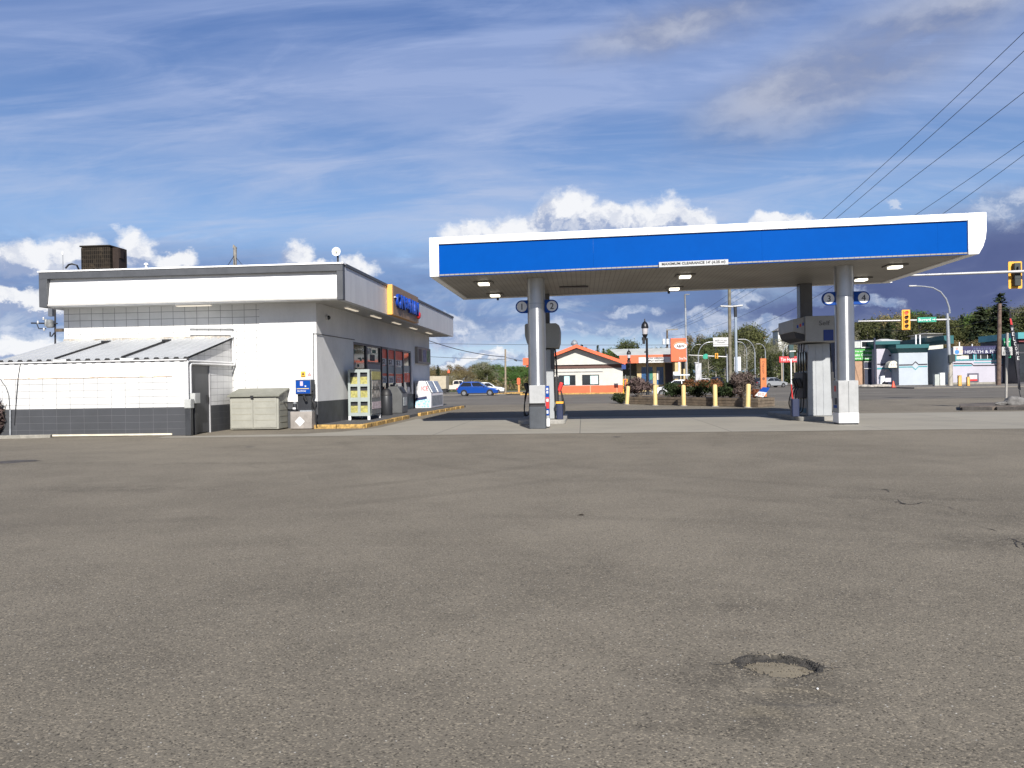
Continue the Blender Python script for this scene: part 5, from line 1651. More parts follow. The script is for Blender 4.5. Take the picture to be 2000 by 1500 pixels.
def foliage_mat(name, c, c2, vs=1.3, rand=0.18, trans=0.25):
    if name in MATS:
        return MATS[name]
    m = bpy.data.materials.new(name)
    m.use_nodes = True
    k = NT(m.node_tree)
    b = k.n['Principled BSDF']
    pos = k.node('ShaderNodeNewGeometry').outputs['Position']
    n1 = k.noise(pos, vs, 4, 0.6)
    isl = k.node('ShaderNodeNewGeometry').outputs['Random Per Island']
    f = k.m('ADD', k.m('MULTIPLY', k.ramp(n1, 0.35, 0.65), 0.6), k.m('MULTIPLY', isl, 0.4))
    colr = k.mix(f, (*c, 1), (*c2, 1))
    oi = k.node('ShaderNodeObjectInfo').outputs['Random']
    hs = k.node('ShaderNodeHueSaturation')
    k.put(hs.inputs['Color'], colr)
    k.put(hs.inputs['Value'], k.m('ADD', 1 - rand, k.m('MULTIPLY', oi, 2 * rand)))
    k.put(hs.inputs['Hue'], k.m('ADD', 0.485, k.m('MULTIPLY', k.m('FRACT', k.m('MULTIPLY', oi, 7.3)), 0.03)))
    k.put(b.inputs['Base Color'], hs.outputs[0])
    b.inputs['Roughness'].default_value = 0.7
    b.inputs['Specular IOR Level'].default_value = 0.25
    if trans:
        tr = k.node('ShaderNodeBsdfTranslucent')
        k.put(tr.inputs[0], hs.outputs[0])
        mx = k.node('ShaderNodeMixShader')
        mx.inputs[0].default_value = trans
        k.l.new(b.outputs[0], mx.inputs[1]); k.l.new(tr.outputs[0], mx.inputs[2])
        k.l.new(mx.outputs[0], k.n['Material Output'].inputs[0])
    MATS[name] = m
    return m


F_HEDGE = foliage_mat('hedge_leaves', (0.020, 0.034, 0.013), (0.050, 0.066, 0.022), 1.6)
F_RED = foliage_mat('red_tipped_leaves', (0.16, 0.055, 0.028), (0.24, 0.10, 0.04), 1.6)
F_TWIG = foliage_mat('bare_twigs', (0.075, 0.050, 0.045), (0.13, 0.095, 0.085), 2.0, trans=0)
F_OLIVE = foliage_mat('spring_olive_leaves', (0.062, 0.074, 0.025), (0.108, 0.115, 0.044), 0.25)
F_BROWN = foliage_mat('budding_brown_twigs', (0.15, 0.115, 0.054), (0.24, 0.19, 0.09), 0.3)
F_GREEN = foliage_mat('fresh_green_leaves', (0.055, 0.115, 0.024), (0.12, 0.19, 0.05), 0.3)
F_DARK = foliage_mat('conifer_needles', (0.016, 0.026, 0.013), (0.034, 0.046, 0.020), 0.3, trans=0.05)
F_GREY = foliage_mat('grey_green_twigs', (0.15, 0.15, 0.095), (0.24, 0.23, 0.15), 0.3)
BARK = M('bark', (0.10, 0.08, 0.06), 0.9, var=0.3, vs=3)
BIRCH = M('pale_bark', (0.34, 0.32, 0.28), 0.85, var=0.3, vs=2)


def lumpy(n, seed, ctr, rad, lumps=10, shell=0.55):
    """points through a crown made of several uneven clumps"""
    rs = np.random.RandomState(seed)
    ctr = np.array(ctr); rad = np.array(rad)
    dirs = rs.normal(0, 1, (lumps, 3)); dirs /= np.linalg.norm(dirs, axis=1, keepdims=True)
    lc = ctr + dirs * rad * rs.uniform(0.25, 0.75, (lumps, 1))
    lr = rad * rs.uniform(0.30, 0.55, (lumps, 1))
    k_ = rs.randint(0, lumps, n)
    u_ = rs.normal(0, 1, (n, 3)); u_ /= np.linalg.norm(u_, axis=1, keepdims=True)
    r_ = rs.uniform(shell, 1.0, (n, 1)) ** 0.7
    pts = lc[k_] + u_ * lr[k_] * r_
    nr = u_ * 0.7 + (pts - ctr) / rad * 0.5
    return pts, nr


def link_mesh(name, me, parent=None, loc=None):
    o = bpy.data.objects.new(name, me)
    COL.objects.link(o)
    if parent is not None:
        o.parent = parent
    if loc is not None:
        o.location = loc
    return o


def shrub(name, label, cat, base, rx, ry, h, mat, n, size, seed, twiggy=False, group=None, tip=None):
    t = thing(name, label, cat, tuple(base), group)
    rs = np.random.RandomState(seed)
    pts, nr = lumpy(n, seed, (0, 0, h * 0.52), (rx, ry, h * 0.50), 14, 0.2)
    pts[:, 2] = np.clip(pts[:, 2], 0.03, None)
    link_mesh('foliage', leaf_mesh('foliage', pts, nr, size, mat, seed, 2.6 if twiggy else 1.3), t)
    if tip is not None:
        k_ = pts[:, 2] > h * 0.55
        p2 = pts[k_][: n // 3] * np.array([1.03, 1.03, 1.05])
        link_mesh('new_growth', leaf_mesh('new_growth', p2, nr[k_][: n // 3], size, tip, seed + 1, 1.4), t)
    mb = MB()
    for i in range(14 if twiggy else 7):
        a = rs.uniform(0, 6.28); r_ = rs.uniform(0.2, 0.95)
        top = Vector((math.cos(a) * rx * r_, math.sin(a) * ry * r_, h * rs.uniform(0.6, 1.02)))
        mb.tube([Vector(base) + Vector((top.x * 0.1, top.y * 0.1, 0)), Vector(base) + Vector((top.x * 0.5, top.y * 0.5, top.z * 0.55)), Vector(base) + top], [0.025, 0.016, 0.006], 5)
    mb.build('stems', BARK, t)
    return t


def pl_at(u, dist):
    """ground point on the planter `dist` metres behind its front board, in column u"""
    q0, q1 = G(u, 800), G(u, 760)
    best = None
    for s in np.linspace(30, 70, 400):
        g_ = GX(u, s)
        dd = (g_ - A_).dot(nrm)
        if best is None or abs(dd - dist) < best[0]:
            best = (abs(dd - dist), g_)
    return best[1]


spec = [
    ('low_shrub', 'low dark shrub spilling past the left end of the planter beside the leaning bollard', 1213, 0.5, 0.75, 0.7, 0.75, F_HEDGE, 1500, 0.055, False, None, -0.15),
    ('bare_bush', 'bare purplish brown bush at the left end of the planter around the black lamp', 1249, 1.6, 1.25, 1.0, 1.35, F_TWIG, 2600, 0.050, True, None, 0.4),
    ('evergreen_shrub', 'rounded dark green shrub behind the middle bollard', 1322, 1.4, 1.15, 0.9, 0.95, F_HEDGE, 3200, 0.05, False, None, 0.4),
    ('red_tipped_shrub', 'dark shrub with rusty red tips between the middle and fourth bollard', 1362, 1.5, 1.0, 0.9, 1.15, F_HEDGE, 3000, 0.05, False, F_RED, 0.4),
    ('evergreen_shrub', 'dark green shrub with a few red tips behind the fourth bollard', 1396, 1.4, 0.95, 0.9, 1.10, F_HEDGE, 3000, 0.05, False, F_RED, 0.4),
    ('evergreen_shrub', 'plain dark green shrub right of the fourth bollard', 1425, 1.3, 0.75, 0.8, 0.95, F_HEDGE, 2200, 0.05, False, None, 0.4),
    ('bare_bush', 'tall bare brown bush behind the rightmost bollard', 1449, 1.3, 0.80, 0.8, 1.45, F_TWIG, 2600, 0.045, True, None, 0.4),
    ('low_shrub', 'small reddish shrub right of the rightmost bollard', 1474, 1.5, 0.32, 0.3, 0.55, F_RED, 700, 0.04, False, None, 0.4),
]
for i, (nm, lb, u, dist, rx, ry, h, mt, n_, sz, tw, tip, z) in enumerate(spec):
    b_ = pl_at(u, dist); b_.z = max(z, 0.0)
    shrub(nm, lb, 'shrub', b_, rx, ry, h, mt, n_, sz, 31 + i, tw, 'shrubs in the planter', tip)
# shrub at the left edge of the picture by the annex
b_ = GX(-9, 24.2)
shrub('bare_bush', 'dark straggly bush at the far left edge against the annex wall', 'shrub', b_, 0.42, 0.35, 1.35, F_TWIG, 1500, 0.04, 77, True)
ek = MB().obox((GX(12, 23.6).x, 23.75, 0.04), 2.4, 0.16, 0.12, (0, 0, 0.18))
tag(ek.build('kerb', KERBCONC, bevel=0.02), kind='structure')

# leaning estate sign and the orange monolith
q = pl_at(1489, 1.3)
Yq = q.y
ls = thing('election_sign', 'tilted blue and white board with red lettering propped at the right end of the planter', 'sign', (q.x, Yq, 0.3))
p00, p10, p11, p01 = [P(u, v, Yq) for u, v in ((1474, 773), (1491, 776), (1504, 757), (1490, 756))]
th = Vector((0, 0.03, 0))
lo_ = [p00, p10, p10.lerp(p11, 0.5), p00.lerp(p01, 0.5)]
up_ = [p00.lerp(p01, 0.5), p10.lerp(p11, 0.5), p11, p01]
for nm, qd, mt in (('white_panel', lo_, POSTERWHITE), ('blue_panel', up_, SIGNBLUE)):
    MB().add([tuple(x) for x in qd] + [tuple(x + th) for x in qd], [(0, 1, 2, 3), (7, 6, 5, 4), (0, 4, 5, 1), (1, 5, 6, 2), (2, 6, 7, 3), (3, 7, 4, 0)]).build(nm, mt, ls)
cq = (lo_[0] + lo_[1] + lo_[2] + lo_[3]) / 4
t_ = txt('312', 0.30, 0.13, (cq.x, Yq - 0.01, cq.z), 'F', LETTERR, ls)
MB().box(cq.x - 0.03, cq.x + 0.03, Yq + 0.04, Yq + 0.10, 0.40, cq.z + 0.2).build('stake', M('stake_orange', (0.35, 0.12, 0.05), 0.7), ls)
ms = thing('monolith_sign', 'tall slim rust orange pillar sign with dark upright lettering beyond the planter', 'sign', tuple(GX(1491, 60)))
xa, xb = P(1485.5, 730, 60).x, P(1497, 730, 60).x
zt = P(1491, 700, 60).z
MB().box(xa, xb, 60, 60.3, 0, zt).build('pillar', M('rust_orange', (0.50, 0.155, 0.045), 0.6, var=0.1), ms, bevel=0.01)
for i, ch in enumerate('MARKET'):
    txt(ch, 0.13, 0.13, ((xa + xb) / 2, 59.992, zt - 0.25 - i * 0.16), 'F', M('rust_letter', (0.16, 0.05, 0.02), 0.6), ms)
MB().lathe(((xa + xb) / 2, 59.99, zt - 1.45), [(0.10, 0), (0.10, 0.009)], 16, 'Y').build('emblem', M('rust_letter', (0.16, 0.05, 0.02)), ms)

# ================================================================== street lamps
def black_lamp(u, Y, vt, label):
    b_ = GX(u, Y)
    top = P(u, vt, Y).z
    s = top / 5.6
    t = thing('lamp_post', label, 'street lamp', tuple(b_), 'black lantern lamp posts')
    MB().lathe(tuple(b_), [(0.19, 0), (0.19, 0.1), (0.13, 0.35), (0.095, 0.7), (0.085, top * 0.5), (0.075, top - 1.35)], 14).build('pole', BLACKIRON, t, smooth=True)
    MB().box(b_.x - 0.34, b_.x - 0.02, b_.y - 0.05, b_.y + 0.05, top - 1.50, top - 1.28).box(b_.x - 0.30, b_.x - 0.12, b_.y - 0.09, b_.y + 0.09, top - 1.75, top - 1.30).build('control_box', BLACKIRON, t)
    MB().lathe((b_.x - 0.12, b_.y, top - 1.4), [(0.06, 0), (0.12, 0.12), (0.20, 0.32)], 14).build('cup', BLACKIRON, t, smooth=True)
    MB().lathe((b_.x - 0.12, b_.y, top - 1.08), [(0.17, 0), (0.21, 0.42)], 14).build('globe', M('frosted_lantern', (0.45, 0.43, 0.44), 0.3, var=0.1), t, smooth=True)
    MB().lathe((b_.x - 0.12, b_.y, top - 0.66), [(0.25, 0), (0.255, 0.05), (0.22, 0.25), (0.13, 0.40), (0.05, 0.46), (0.035, 0.60), (0.01, 0.66)], 16).build('cap', BLACKIRON, t, smooth=True)
    MB().cyl((b_.x - 0.09, b_.y, top - 2.3), (b_.x - 0.17, b_.y, top - 2.3), 0.06).build('socket', BLACKIRON, t)


black_lamp(1264.5, 57, 622, 'nearer tall black lantern lamp post rising from the planter')
black_lamp(1231, 95, 681, 'farther black lantern lamp post in front of the restaurant wing')


def arc_lamp(u, Y, vt, ulen, label, mat=None, name='street_lamp', dv=0.0, group='curved arm street lamps', wood=False):
    mat = mat or STEEL
    b_ = GX(u, Y)
    e_ = P(ulen, vt, Y)
    t = thing(name, label, 'street lamp', tuple(b_), group)
    zt = e_.z
    L = e_.x - b_.x
    rr_ = min(abs(L), zt * 0.28)
    pts = [Vector((b_.x, Y, 0)), Vector((b_.x, Y, zt - rr_ * 1.1))]
    for a in np.linspace(0.1, 1, 9):
        th_ = a * math.pi / 2
        pts.append(Vector((b_.x + L * (1 - math.cos(th_)) * 0.75, Y, zt - rr_ * 1.1 + rr_ * 1.1 * math.sin(th_))))
    pts.append(Vector((b_.x + L * 0.9, Y, zt)))
    r0 = 0.11
    MB().tube(pts, [r0] * 2 + [0.07] * (len(pts) - 2), 8).build('pole', mat, t, smooth=True)
    MB().obox((b_.x + L * 0.97, Y, zt + 0.02), abs(L) * 0.2 + 0.45, 0.32, 0.14, (0, 0, 0)).build('luminaire', M('luminaire_pale', (0.46, 0.46, 0.45), 0.5), t, bevel=0.03)


arc_lamp(1364.5, 150, 668, 1394, 'curved grey street lamp arching right towards the white billboard')
arc_lamp(1475, 150, 663, 1446, 'curved grey street lamp arching left, right of the double headed lot lamp')
arc_lamp(1459, 190, 668, 1440, 'shorter curved street lamp, second behind the double headed lot lamp')
arc_lamp(1449.5, 230, 673, 1437, 'smallest curved street lamp just right of the double headed lot lamp')
arc_lamp(1495.5, 180, 672, 1480, 'curved street lamp arching left behind the rust orange pillar sign')
arc_lamp(1530, 190, 674, 1546, 'curved street lamp arching right above the red roadside sign')
arc_lamp(1350, 230, 673, 1366, 'faint curved street lamp right behind the tall orange sign tower')

# tall plain lamp at 1341
b_ = GX(1341, 100); zt = P(1341, 576, 100).z
t = thing('street_lamp', 'tall straight grey lamp pole with a short head beside the orange sign tower', 'street lamp', tuple(b_))
MB().cyl((b_.x, 100, 0), (b_.x, 100, zt - 1.6), 0.15, 0.11).build('pole', STEEL, t, smooth=True)
MB().cyl((b_.x, 100, zt - 1.6), (b_.x - 0.05, 100, zt), 0.09, 0.11).build('upper_pole', M('dull_zinc', (0.20, 0.205, 0.21), 0.5, 0.4), t, smooth=True)
MB().box(b_.x - 0.1, b_.x + 0.5, 99.85, 100.15, zt, zt + 0.1).build('luminaire', M('dull_zinc', (0.20, 0.205, 0.21)), t, bevel=0.02)
MB().cyl((b_.x, 100, P(1341, 636, 100).z), (b_.x, 100, P(1341, 637, 100).z + 0.1), 0.19).build('collar', STEEL, t)
# double headed lot lamp
Y = 70; b_ = GX(1438.5, Y); zt = P(1438, 598, Y).z
t = thing('lot_lamp', 'pale blue grey lot lamp pole with two flat heads', 'street lamp', tuple(b_))
MB().cyl((b_.x, Y, 0), (b_.x, Y, zt - 0.9), 0.12, 0.11).build('pole', M('pale_blue_grey_pole', (0.28, 0.33, 0.39), 0.45, 0.2, var=0.08), t, smooth=True)
MB().cyl((b_.x, Y, zt - 0.9), (b_.x - 0.03, Y, zt + 0.1), 0.13, 0.14).build('bracket', DARKMETAL, t)
MB().obox((b_.x - 0.72, Y, zt), 1.05, 0.35, 0.13, (0, 0.07, 0)).build('luminaire', M('luminaire_pale', (0.62, 0.62, 0.60)), t, bevel=0.03)
MB().obox((b_.x + 0.20, Y, zt + 0.02), 0.8, 0.35, 0.13, (0, -0.07, 0)).build('luminaire', M('luminaire_pale', (0.62, 0.62, 0.60)), t, bevel=0.03)
# wooden poles
def wood_pole(u, Y, vt, label, r=0.15, ub=None, mat=None, name='utility_pole'):
    b_ = GX(ub or u, Y); tp = P(u, vt, Y)
    t = thing(name, label, 'utility pole', tuple(b_))
    MB().cyl((b_.x, Y, -0.05), tuple(tp), r, r * 0.8, 14).build('pole', mat or WOOD, t, smooth=True)
    return t, b_, tp


OLIVEWOOD = M('olive_weathered_wood', (0.16, 0.145, 0.105), 0.85, var=0.25, vs=3)
wood_pole(1424, 75, 516, 'tall olive brown wooden pole running up behind the canopy, right of the white billboard', 0.16, 1426, OLIVEWOOD)
PA, _, PAT = wood_pole(1303, 150, 643, 'wooden pole with a long crossarm and two pale transformers above the restaurant', 0.2)
xa, xb = P(1301, 643, 150).x, P(1324, 641, 150).x
MB().obox(((xa + xb) / 2, 149.8, PAT.z - 0.1), xb - xa, 0.16, 0.2, (0, -0.05, 0)).build('crossarm', WOODGREY, PA)
for uu in (1296.5, 1304):
    q = P(uu, 667, 149.5)
    MB().lathe((q.x, 149.5, q.z - 0.5), [(0.27, 0), (0.27, 0.85), (0.2, 0.98), (0.05, 1.0)], 14).build('transformer', M('transformer_pale', (0.62, 0.64, 0.64), 0.5), PA, smooth=True)
PBt, _, PBT = wood_pole(987, 110, 682, 'slim grey brown wooden pole behind the blue car', 0.14, None, M('pale_pole_wood', (0.27, 0.22, 0.16), 0.85, var=0.25, vs=3))
MB().obox((P(1007, 704, 109).x, 109, P(1007, 704, 109).z), 0.4, 0.3, 0.15, (0, 0.4, 0)).build('cable_closure', BLACK, PBt)
wood_pole(1952.5, 101, 593, 'brown wooden pole on the far pavement before the fitness building', 0.26, 1950, M('brown_pole_wood', (0.14, 0.095, 0.075), 0.85, var=0.3, vs=3, streak=0.3))
# pole with gear behind the store's left end
PC_, _, PCT = wood_pole(107.5, 60, 545, 'black pole loaded with transformers behind the left end of the store', 0.075, None, M('pole_black', (0.02, 0.02, 0.026), 0.7))
GEAR = M('grey_transformer', (0.25, 0.26, 0.26), 0.5, 0.2, var=0.25, vs=3)
for uu, vv, r_, hh in ((98, 632, 0.27, 0.62), (90, 630, 0.12, 0.55)):
    q = P(uu, vv, 59.7)
    MB().lathe((q.x, 59.7, q.z - hh / 2), [(r_ * 0.9, 0), (r_, 0.05), (r_, hh - 0.1), (r_ * 0.5, hh)], 14).build('transformer', GEAR, PC_, smooth=True)
MB().tube([P(61, 631, 59.8), P(112, 632, 59.8)], 0.055, 8).build('crossarm', DARKMETAL, PC_)
MB().tube([P(72, 633, 59.8), P(76, 642, 59.8), P(90, 642, 59.8)], 0.04, 6).build('brace', DARKMETAL, PC_)
MB().tube([P(98, 648, 59.7), P(98, 657, 59.7), P(101, 657, 59.7), P(106, 650, 59.7)], 0.05, 6).build('brace', DARKMETAL, PC_)
MB().box(P(110, 645, 60).x, P(124, 645, 60).x, 59.9, 60.1, P(110, 648, 60).z, P(110, 642, 60).z).build('crossarm', WOOD, PC_)
for uu, vv in ((85, 623), (74, 630), (86, 644)):
    q = P(uu, vv, 59.7)
    MB().lathe((q.x, 59.7, q.z - 0.1), [(0.03, 0), (0.08, 0.05), (0.05, 0.1), (0.08, 0.15), (0.03, 0.25)], 10).build('insulator', POSTERWHITE, PC_, smooth=True)
MB().box(P(97, 610, 60).x, P(105, 610, 60).x, 59.8, 60.1, P(100, 618, 60).z, P(100, 598, 60).z).build('cutout_panel', M('panel_slate', (0.10, 0.11, 0.13), 0.6), PC_)
# weathered stub behind the roof
SB, _, SBT = wood_pole(459, 56, 484, 'weathered pale wooden pole top with a slanted cut poking over the store roof', 0.15, 458, WOODGREY)
MB().prism([(SBT.x - 0.14, SBT.z - 0.01), (SBT.x + 0.14, SBT.z - 0.01), (SBT.x - 0.10, SBT.z + 0.22)], 'Y', 55.9, 56.1).build('split_top', WOODGREY, SB)
MB().tube([P(461, 503, 55.9), P(472, 516, 52), P(476, 530, 50)], 0.02, 5).build('stay_wire', DARKMETAL, SB)
MB().tube([P(457, 500, 55.9), P(446, 517, 53), P(440, 530, 50)], 0.025, 5).build('stay_wire', DARKMETAL, SB)
# ================================================================== the orange restaurant
RY = 91.0
rest = thing('restaurant', 'cream and orange drive-in restaurant with a gabled front beyond the pumps', 'restaurant', tuple(GX(1150, RY)))


def zz(u, v, Y):
    return P(u, v, Y).z


gxl, gxr = P(1034, 740, RY).x, P(1216.5, 740, RY).x
pk = P(1126, 680, RY)
ze = zz(1214, 711, RY)
zb0, zb1 = zz(1150, 719, RY), zz(1150, 712, RY)
zw = zz(1150, 753, RY)
xm = pk.x
win = [(P(1092, 740, RY).x, P(1123, 740, RY).x), (P(1138, 740, RY).x, P(1169, 740, RY).x)]
w0, w1 = zz(1150, 751, RY), zz(1150, 733, RY)
DEP = 9.0
mb = MB()
xs_ = [gxl, win[0][0], win[0][1], win[1][0], win[1][1], gxr]
for i in range(5):
    if i in (1, 3):
        mb.box(xs_[i], xs_[i + 1], RY, RY + 0.2, zw, w0)
        mb.box(xs_[i], xs_[i + 1], RY, RY + 0.2, w1, zb0)
    else:
        mb.box(xs_[i], xs_[i + 1], RY, RY + 0.2, zw, zb0)
mb.box(gxr - 0.2, gxr, RY + 0.201, RY + DEP, 0, zb0)
mb.box(gxl, gxl + 0.2, RY + 0.201, RY + DEP, 0, zb0)
mb.build('wall', CREAM, rest)
MB().box(gxl - 0.02, gxr + 0.02, RY - 0.05, RY + 0.2, zz(1150, 768, RY), zw - 0.002).build('wainscot', ORANGEDULL, rest)
MB().box(gxl - 0.05, gxr + 0.05, RY - 0.10, RY + 0.2, zb0 + 0.002, zb1 - 0.001).build('band', BROWN, rest)
MB().prism([(gxl, zb1), (gxr, zb1), (gxr, ze + 0.05), (xm, pk.z - 0.1), (gxl, ze + 0.05)], 'Y', RY - 0.3, RY + 0.15).build('gable', CREAM, rest)
# overhanging roof with orange edge
ov = 1.1
hh = 0.36
g = MB()
sl1 = (pk.z - ze) / (gxr - xm)
for sgn, xe in ((1, gxr + 0.25), (-1, gxl - 0.25)):
    zE = pk.z - abs(xe - xm) * sl1
    g.add([(xm, RY - ov, pk.z), (xe, RY - ov, zE), (xe, RY - ov, zE + hh), (xm, RY - ov, pk.z + hh), (xm, RY - ov + 0.12, pk.z), (xe, RY - ov + 0.12, zE), (xe, RY - ov + 0.12, zE + hh), (xm, RY - ov + 0.12, pk.z + hh)],
          [(0, 1, 2, 3), (7, 6, 5, 4), (0, 4, 5, 1), (1, 5, 6, 2), (2, 6, 7, 3), (3, 7, 4, 0)])
g.build('roof_edge', ORANGE, rest)
g = MB()
for sgn, xe in ((1, gxr + 0.25), (-1, gxl - 0.25)):
    zE = pk.z - abs(xe - xm) * sl1
    g.add([(xm, RY - ov + 0.121, pk.z + 0.05), (xe, RY - ov + 0.121, zE + 0.05), (xe, RY - ov + 0.121, zE + hh - 0.05), (xm, RY - ov + 0.121, pk.z + hh - 0.05), (xm, RY + DEP, pk.z + 0.05), (xe, RY + DEP, zE + 0.05), (xe, RY + DEP, zE + hh - 0.05), (xm, RY + DEP, pk.z + hh - 0.05)],
          [(0, 1, 2, 3), (7, 6, 5, 4), (0, 4, 5, 1), (1, 5, 6, 2), (2, 6, 7, 3), (3, 7, 4, 0)])
ROOFG = M('pale_grey_roofing', (0.40, 0.42, 0.41), 0.7, var=0.1, vs=0.8)
g.build('roof', ROOFG, rest)
MB().box(gxl - 0.6, P(1084, 700, RY - 1.2).x, RY - 1.25, RY - 1.121, zz(1040, 713, RY - 1.2), zz(1040, 699, RY - 1.2)).build('fascia', ORANGE, rest)
for i, (a, c) in enumerate(win):
    fo = MB().box(a + 0.004, c - 0.004, RY + 0.04, RY + 0.10, w0 + 0.004, w1 - 0.004).build('window', GLASS, rest)
    MB().box(a - 0.06, a, RY - 0.03, RY + 0.04, w0 - 0.06, w1 + 0.06).box(c, c + 0.06, RY - 0.03, RY + 0.04, w0 - 0.06, w1 + 0.06).box(a, c, RY - 0.03, RY + 0.04, w0 - 0.06, w0).box(a, c, RY - 0.03, RY + 0.04, w1, w1 + 0.06).build('frame', DARKMETAL, fo)
    qa = a + (c - a) * (0.32 if i == 0 else 0.48)
    qb = a + (c - a) * (0.66 if i == 0 else 0.97)
    pp = MB().box(qa, qb, RY + 0.03, RY + 0.039, w0 + 0.03, w1 - 0.05).build('window_poster', M('poster_ice_blue', (0.42, 0.62, 0.66), 0.5, var=0.1) if i == 0 else M('poster_mint', (0.50, 0.64, 0.62), 0.5, var=0.1), fo)
MB().box(P(1080, 727, RY).x, P(1177, 727, RY).x, RY - 0.06, RY - 0.002, zz(1120, 727, RY), zz(1120, 725.5, RY)).build('ledge', M('grey_ledge', (0.25, 0.25, 0.25), 0.6), rest)
for u in (1153, 1205):
    x_ = P(u, 760, RY).x
    MB().box(x_ - 0.03, x_ + 0.03, RY - 0.06, RY - 0.0505, zz(1150, 768, RY), zw - 0.01).build('wainscot_joint', M('pale_joint', (0.7, 0.35, 0.22), 0.6), rest)
kq = MB().box(gxl - 1.0, gxr + 0.1, RY - 0.9, RY - 0.7, -0.05, 0.13)
tag(kq.build('kerb', KERBYEL), kind='structure')
# ventilator on the ridge
q = P(1122, 676, RY + 2)
MB().lathe((q.x, RY + 2, q.z - 0.3), [(0.22, 0), (0.22, 0.35), (0.36, 0.45), (0.42, 0.6), (0.30, 0.85), (0.1, 1.0)], 16).build('ventilator', STEEL, rest, smooth=True)
# right wing
WY = 100.0
wl_, wr_ = P(1210, 700, WY).x, P(1326, 700, WY).x
zf0, zf1 = zz(1280, 708.5, WY), zz(1280, 693, WY)
MB().box(wl_, wr_, WY - 0.2, WY - 0.02, zf0, zf1).build('wing_fascia', ORANGE, rest)
a, c = P(1247, 700, WY).x, P(1310, 700, WY).x
MB().box(a, c, WY - 0.3, WY - 0.21, zf0 + 0.01, zz(1280, 697.5, WY)).build('reader_board', POSTERWHITE, rest)
zc = (zf0 + zz(1280, 697, WY)) / 2
txt('NOW HIRING', (c - a) * 0.50, 0.24, ((a + c) / 2, WY - 0.306, zc + 0.20), 'F', LETTERK, rest, bold=0.035)
txt('APPLY WITHIN', (c - a) * 0.56, 0.22, ((a + c) / 2 + 0.05, WY - 0.306, zc - 0.12), 'F', LETTERK, rest, bold=0.035)
g = MB().add([(P(1206, 690, WY).x, WY + 0.0, zf1 - 0.02), (P(1317, 690, WY).x, WY + 0.0, zf1 - 0.02), (P(1311, 680, WY + 3).x, WY + 3, zz(1300, 680, WY + 3)), (P(1190, 680, WY + 3).x, WY + 3, zz(1200, 682, WY + 3))], [(0, 1, 2, 3)])
g.build('wing_roof', ROOFG, rest)
MB().add([(P(1317, 690, WY).x, WY - 0.1, zf1), (P(1319.5, 690, WY).x, WY - 0.1, zf1), (P(1313.5, 679, WY + 3).x, WY + 3, zz(1311, 679, WY + 3)), (P(1310, 679, WY + 3).x, WY + 3, zz(1311, 679, WY + 3))], [(0, 1, 2, 3)]).build('roof_end', M('roof_end_slate', (0.05, 0.055, 0.08), 0.6), rest)
WB = WY + 1.6
MB().box(P(1244, 720, WB).x, P(1252.5, 720, WB).x, WB, WB + 0.2, 0, zf0).box(P(1275, 720, WB).x, P(1282, 720, WB).x, WB, WB + 0.2, 0, zf0).box(P(1296, 720, WB).x, P(1299, 720, WB).x, WB, WB + 0.2, 0, zf0) \
    .box(P(1252.6, 720, WB).x, P(1274.9, 720, WB).x, WB, WB + 0.2, zz(1260, 716.5, WB), zf0).box(P(1282.1, 720, WB).x, P(1295.9, 720, WB).x, WB, WB + 0.2, zz(1290, 716.5, WB), zf0) \
    .box(P(1252.6, 720, WB).x, P(1274.9, 720, WB).x, WB, WB + 0.2, 0, 0.8).box(P(1282.1, 720, WB).x, P(1295.9, 720, WB).x, WB, WB + 0.2, 0, 0.8).build('wing_wall', YCREAM, rest)
BLUEG = M('blue_window_glass', (0.035, 0.09, 0.20), 0.15, var=0.3, vs=1.2)
for i, (u0, u1) in enumerate(((1252.6, 1274.9), (1282.1, 1295.9))):
    fo = MB().box(P(u0, 720, WB).x + 0.01, P(u1, 720, WB).x - 0.01, WB + 0.06, WB + 0.1, 0.81, zz(1260, 716.6, WB) - 0.01).build('window', BLUEG, rest)
    a_ = P(u0 + (16 if i == 0 else 1), 720, WB).x
    MB().box(a_, a_ + 0.3 + 0.3 * (i == 0), WB + 0.04, WB + 0.055, 1.4, 2.5).build('window_poster', M('poster_green', (0.03, 0.18, 0.13), 0.5) if i == 0 else POSTERWHITE, fo)
MB().box(P(1299.5, 720, WB).x, P(1313, 720, WB).x, WB - 0.3, WB + 0.3, 0, zf0 - 0.01).build('entrance', M('entrance_dark', (0.022, 0.014, 0.013), 0.6), rest)
MB().box(P(1313.5, 720, WB).x, P(1343, 720, WB).x, WB - 0.2, WB + 0.2, 0.0, zf0).build('end_wall', YCREAM, rest)
MB().box(P(1330, 720, WB).x, P(1337.5, 720, WB).x, WB - 0.26, WB - 0.205, zz(1333, 720, WB), zz(1333, 707, WB)).build('window', GLASS, rest)
MB().box(P(1210, 720, WB).x, P(1243.8, 720, WB).x, WB + 0.5, WB + 0.7, 0.0, zf0).build('shaded_porch_wall', M('porch_shade_olive', (0.09, 0.09, 0.065), 0.8, var=0.3), rest)  # porch shade put into the wall's dark colour
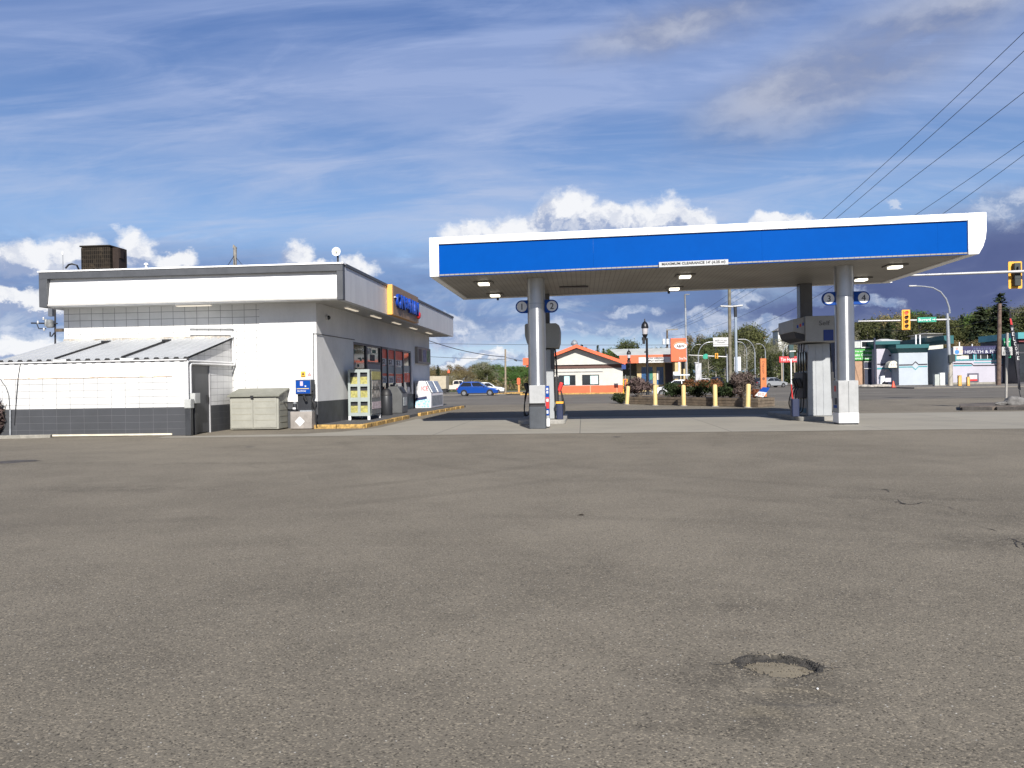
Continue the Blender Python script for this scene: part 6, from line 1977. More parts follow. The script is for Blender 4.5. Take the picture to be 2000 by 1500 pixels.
# drive-through gear between the two parts
dk = thing('drive_through_frame', 'orange and yellow drive through guard frame beside the restaurant corner', 'guard frame', tuple(GX(1222, 86)))
for u in (1217.5, 1224.5):
    q = GX(u, 86)
    MB().cyl((q.x, 86, 0), (q.x, 86, 1.55), 0.07).build('post', SIGNALYEL, dk)
MB().tube([(GX(1217.5, 86).x, 86, 1.5), (GX(1224.5, 86).x, 86, 1.5)], 0.07).build('rail', ORANGE, dk)
MB().box(GX(1221, 86).x, GX(1224.5, 86).x, 86.05, 86.12, 0.3, 1.3).build('panel', ORANGEDULL, dk)
bs = thing('blue_sign', 'small round topped blue sign on a grey post at the restaurant corner', 'sign', tuple(GX(1219, 88)))
q = GX(1219, 88)
MB().cyl((q.x + 0.15, 88, 0), (q.x + 0.15, 88, 2.0), 0.035).build('post', STEEL, bs)
MB().box(q.x - 0.25, q.x + 0.2, 87.9, 87.95, zz(1219, 721, 88), zz(1219, 712, 88)).build('plate', M('navy_sign', (0.012, 0.04, 0.18), 0.5), bs)

# sign tower
TY = 97.0
tw = thing('sign_tower', 'tall orange sign tower with a white oval badge at the right end of the restaurant', 'sign tower', tuple(GX(1326, TY)))
xa, xb = P(1310.5, 690, TY).x, P(1340.5, 690, TY).x
z0, z1 = zz(1326, 706, TY), zz(1326, 660.5, TY)
MB().box(xa, xb, TY, TY + 0.6, z0, z1).build('panel', ORANGE, tw, bevel=0.02)
ov_ = [(P(1329, 676, TY).x + 0.72 * math.cos(t_), zz(1329, 676, TY) + 0.36 * math.sin(t_)) for t_ in np.linspace(0, 2 * math.pi, 32)[:-1]]
MB().prism(ov_, 'Y', TY - 0.06, TY - 0.002).build('badge', LETTERW, tw)
txt('A&W', 1.0, 0.36, (P(1329, 676, TY).x, TY - 0.068, zz(1329, 676, TY)), 'F', BROWN, tw, bold=0.035)
arc_ = [(P(1329, 676, TY).x + 0.86 * math.cos(t_), zz(1329, 676, TY) + 0.52 * math.sin(t_)) for t_ in np.linspace(0.2, math.pi - 0.2, 14)]
arc2 = [(P(1329, 676, TY).x + 0.80 * math.cos(t_), zz(1329, 676, TY) + 0.44 * math.sin(t_)) for t_ in np.linspace(math.pi - 0.2, 0.2, 14)]
MB().prism(arc_ + arc2, 'Y', TY - 0.03, TY - 0.002).build('swoosh', M('pale_orange', (0.8, 0.35, 0.22), 0.5), tw)
txt('Drive-Thru', 0.85, 0.28, (P(1334, 700, TY).x, TY - 0.01, zz(1334, 700, TY)), 'F', LETTERW, tw, bold=0.01)
MB().box(P(1325, 720, TY).x, P(1329, 720, TY).x, TY + 0.1, TY + 0.4, 0, z0).build('post', M('tower_post', (0.5, 0.51, 0.52), 0.5), tw)
MB().box(P(1316, 733, TY).x, P(1346, 733, TY).x, TY - 0.6, TY + 0.08, zz(1330, 733.5, TY), zz(1330, 731, TY)).build('shelf', M('pale_blue_shelf', (0.55, 0.63, 0.68), 0.5), tw)
MB().box(P(1315, 740, TY).x, P(1325, 740, TY).x, TY + 0.1, TY + 0.2, zz(1320, 740, TY), zz(1320, 726, TY)).build('menu_panel', POSTERWHITE, tw)

# far pillar, pale signs, billboard
Y = 110
pp = thing('entrance_pillar', 'broad pale grey masonry pillar right of the orange sign tower', 'pillar', tuple(GX(1364, Y)))
MB().box(P(1358.5, 720, Y).x, P(1370, 720, Y).x, Y, Y + 0.7, 0, zz(1364, 709.5, Y)).build('shaft', M('pillar_grey', (0.45, 0.46, 0.48), 0.7, var=0.1), pp)
MB().box(P(1357, 720, Y).x, P(1364.5, 720, Y).x, Y - 0.1, Y + 0.8, zz(1364, 709.4, Y) + 0.002, zz(1364, 707.5, Y)).build('cap', M('pillar_cap', (0.5, 0.5, 0.5), 0.7), pp)
Y = 200
bb = thing('billboard', 'white billboard with faint grey lettering above the far street', 'billboard', tuple(GX(1408, Y)))
xa, xb = P(1393, 667, Y).x, P(1423.5, 667, Y).x
MB().box(xa, xb, Y, Y + 0.3, zz(1408, 676.5, Y), zz(1408, 659, Y)).build('panel', M('billboard_white', (0.55, 0.55, 0.54), 0.5, var=0.05), bb)
txt('SERVICES', (xb - xa) * 0.75, 0.35, ((xa + xb) / 2, Y - 0.01, zz(1408, 665.5, Y)), 'F', M('grey_lettering', (0.12, 0.12, 0.12)), bb, bold=0.03)
MB().box((xa + xb) / 2 - 0.9, (xa + xb) / 2 + 0.9, Y - 0.03, Y - 0.002, zz(1408, 670, Y), zz(1408, 668.8, Y)).build('bar', DARKMETAL, bb)
for uu in (1398, 1418):
    MB().cyl((P(uu, 667, Y).x, Y + 0.4, 0), (P(uu, 667, Y).x, Y + 0.4, zz(1408, 660, Y)), 0.15).build('post', DARKMETAL, bb)
Y = 120
b2_ = thing('price_sign', 'white upright sign panel behind the pale blue lot lamp pole', 'sign', tuple(GX(1440, Y)))
MB().box(P(1434.5, 710, Y).x, P(1447, 710, Y).x, Y, Y + 0.3, zz(1440, 724, Y), zz(1440, 697, Y)).build('panel', M('price_panel', (0.66, 0.68, 0.72), 0.5, var=0.06), b2_)
MB().box(P(1434.5, 710, Y).x, P(1447, 710, Y).x, Y - 0.01, Y - 0.002, zz(1440, 714.5, Y), zz(1440, 713.7, Y)).build('divider', STEEL, b2_)
MB().cyl((P(1441, 710, Y).x, Y + 0.15, 0), (P(1441, 710, Y).x, Y + 0.15, zz(1440, 724.2, Y)), 0.12).build('post', STEEL, b2_)
# low blue-white building far back along the street
Y = 230
fb = thing('far_low_building', 'long low building with a pale blue roof at the end of the far street', 'building', tuple(GX(1410, Y)))
xa, xb = P(1335, 725, Y).x, P(1495, 725, Y).x
MB().box(xa, xb, Y, Y + 12, 0, zz(1410, 726, Y)).build('wall', M('far_wall_pale', (0.50, 0.50, 0.48), 0.8, var=0.15, vs=0.5), fb)
MB().add([(xa - 0.5, Y - 0.8, zz(1410, 726.5, Y)), (xb + 0.5, Y - 0.8, zz(1410, 726.5, Y)), (xb + 0.5, Y + 6, zz(1410, 720.5, Y)), (xa - 0.5, Y + 6, zz(1410, 720.5, Y))], [(0, 1, 2, 3)]).build('roof', M('pale_blue_roof', (0.22, 0.36, 0.50), 0.6, var=0.2, vs=0.3), fb)
for u0, u1, mt in ((1346, 1352, M('barn_maroon', (0.20, 0.06, 0.06), 0.7)), (1373, 1380, POSTERWHITE), (1395, 1401, GLASS), (1460, 1470, GLASS)):
    MB().box(P(u0, 730, Y).x, P(u1, 730, Y).x, Y - 0.06, Y - 0.002, 0.3, zz(1410, 728, Y)).build('door', mt, fb)
# red roadside sign
Y = 150
rs_ = thing('roadside_sign', 'wide red roadside sign with white script beside the right dispenser', 'sign', tuple(GX(1541, Y)))
xa, xb = P(1522, 702, Y).x, P(1563, 702, Y).x
zm = zz(1541, 702, Y)
MB().box(xa, xb, Y, Y + 0.3, zz(1541, 708, Y), zz(1541, 696, Y)).build('panel', M('sign_red', (0.52, 0.03, 0.035), 0.45), rs_, bevel=0.05)
txt('Tim Hortons', (xb - xa) * 0.86, 0.62, ((xa + xb) / 2, Y - 0.02, zm), 'F', LETTERW, rs_, bold=0.01)
for uu in (1527, 1552):
    MB().cyl((P(uu, 702, Y).x, Y + 0.15, 0), (P(uu, 702, Y).x, Y + 0.15, zz(1541, 708, Y)), 0.12).build('post', M('post_tan', (0.4, 0.33, 0.25), 0.7), rs_)
# small pole with a dark signal and a red foot by the right dispenser
q = G(1546, 776)
sp = thing('signal_post', 'slim pale post with dark signal heads and a red foot beside the right dispenser', 'signal post', (q.x, q.y, 0))
Yp = q.y
MB().cyl((q.x, Yp, zz(1546, 752, Yp)), (q.x, Yp, zz(1546, 700, Yp)), 0.045).build('post', WHITE_METAL, sp)
MB().cyl((q.x, Yp, 0), (q.x, Yp, zz(1546, 752.2, Yp)), 0.05).build('red_foot', M('foot_red', (0.25, 0.03, 0.03), 0.6), sp)
for v0, v1, du in ((673, 684, -3), (688, 699, -2)):
    MB().box(P(1543 + du, 680, Yp).x, P(1552 + du, 680, Yp).x, Yp - 0.15, Yp + 0.15, zz(1546, v1, Yp), zz(1546, v0, Yp)).build('signal_head', M('signal_dark_green', (0.015, 0.05, 0.05), 0.5), sp, bevel=0.02)
MB().cyl((q.x - 0.05, Yp, zz(1546, 699.8, Yp)), (q.x - 0.05, Yp, zz(1546, 664, Yp)), 0.035).build('upper_post', WHITE_METAL, sp)
MB().box(P(1541, 690, Yp).x, P(1553, 690, Yp).x, Yp - 0.2, Yp - 0.16, zz(1546, 687, Yp), zz(1546, 685, Yp)).build('plate', POSTERWHITE, sp)
MB().tube([P(1543, 665, Yp), P(1541, 659, Yp), P(1538, 656, Yp)], 0.03).build('antenna', WHITE_METAL, sp)

# ------------------------------------------------------------------ left background
Y = 112
q = GX(855, Y)
cn = thing('storage_container', 'cream box trailer beyond the road at the far end of the store', 'container', tuple(q))
MB().box(P(838, 740, Y).x - 2, P(871, 740, Y).x, Y, Y + 2.5, 0.6, zz(855, 734.5, Y)).build('body', M('container_cream', (0.40, 0.35, 0.26), 0.6, var=0.1), cn, bevel=0.03)
MB().box(P(838, 740, Y).x - 1.9, P(871, 740, Y).x - 0.1, Y + 0.1, Y + 2.4, 0.25, 0.598).build('chassis', DARKMETAL, cn)
for uu in (842, 866):
    MB().lathe((P(uu, 740, Y).x, Y + 0.05, 0.38), [(0.2, 0), (0.38, 0.0), (0.38, 0.25), (0.2, 0.25)], 18, 'Y').build('wheel', BLACK, cn)
Y = 100
q = GX(1013.5, Y)
mb_ = thing('menu_board', 'slim orange drive through menu post on a yellow island left of the restaurant', 'menu board', tuple(q))
MB().box(P(1011.5, 740, Y).x, P(1015, 740, Y).x, Y - 0.05, Y + 0.15, 0.05, zz(1013, 751, Y)).build('post', M('post_amber', (0.55, 0.26, 0.08), 0.6), mb_)
MB().prism(rrect(P(1009.7, 740, Y).x, P(1016, 740, Y).x, zz(1013, 751, Y), zz(1013, 738, Y), 0.15), 'Y', Y - 0.12, Y + 0.2).build('panel', M('menu_orange', (0.66, 0.12, 0.04), 0.5), mb_)
MB().prism([(q.x - 0.9, 0.0), (q.x + 0.9, 0.0), (q.x + 0.6, 0.18), (q.x - 0.6, 0.18)], 'Y', Y - 0.3, Y + 0.4).build('footing', KERBYEL, mb_)
kq = MB()
for i, (u, v) in enumerate(((962, 771), (975, 770), (990, 769), (1003, 768))):
    q = G(u, v)
    kq.obox((q.x, q.y, 0.06), 0.9 if i else 0.5, 0.25, 0.16, (0, 0, 0.5))
tag(kq.build('kerb', KERBYEL), kind='structure')
Y = 118
q = GX(876.5, Y)
wb_ = thing('warning_beacon', 'orange lantern shaped sign on a thin pole above the white pickup', 'beacon', tuple(q))
MB().cyl((q.x, Y, 0), (q.x, Y, zz(876, 729, Y)), 0.04).build('pole', DARKMETAL, wb_)
MB().lathe((q.x, Y, zz(876, 729, Y)), [(0.1, 0), (0.2, 0.05), (0.18, 0.3), (0.06, 0.5), (0.02, 0.55)], 10).build('lantern', ORANGE, wb_)


# ------------------------------------------------------------------ vehicles
TYRE = M('tyre', (0.018, 0.018, 0.019), 0.8, var=0.1)
RIMM = M('wheel_rim', (0.30, 0.30, 0.31), 0.35, 0.7, var=0.1)
CARGLASS = M('car_glass', (0.012, 0.014, 0.017), 0.06, var=0, spec=0.7)


def vehicle(name, label, cat, base, ang, L, W, Hh, paint, kind='suv', group=None, dark_lower=True):
    """x runs from tail (0) to nose (L) before turning; y across"""
    t = thing(name, label, cat, tuple(base), group)
    ca, sa = math.cos(ang), math.sin(ang)
    bx, by, bz = base

    def T(v):
        x, y, z = v[0] - L / 2, v[1], v[2]
        return (bx + x * ca - y * sa, by + x * sa + y * ca, bz + z)
    if kind == 'suv':
        low = [(0.03, .26), (0.0, .34), (0.015, .52), (0.03, .60), (0.10, .625), (0.70, .60), (0.93, .50), (0.985, .42), (1.0, .30), (0.985, .17), (0.02, .17)]
        cab = [(0.035, .60), (0.10, .90), (0.16, .97), (0.36, 1.0), (0.52, .97), (0.735, .60)]
        wheels = (0.18, 0.80)
    elif kind == 'pickup':
        low = [(0.0, .28), (0.0, .58), (0.44, .58), (0.46, .60), (0.76, .60), (0.97, .55), (1.0, .45), (1.0, .26), (0.98, .20), (0.02, .20)]
        cab = [(0.42, .58), (0.43, .92), (0.47, .99), (0.62, 1.0), (0.69, .95), (0.78, .59)]
        wheels = (0.20, 0.80)
    else:
        low = [(0.02, .26), (0.0, .36), (0.01, .58), (0.05, .64), (0.15, .66), (0.72, .62), (0.93, .53), (0.985, .44), (1.0, .30), (0.985, .17), (0.02, .17)]
        cab = [(0.10, .64), (0.24, .92), (0.33, .99), (0.46, 1.0), (0.57, .96), (0.745, .62)]
        wheels = (0.18, 0.80)
    R_ = 0.20 * Hh if kind != 'pickup' else 0.205 * Hh

    def loft(poly, w_bot, w_top, z0, z1):
        mb = MB()
        n = len(poly)
        k_ = 4
        rows = []
        for s_ in (-1, -0.86, 0.86, 1):
            inset = 0.0 if abs(s_) < 1 else 1.0
            row = []
            for (x, z) in poly:
                f = (z - z0) / max(1e-6, z1 - z0)
                hw = (w_bot + (w_top - w_bot) * f) / 2
                cx_ = sum(p[0] for p in poly) / n
                cz_ = sum(p[1] for p in poly) / n
                xx = x + (cx_ - x) * 0.035 * inset
                zc_ = z + (cz_ - z) * 0.10 * inset
                row.append((xx * L, s_ * hw, zc_ * Hh))
            rows.append(row)
        vs_ = [v for r in rows for v in r]
        fs_ = []
        for a in range(3):
            for i in range(n):
                fs_.append((a * n + i, a * n + (i + 1) % n, (a + 1) * n + (i + 1) % n, (a + 1) * n + i))
        fs_ += [tuple(range(n))[::-1], tuple(range(3 * n, 4 * n))]
        mb.add(vs_, fs_)
        return mb
    loft(low, W, W, .17, .62).shear(T).build('body', paint, t, bevel=0.03, seg=3)
    loft(cab, W * 0.94, W * 0.74, .6, 1.0).shear(T).build('cabin', paint, t, bevel=0.03, seg=3)
    # side glass
    xs0 = [p for p in cab]
    zlo, zhi = .655, .93
    def atx(z, front):
        pts = cab[::-1] if front else cab
        for (xa_, za), (xb_, zb_) in zip(pts, pts[1:]):
            if min(za, zb_) <= z <= max(za, zb_) and za != zb_:
                return xa_ + (xb_ - xa_) * (z - za) / (zb_ - za)
        return pts[-1][0]
    for s_ in (-1, 1):
        def wy(z):
            f = (z - .6) / .4
            return s_ * ((W * 0.94 + (W * 0.74 - W * 0.94) * f) / 2 + 0.012)
        a0, a1 = atx(zlo, False) + 0.02, atx(zlo, True) - 0.03
        b0, b1 = atx(zhi, False) + 0.03, atx(zhi, True) - 0.02
        split = 0.52 if kind != 'pickup' else 0.58
        for (fa, fb) in ((0.0, split - 0.02), (split + 0.02, 1.0)):
            q_ = [(a0 + (a1 - a0) * fa, zlo), (a0 + (a1 - a0) * fb, zlo), (b0 + (b1 - b0) * min(1, fb), zhi), (b0 + (b1 - b0) * fa, zhi)]
            mb = MB().add([(x * L, wy(z), z * Hh) for x, z in q_] + [(x * L, wy(z) - s_ * 0.03, z * Hh) for x, z in q_], [(0, 1, 2, 3), (7, 6, 5, 4), (0, 4, 5, 1), (1, 5, 6, 2), (2, 6, 7, 3), (3, 7, 4, 0)])
            mb.shear(T).build('side_window', CARGLASS, t)
        hl = MB().box(L * 0.955, L * 0.992, s_ * W * 0.30, s_ * W * 0.47, Hh * .40, Hh * .47).shear(T).build('headlight', M('headlight', (0.6, 0.6, 0.62), 0.2, var=0), t, bevel=0.01)
        MB().box(-0.012, L * 0.03, s_ * W * 0.36, s_ * W * 0.49, Hh * .45, Hh * .57).shear(T).build('tail_light', M('tail_light', (0.35, 0.02, 0.02), 0.3, var=0), t, bevel=0.01)
        MB().obox((L * 0.66, s_ * (W / 2 + 0.06), Hh * .66), 0.14, 0.16, 0.11).shear(T).build('mirror', DARKMETAL, t, bevel=0.02)
    # windscreens
    for front in (True, False):
        z0_, z1_ = .645, .94
        x0_, x1_ = atx(z0_, front), atx(z1_, front)
        o_ = 0.012 * (1 if front else -1)
        hw0, hw1 = W * 0.40, W * 0.33
        q_ = [(x0_ * L + o_, -hw0, z0_ * Hh), (x0_ * L + o_, hw0, z0_ * Hh), (x1_ * L + o_, hw1, z1_ * Hh + 0.01), (x1_ * L + o_, -hw1, z1_ * Hh + 0.01)]
        MB().add(q_, [(0, 1, 2, 3)]).shear(T).build('windscreen' if front else 'rear_window', CARGLASS, t)
    if dark_lower:
        MB().box(L * 0.03, L * 0.97, -W / 2 - 0.006, W / 2 + 0.006, Hh * .145, Hh * .20).shear(T).build('sill', M('car_trim_black', (0.02, 0.02, 0.022), 0.6), t)
    if kind == 'pickup':
        MB().box(L * 0.02, L * 0.40, -W * .40, W * .40, Hh * .582, Hh * .60).shear(T).build('load_bed', M('truck_bed_dark', (0.12, 0.08, 0.06), 0.7), t)
    for fx in wheels:
        for s_ in (-1, 1):
            y_ = s_ * (W / 2 - 0.10)
            arch = MB()
            arch.lathe((fx * L, y_ - s_ * 0.13 if s_ > 0 else y_ - 0.0, R_ + 0.02), [(0.01, 0), (R_ * 1.16, 0), (R_ * 1.16, 0.243 if s_ > 0 else -0.118), (0.01, 0.243 if s_ > 0 else -0.118)], 24, 'Y')
            arch.shear(T).build('wheel_arch', M('arch_black', (0.012, 0.012, 0.013), 0.8), t)
            wm = MB().lathe((fx * L, y_ - 0.11, R_), [(R_ * 0.6, 0), (R_ * 0.95, 0), (R_, 0.03), (R_, 0.20), (R_ * 0.95, 0.235), (R_ * 0.6, 0.235)], 26, 'Y').shear(T).build('wheel', TYRE, t, smooth=True)
            side_ = s_ * 0.122
            MB().lathe((fx * L, y_ + (side_ if s_ > 0 else side_), R_), [(0.03, 0.0), (R_ * 0.62, 0.0), (R_ * 0.62, 0.01), (0.03, 0.012)] if s_ > 0 else [(0.03, -0.012), (R_ * 0.62, -0.01), (R_ * 0.62, 0.0), (0.03, 0.0)], 22, 'Y').shear(T).build('rim', RIMM, wm)
    return t


CARBLUE = M('metallic_blue_paint', (0.003, 0.058, 0.31), 0.28, 0.25, var=0, coat=0.6)
CARWHITE = M('white_car_paint', (0.70, 0.71, 0.72), 0.3, var=0, coat=0.5)
CARCREAM = M('cream_truck_paint', (0.58, 0.54, 0.46), 0.35, var=0.03, coat=0.3)
CARBLACK = M('dark_car_paint', (0.012, 0.014, 0.022), 0.3, var=0, coat=0.5)
CARSILVER = M('silver_car_paint', (0.38, 0.40, 0.42), 0.35, 0.4, var=0, coat=0.4)
b_ = G(934, 772.5)
vehicle('parked_car', 'bright blue compact SUV parked side on beyond the court', 'car', (b_.x, b_.y, -0.03), 0.02, 4.6, 1.85, 1.60, CARBLUE, 'suv')
b_ = GX(891, 128, 0.0)
vehicle('pickup_truck', 'cream white pickup truck parked behind the blue SUV', 'truck', (b_.x, b_.y, 0.006), 0.0, 5.6, 1.95, 1.85, CARCREAM, 'pickup')
b_ = GX(951, 104, 0)
vehicle('parked_car', 'white car with only its bonnet showing past the nose of the blue SUV', 'car', (b_.x, b_.y, 0.0), 0.05, 4.5, 1.8, 1.45, CARWHITE, 'car')
b_ = GX(1323, 71, -0.03)
vehicle('parked_car', 'white car half hidden behind the planter shrubs near the black lamp', 'car', (b_.x, b_.y, -0.03), math.pi - 0.06, 4.4, 1.8, 1.46, CARWHITE, 'car')
b_ = GX(1401, 165, 0)
vehicle('parked_car', 'dark SUV standing end on at the far end of the street', 'car', (b_.x, b_.y, -0.03), 1.2, 4.6, 1.9, 1.75, CARBLACK, 'suv')
b_ = GX(1480, 130, 0)
vehicle('parked_car', 'dark car partly hidden behind the rust orange pillar sign', 'car', (b_.x, b_.y, -0.03), 0.4, 4.4, 1.8, 1.45, CARBLACK, 'car')
b_ = GX(1508, 125, 0)
vehicle('parked_car', 'silver grey car on the street right of the rust orange pillar sign', 'car', (b_.x, b_.y, -0.03), 0.5, 4.4, 1.8, 1.5, CARSILVER, 'car')
b_ = GX(1377, 175, 0)
vehicle('parked_car', 'pale car in front of the far blue roofed building', 'car', (b_.x, b_.y, -0.03), 0.3, 4.4, 1.8, 1.5, CARWHITE, 'car')
# ================================================================== shops across the road on the right
TEAL = M('teal_parapet', (0.004, 0.085, 0.095), 0.5, var=0.08, vs=0.6)
TEALTRIM = M('light_teal_trim', (0.05, 0.27, 0.31), 0.5, var=0.06)
LAV = M('lavender_stucco', (0.42, 0.405, 0.465), 0.8, var=0.05, vs=0.5)
PALEBL = M('pale_blue_stucco', (0.40, 0.445, 0.49), 0.8, var=0.05, vs=0.5)
NAVY = M('navy_siding', (0.030, 0.036, 0.065), 0.7, var=0.12)
STRIPE = M('black_stripe', (0.020, 0.016, 0.028), 0.6)
sh_ = thing('teal_shop', 'pale blue and lavender shop with flared teal parapets and a dark zigzag stripe', 'shop', tuple(GX(1775, 122)))


def mansard(u0, u1, v0, v1, Y, du, parent, name='parapet', mat=TEAL, out_=0.9, depth=10):
    a0, a1 = P(u0, v0, Y - out_), P(u1, v0, Y - out_)
    c0, c1 = P(u0 + du, v1, Y), P(u1 - du, v1, Y)
    vm = v0 + (v1 - v0) * 0.45
    m0, m1 = P(u0 + 0.3, vm, Y - out_), P(u1 - 0.3, vm, Y - out_)
    z0, zm_, z1 = (a0.z + a1.z) / 2, (m0.z + m1.z) / 2, (c0.z + c1.z) / 2
    prof = [(0, z1), (0, z0 - 0.02), (-out_, z0), (-out_, zm_)]
    mb = MB()
    A, B = [], []
    rows = [(a0.x, a1.x, Y - out_, z0), (m0.x, m1.x, Y - out_, zm_), (c0.x, c1.x, Y - 0.01, z1), (c0.x, c1.x, Y + depth, z1), (a0.x, a1.x, Y + depth, z0)]
    n = len(rows)
    vs_ = [(r[0], r[2], r[3]) for r in rows] + [(r[1], r[2], r[3]) for r in rows]
    mb.add(vs_, [(i, (i + 1) % n, (i + 1) % n + n, i + n) for i in range(n)] + [tuple(range(n)), tuple(range(n, 2 * n))[::-1]])
    return mb.build(name, mat, parent)


YM, YL = 120.0, 122.8
xa, xb = P(1755.5, 720, YM).x, P(1812, 720, YM).x
zt = zz(1780, 689, YM)
MB().box(xa, xb, YM, YM + 11, 0, zt).build('front_wall', PALEBL, sh_)
mansard(1750, 1815, 672.5, 688.5, YM, 5, sh_, depth=8)


def stripe(pts, Y, wz, mat, parent, name='stripe'):
    mb = MB()
    q = [P(u, v, Y) for u, v in pts]
    for a, b in zip(q, q[1:]):
        mb.add([(a.x, Y - 0.03, a.z - wz), (b.x, Y - 0.03, b.z - wz), (b.x, Y - 0.03, b.z + wz), (a.x, Y - 0.03, a.z + wz), (a.x, Y - 0.002, a.z - wz), (b.x, Y - 0.002, b.z - wz), (b.x, Y - 0.002, b.z + wz), (a.x, Y - 0.002, a.z + wz)],
               [(0, 1, 2, 3), (0, 4, 5, 1), (3, 2, 6, 7)])
    return mb.build(name, mat, parent)


stripe([(1755.7, 713), (1782, 712.5), (1788, 706.5), (1794, 712), (1811, 711.5)], YM, 0.085, STRIPE, sh_)
stripe([(1755.7, 717), (1782, 716.5), (1788, 722), (1794, 716), (1811, 715.5)], YM, 0.075, TEALTRIM, sh_)
# left block
xl0, xl1 = P(1712.5, 720, YL).x, P(1757, 720, YL).x
ztl = zz(1735, 681, YL)
MB().box(xl0, xl1, YL, YL + 11, 0, ztl).build('front_wall', LAV, sh_)
mansard(1707.5, 1758, 666, 680.5, YL, 4, sh_, depth=9)
stripe([(1713, 711.5), (1736, 711), (1743, 703), (1757, 703)], YL, 0.085, STRIPE, sh_)
stripe([(1713, 720), (1735, 719), (1741, 726)], YL, 0.12, TEALTRIM, sh_)
MB().box(P(1742, 735, YL).x, P(1754.5, 735, YL).x, YL - 0.06, YL - 0.002, 0.05, zz(1745, 719, YL)).build('entrance', M('entrance_slate', (0.035, 0.042, 0.05), 0.6, var=0.2), sh_)
q = P(1746, 711, YL)
qa = P(1745.5, 718, 120.4)
MB().box(q.x - 0.7, q.x - 0.4, YL - 0.05, YL - 0.002, zz(1734, 696, YL), zz(1734, 693, YL)).build('wall_vent', DARKMETAL, sh_)
aw = []
for a in np.linspace(0, math.pi, 13):
    aw.append((qa.x + 0.72 * math.cos(a), qa.z + 0.98 * math.sin(a)))
MB().prism(aw, 'Y', 120.4, 121.9).build('awning', M('cream_awning', (0.62, 0.60, 0.50), 0.6, var=0.05), sh_)
for du in (-0.3, 0.02, 0.4):
    MB().box(qa.x + du - 0.05, qa.x + du + 0.05, 120.385, 120.396, qa.z + 0.30, qa.z + 0.58).build('awning_mark', M('awning_mark', (0.3, 0.27, 0.25), 0.6), sh_)
for uu in (1789, 1797):
    MB().cyl((P(uu, 680, YM + 4).x, YM + 4, zt), (P(uu, 680, YM + 4).x, YM + 4, zz(uu, 654, YM + 4)), 0.10).build('flue', WHITE_METAL, sh_)

# fitness building
YF, YFB = 117.0, 131.0
XF = P(1861, 720, YF).x
XR = P(1984, 720, YF).x
fit_ = thing('fitness_building', 'lavender white two tone fitness building with teal framed windows and a navy sign band', 'building', ((XF + XR) / 2, YF, 0))
zt = zz(1900, 678, YF)
wz0, wz1 = zz(1900, 701.5, YF), zz(1900, 688, YF)
wins = [(1868, 1900), (1907, 1937), (1944, 1976)]
mb = MB()
edges = [XF]
for a, c in wins:
    edges += [P(a, 700, YF).x, P(c, 700, YF).x]
edges.append(XR)
for i in range(len(edges) - 1):
    if i % 2 == 1:
        mb.box(edges[i], edges[i + 1], YF, YF + 0.25, 0, wz0)
        mb.box(edges[i], edges[i + 1], YF, YF + 0.25, wz1, zt)
    else:
        mb.box(edges[i], edges[i + 1], YF, YF + 0.25, 0, zt)
mb.build('front_wall', LAV, fit_)
MB().box(XF, XF + 0.25, YF + 0.251, YFB + 4, 0, zt - 0.01).build('side_wall', PALEBL, fit_)
MB().box(XF + 0.25, XR - 0.01, YF + 3, YFB + 4, 0, zt - 0.02).build('main_block', LAV, fit_)
for i, (a, c) in enumerate(wins):
    xa, xb = P(a, 700, YF).x, P(c, 700, YF).x
    fo = MB().box(xa + 0.01, xb - 0.01, YF + 0.1, YF + 0.15, wz0 + 0.01, wz1 - 0.01).build('window', GLASS, fit_)
    f_ = MB()
    t_w = 0.17
    f_.box(xa - t_w, xa, YF - 0.08, YF + 0.1, wz0 - t_w, wz1 + t_w).box(xb, xb + t_w, YF - 0.08, YF + 0.1, wz0 - t_w, wz1 + t_w).box(xa, xb, YF - 0.08, YF + 0.1, wz0 - t_w, wz0).box(xa, xb, YF - 0.08, YF + 0.1, wz1, wz1 + t_w)
    f_.build('frame', TEALTRIM, fo)
    if i == 0:
        MB().box(xa + 0.05, xa + (xb - xa) * 0.72, YF + 0.07, YF + 0.099, wz0 + 0.03, wz1 - 0.15).build('blind', M('cream_blind', (0.62, 0.60, 0.47), 0.6), fo)
    for k_ in (0.3, 0.74):
        MB().box(xa + (xb - xa) * k_ - 0.03, xa + (xb - xa) * k_ + 0.03, YF + 0.05, YF + 0.1, wz0 + 0.01, wz1 - 0.01).build('mullion', WHITE_METAL, fo)
stripe([(1862, 710), (1897, 710), (1901, 714), (1983, 713)], YF, 0.075, STRIPE, fit_)
stripe([(1862, 714), (1898, 713.5)], YF, 0.09, TEALTRIM, fit_)
stripe([(1902, 708.5), (1983, 707.5)], YF, 0.06, TEALTRIM, fit_)
mansard(1862, 1864, 1, 2, YF, 0, fit_) if False else None
# left flank parapet, leaning outwards
mb = MB()
z0p, z1p = zz(1856, 671, YF), zz(1856, 655, YF)
prof = [(XF - 0.02, z0p), (XF - 0.9, z0p + (z1p - z0p) * 0.45), (XF - 1.0, z1p), (XF + 0.3, z1p), (XF + 0.3, z0p)]
mb.prism(prof, 'Y', YF + 0.3, YFB + 5)
mb.build('flank_parapet', TEAL, fit_)
bw = MB().box(P(1889.5, 735, YF).x, P(1911, 735, YF).x, YF - 0.08, YF - 0.002, zz(1900, 746, YF), zz(1900, 729, YF)).build('notice_case', M('case_slate', (0.07, 0.065, 0.10), 0.6), fit_)
MB().box(P(1892.5, 735, YF).x, P(1908, 735, YF).x, YF - 0.1, YF - 0.081, zz(1900, 744, YF), zz(1900, 732, YF)).build('notice', M('notice_pale', (0.50, 0.48, 0.50), 0.5, var=0.1), bw)
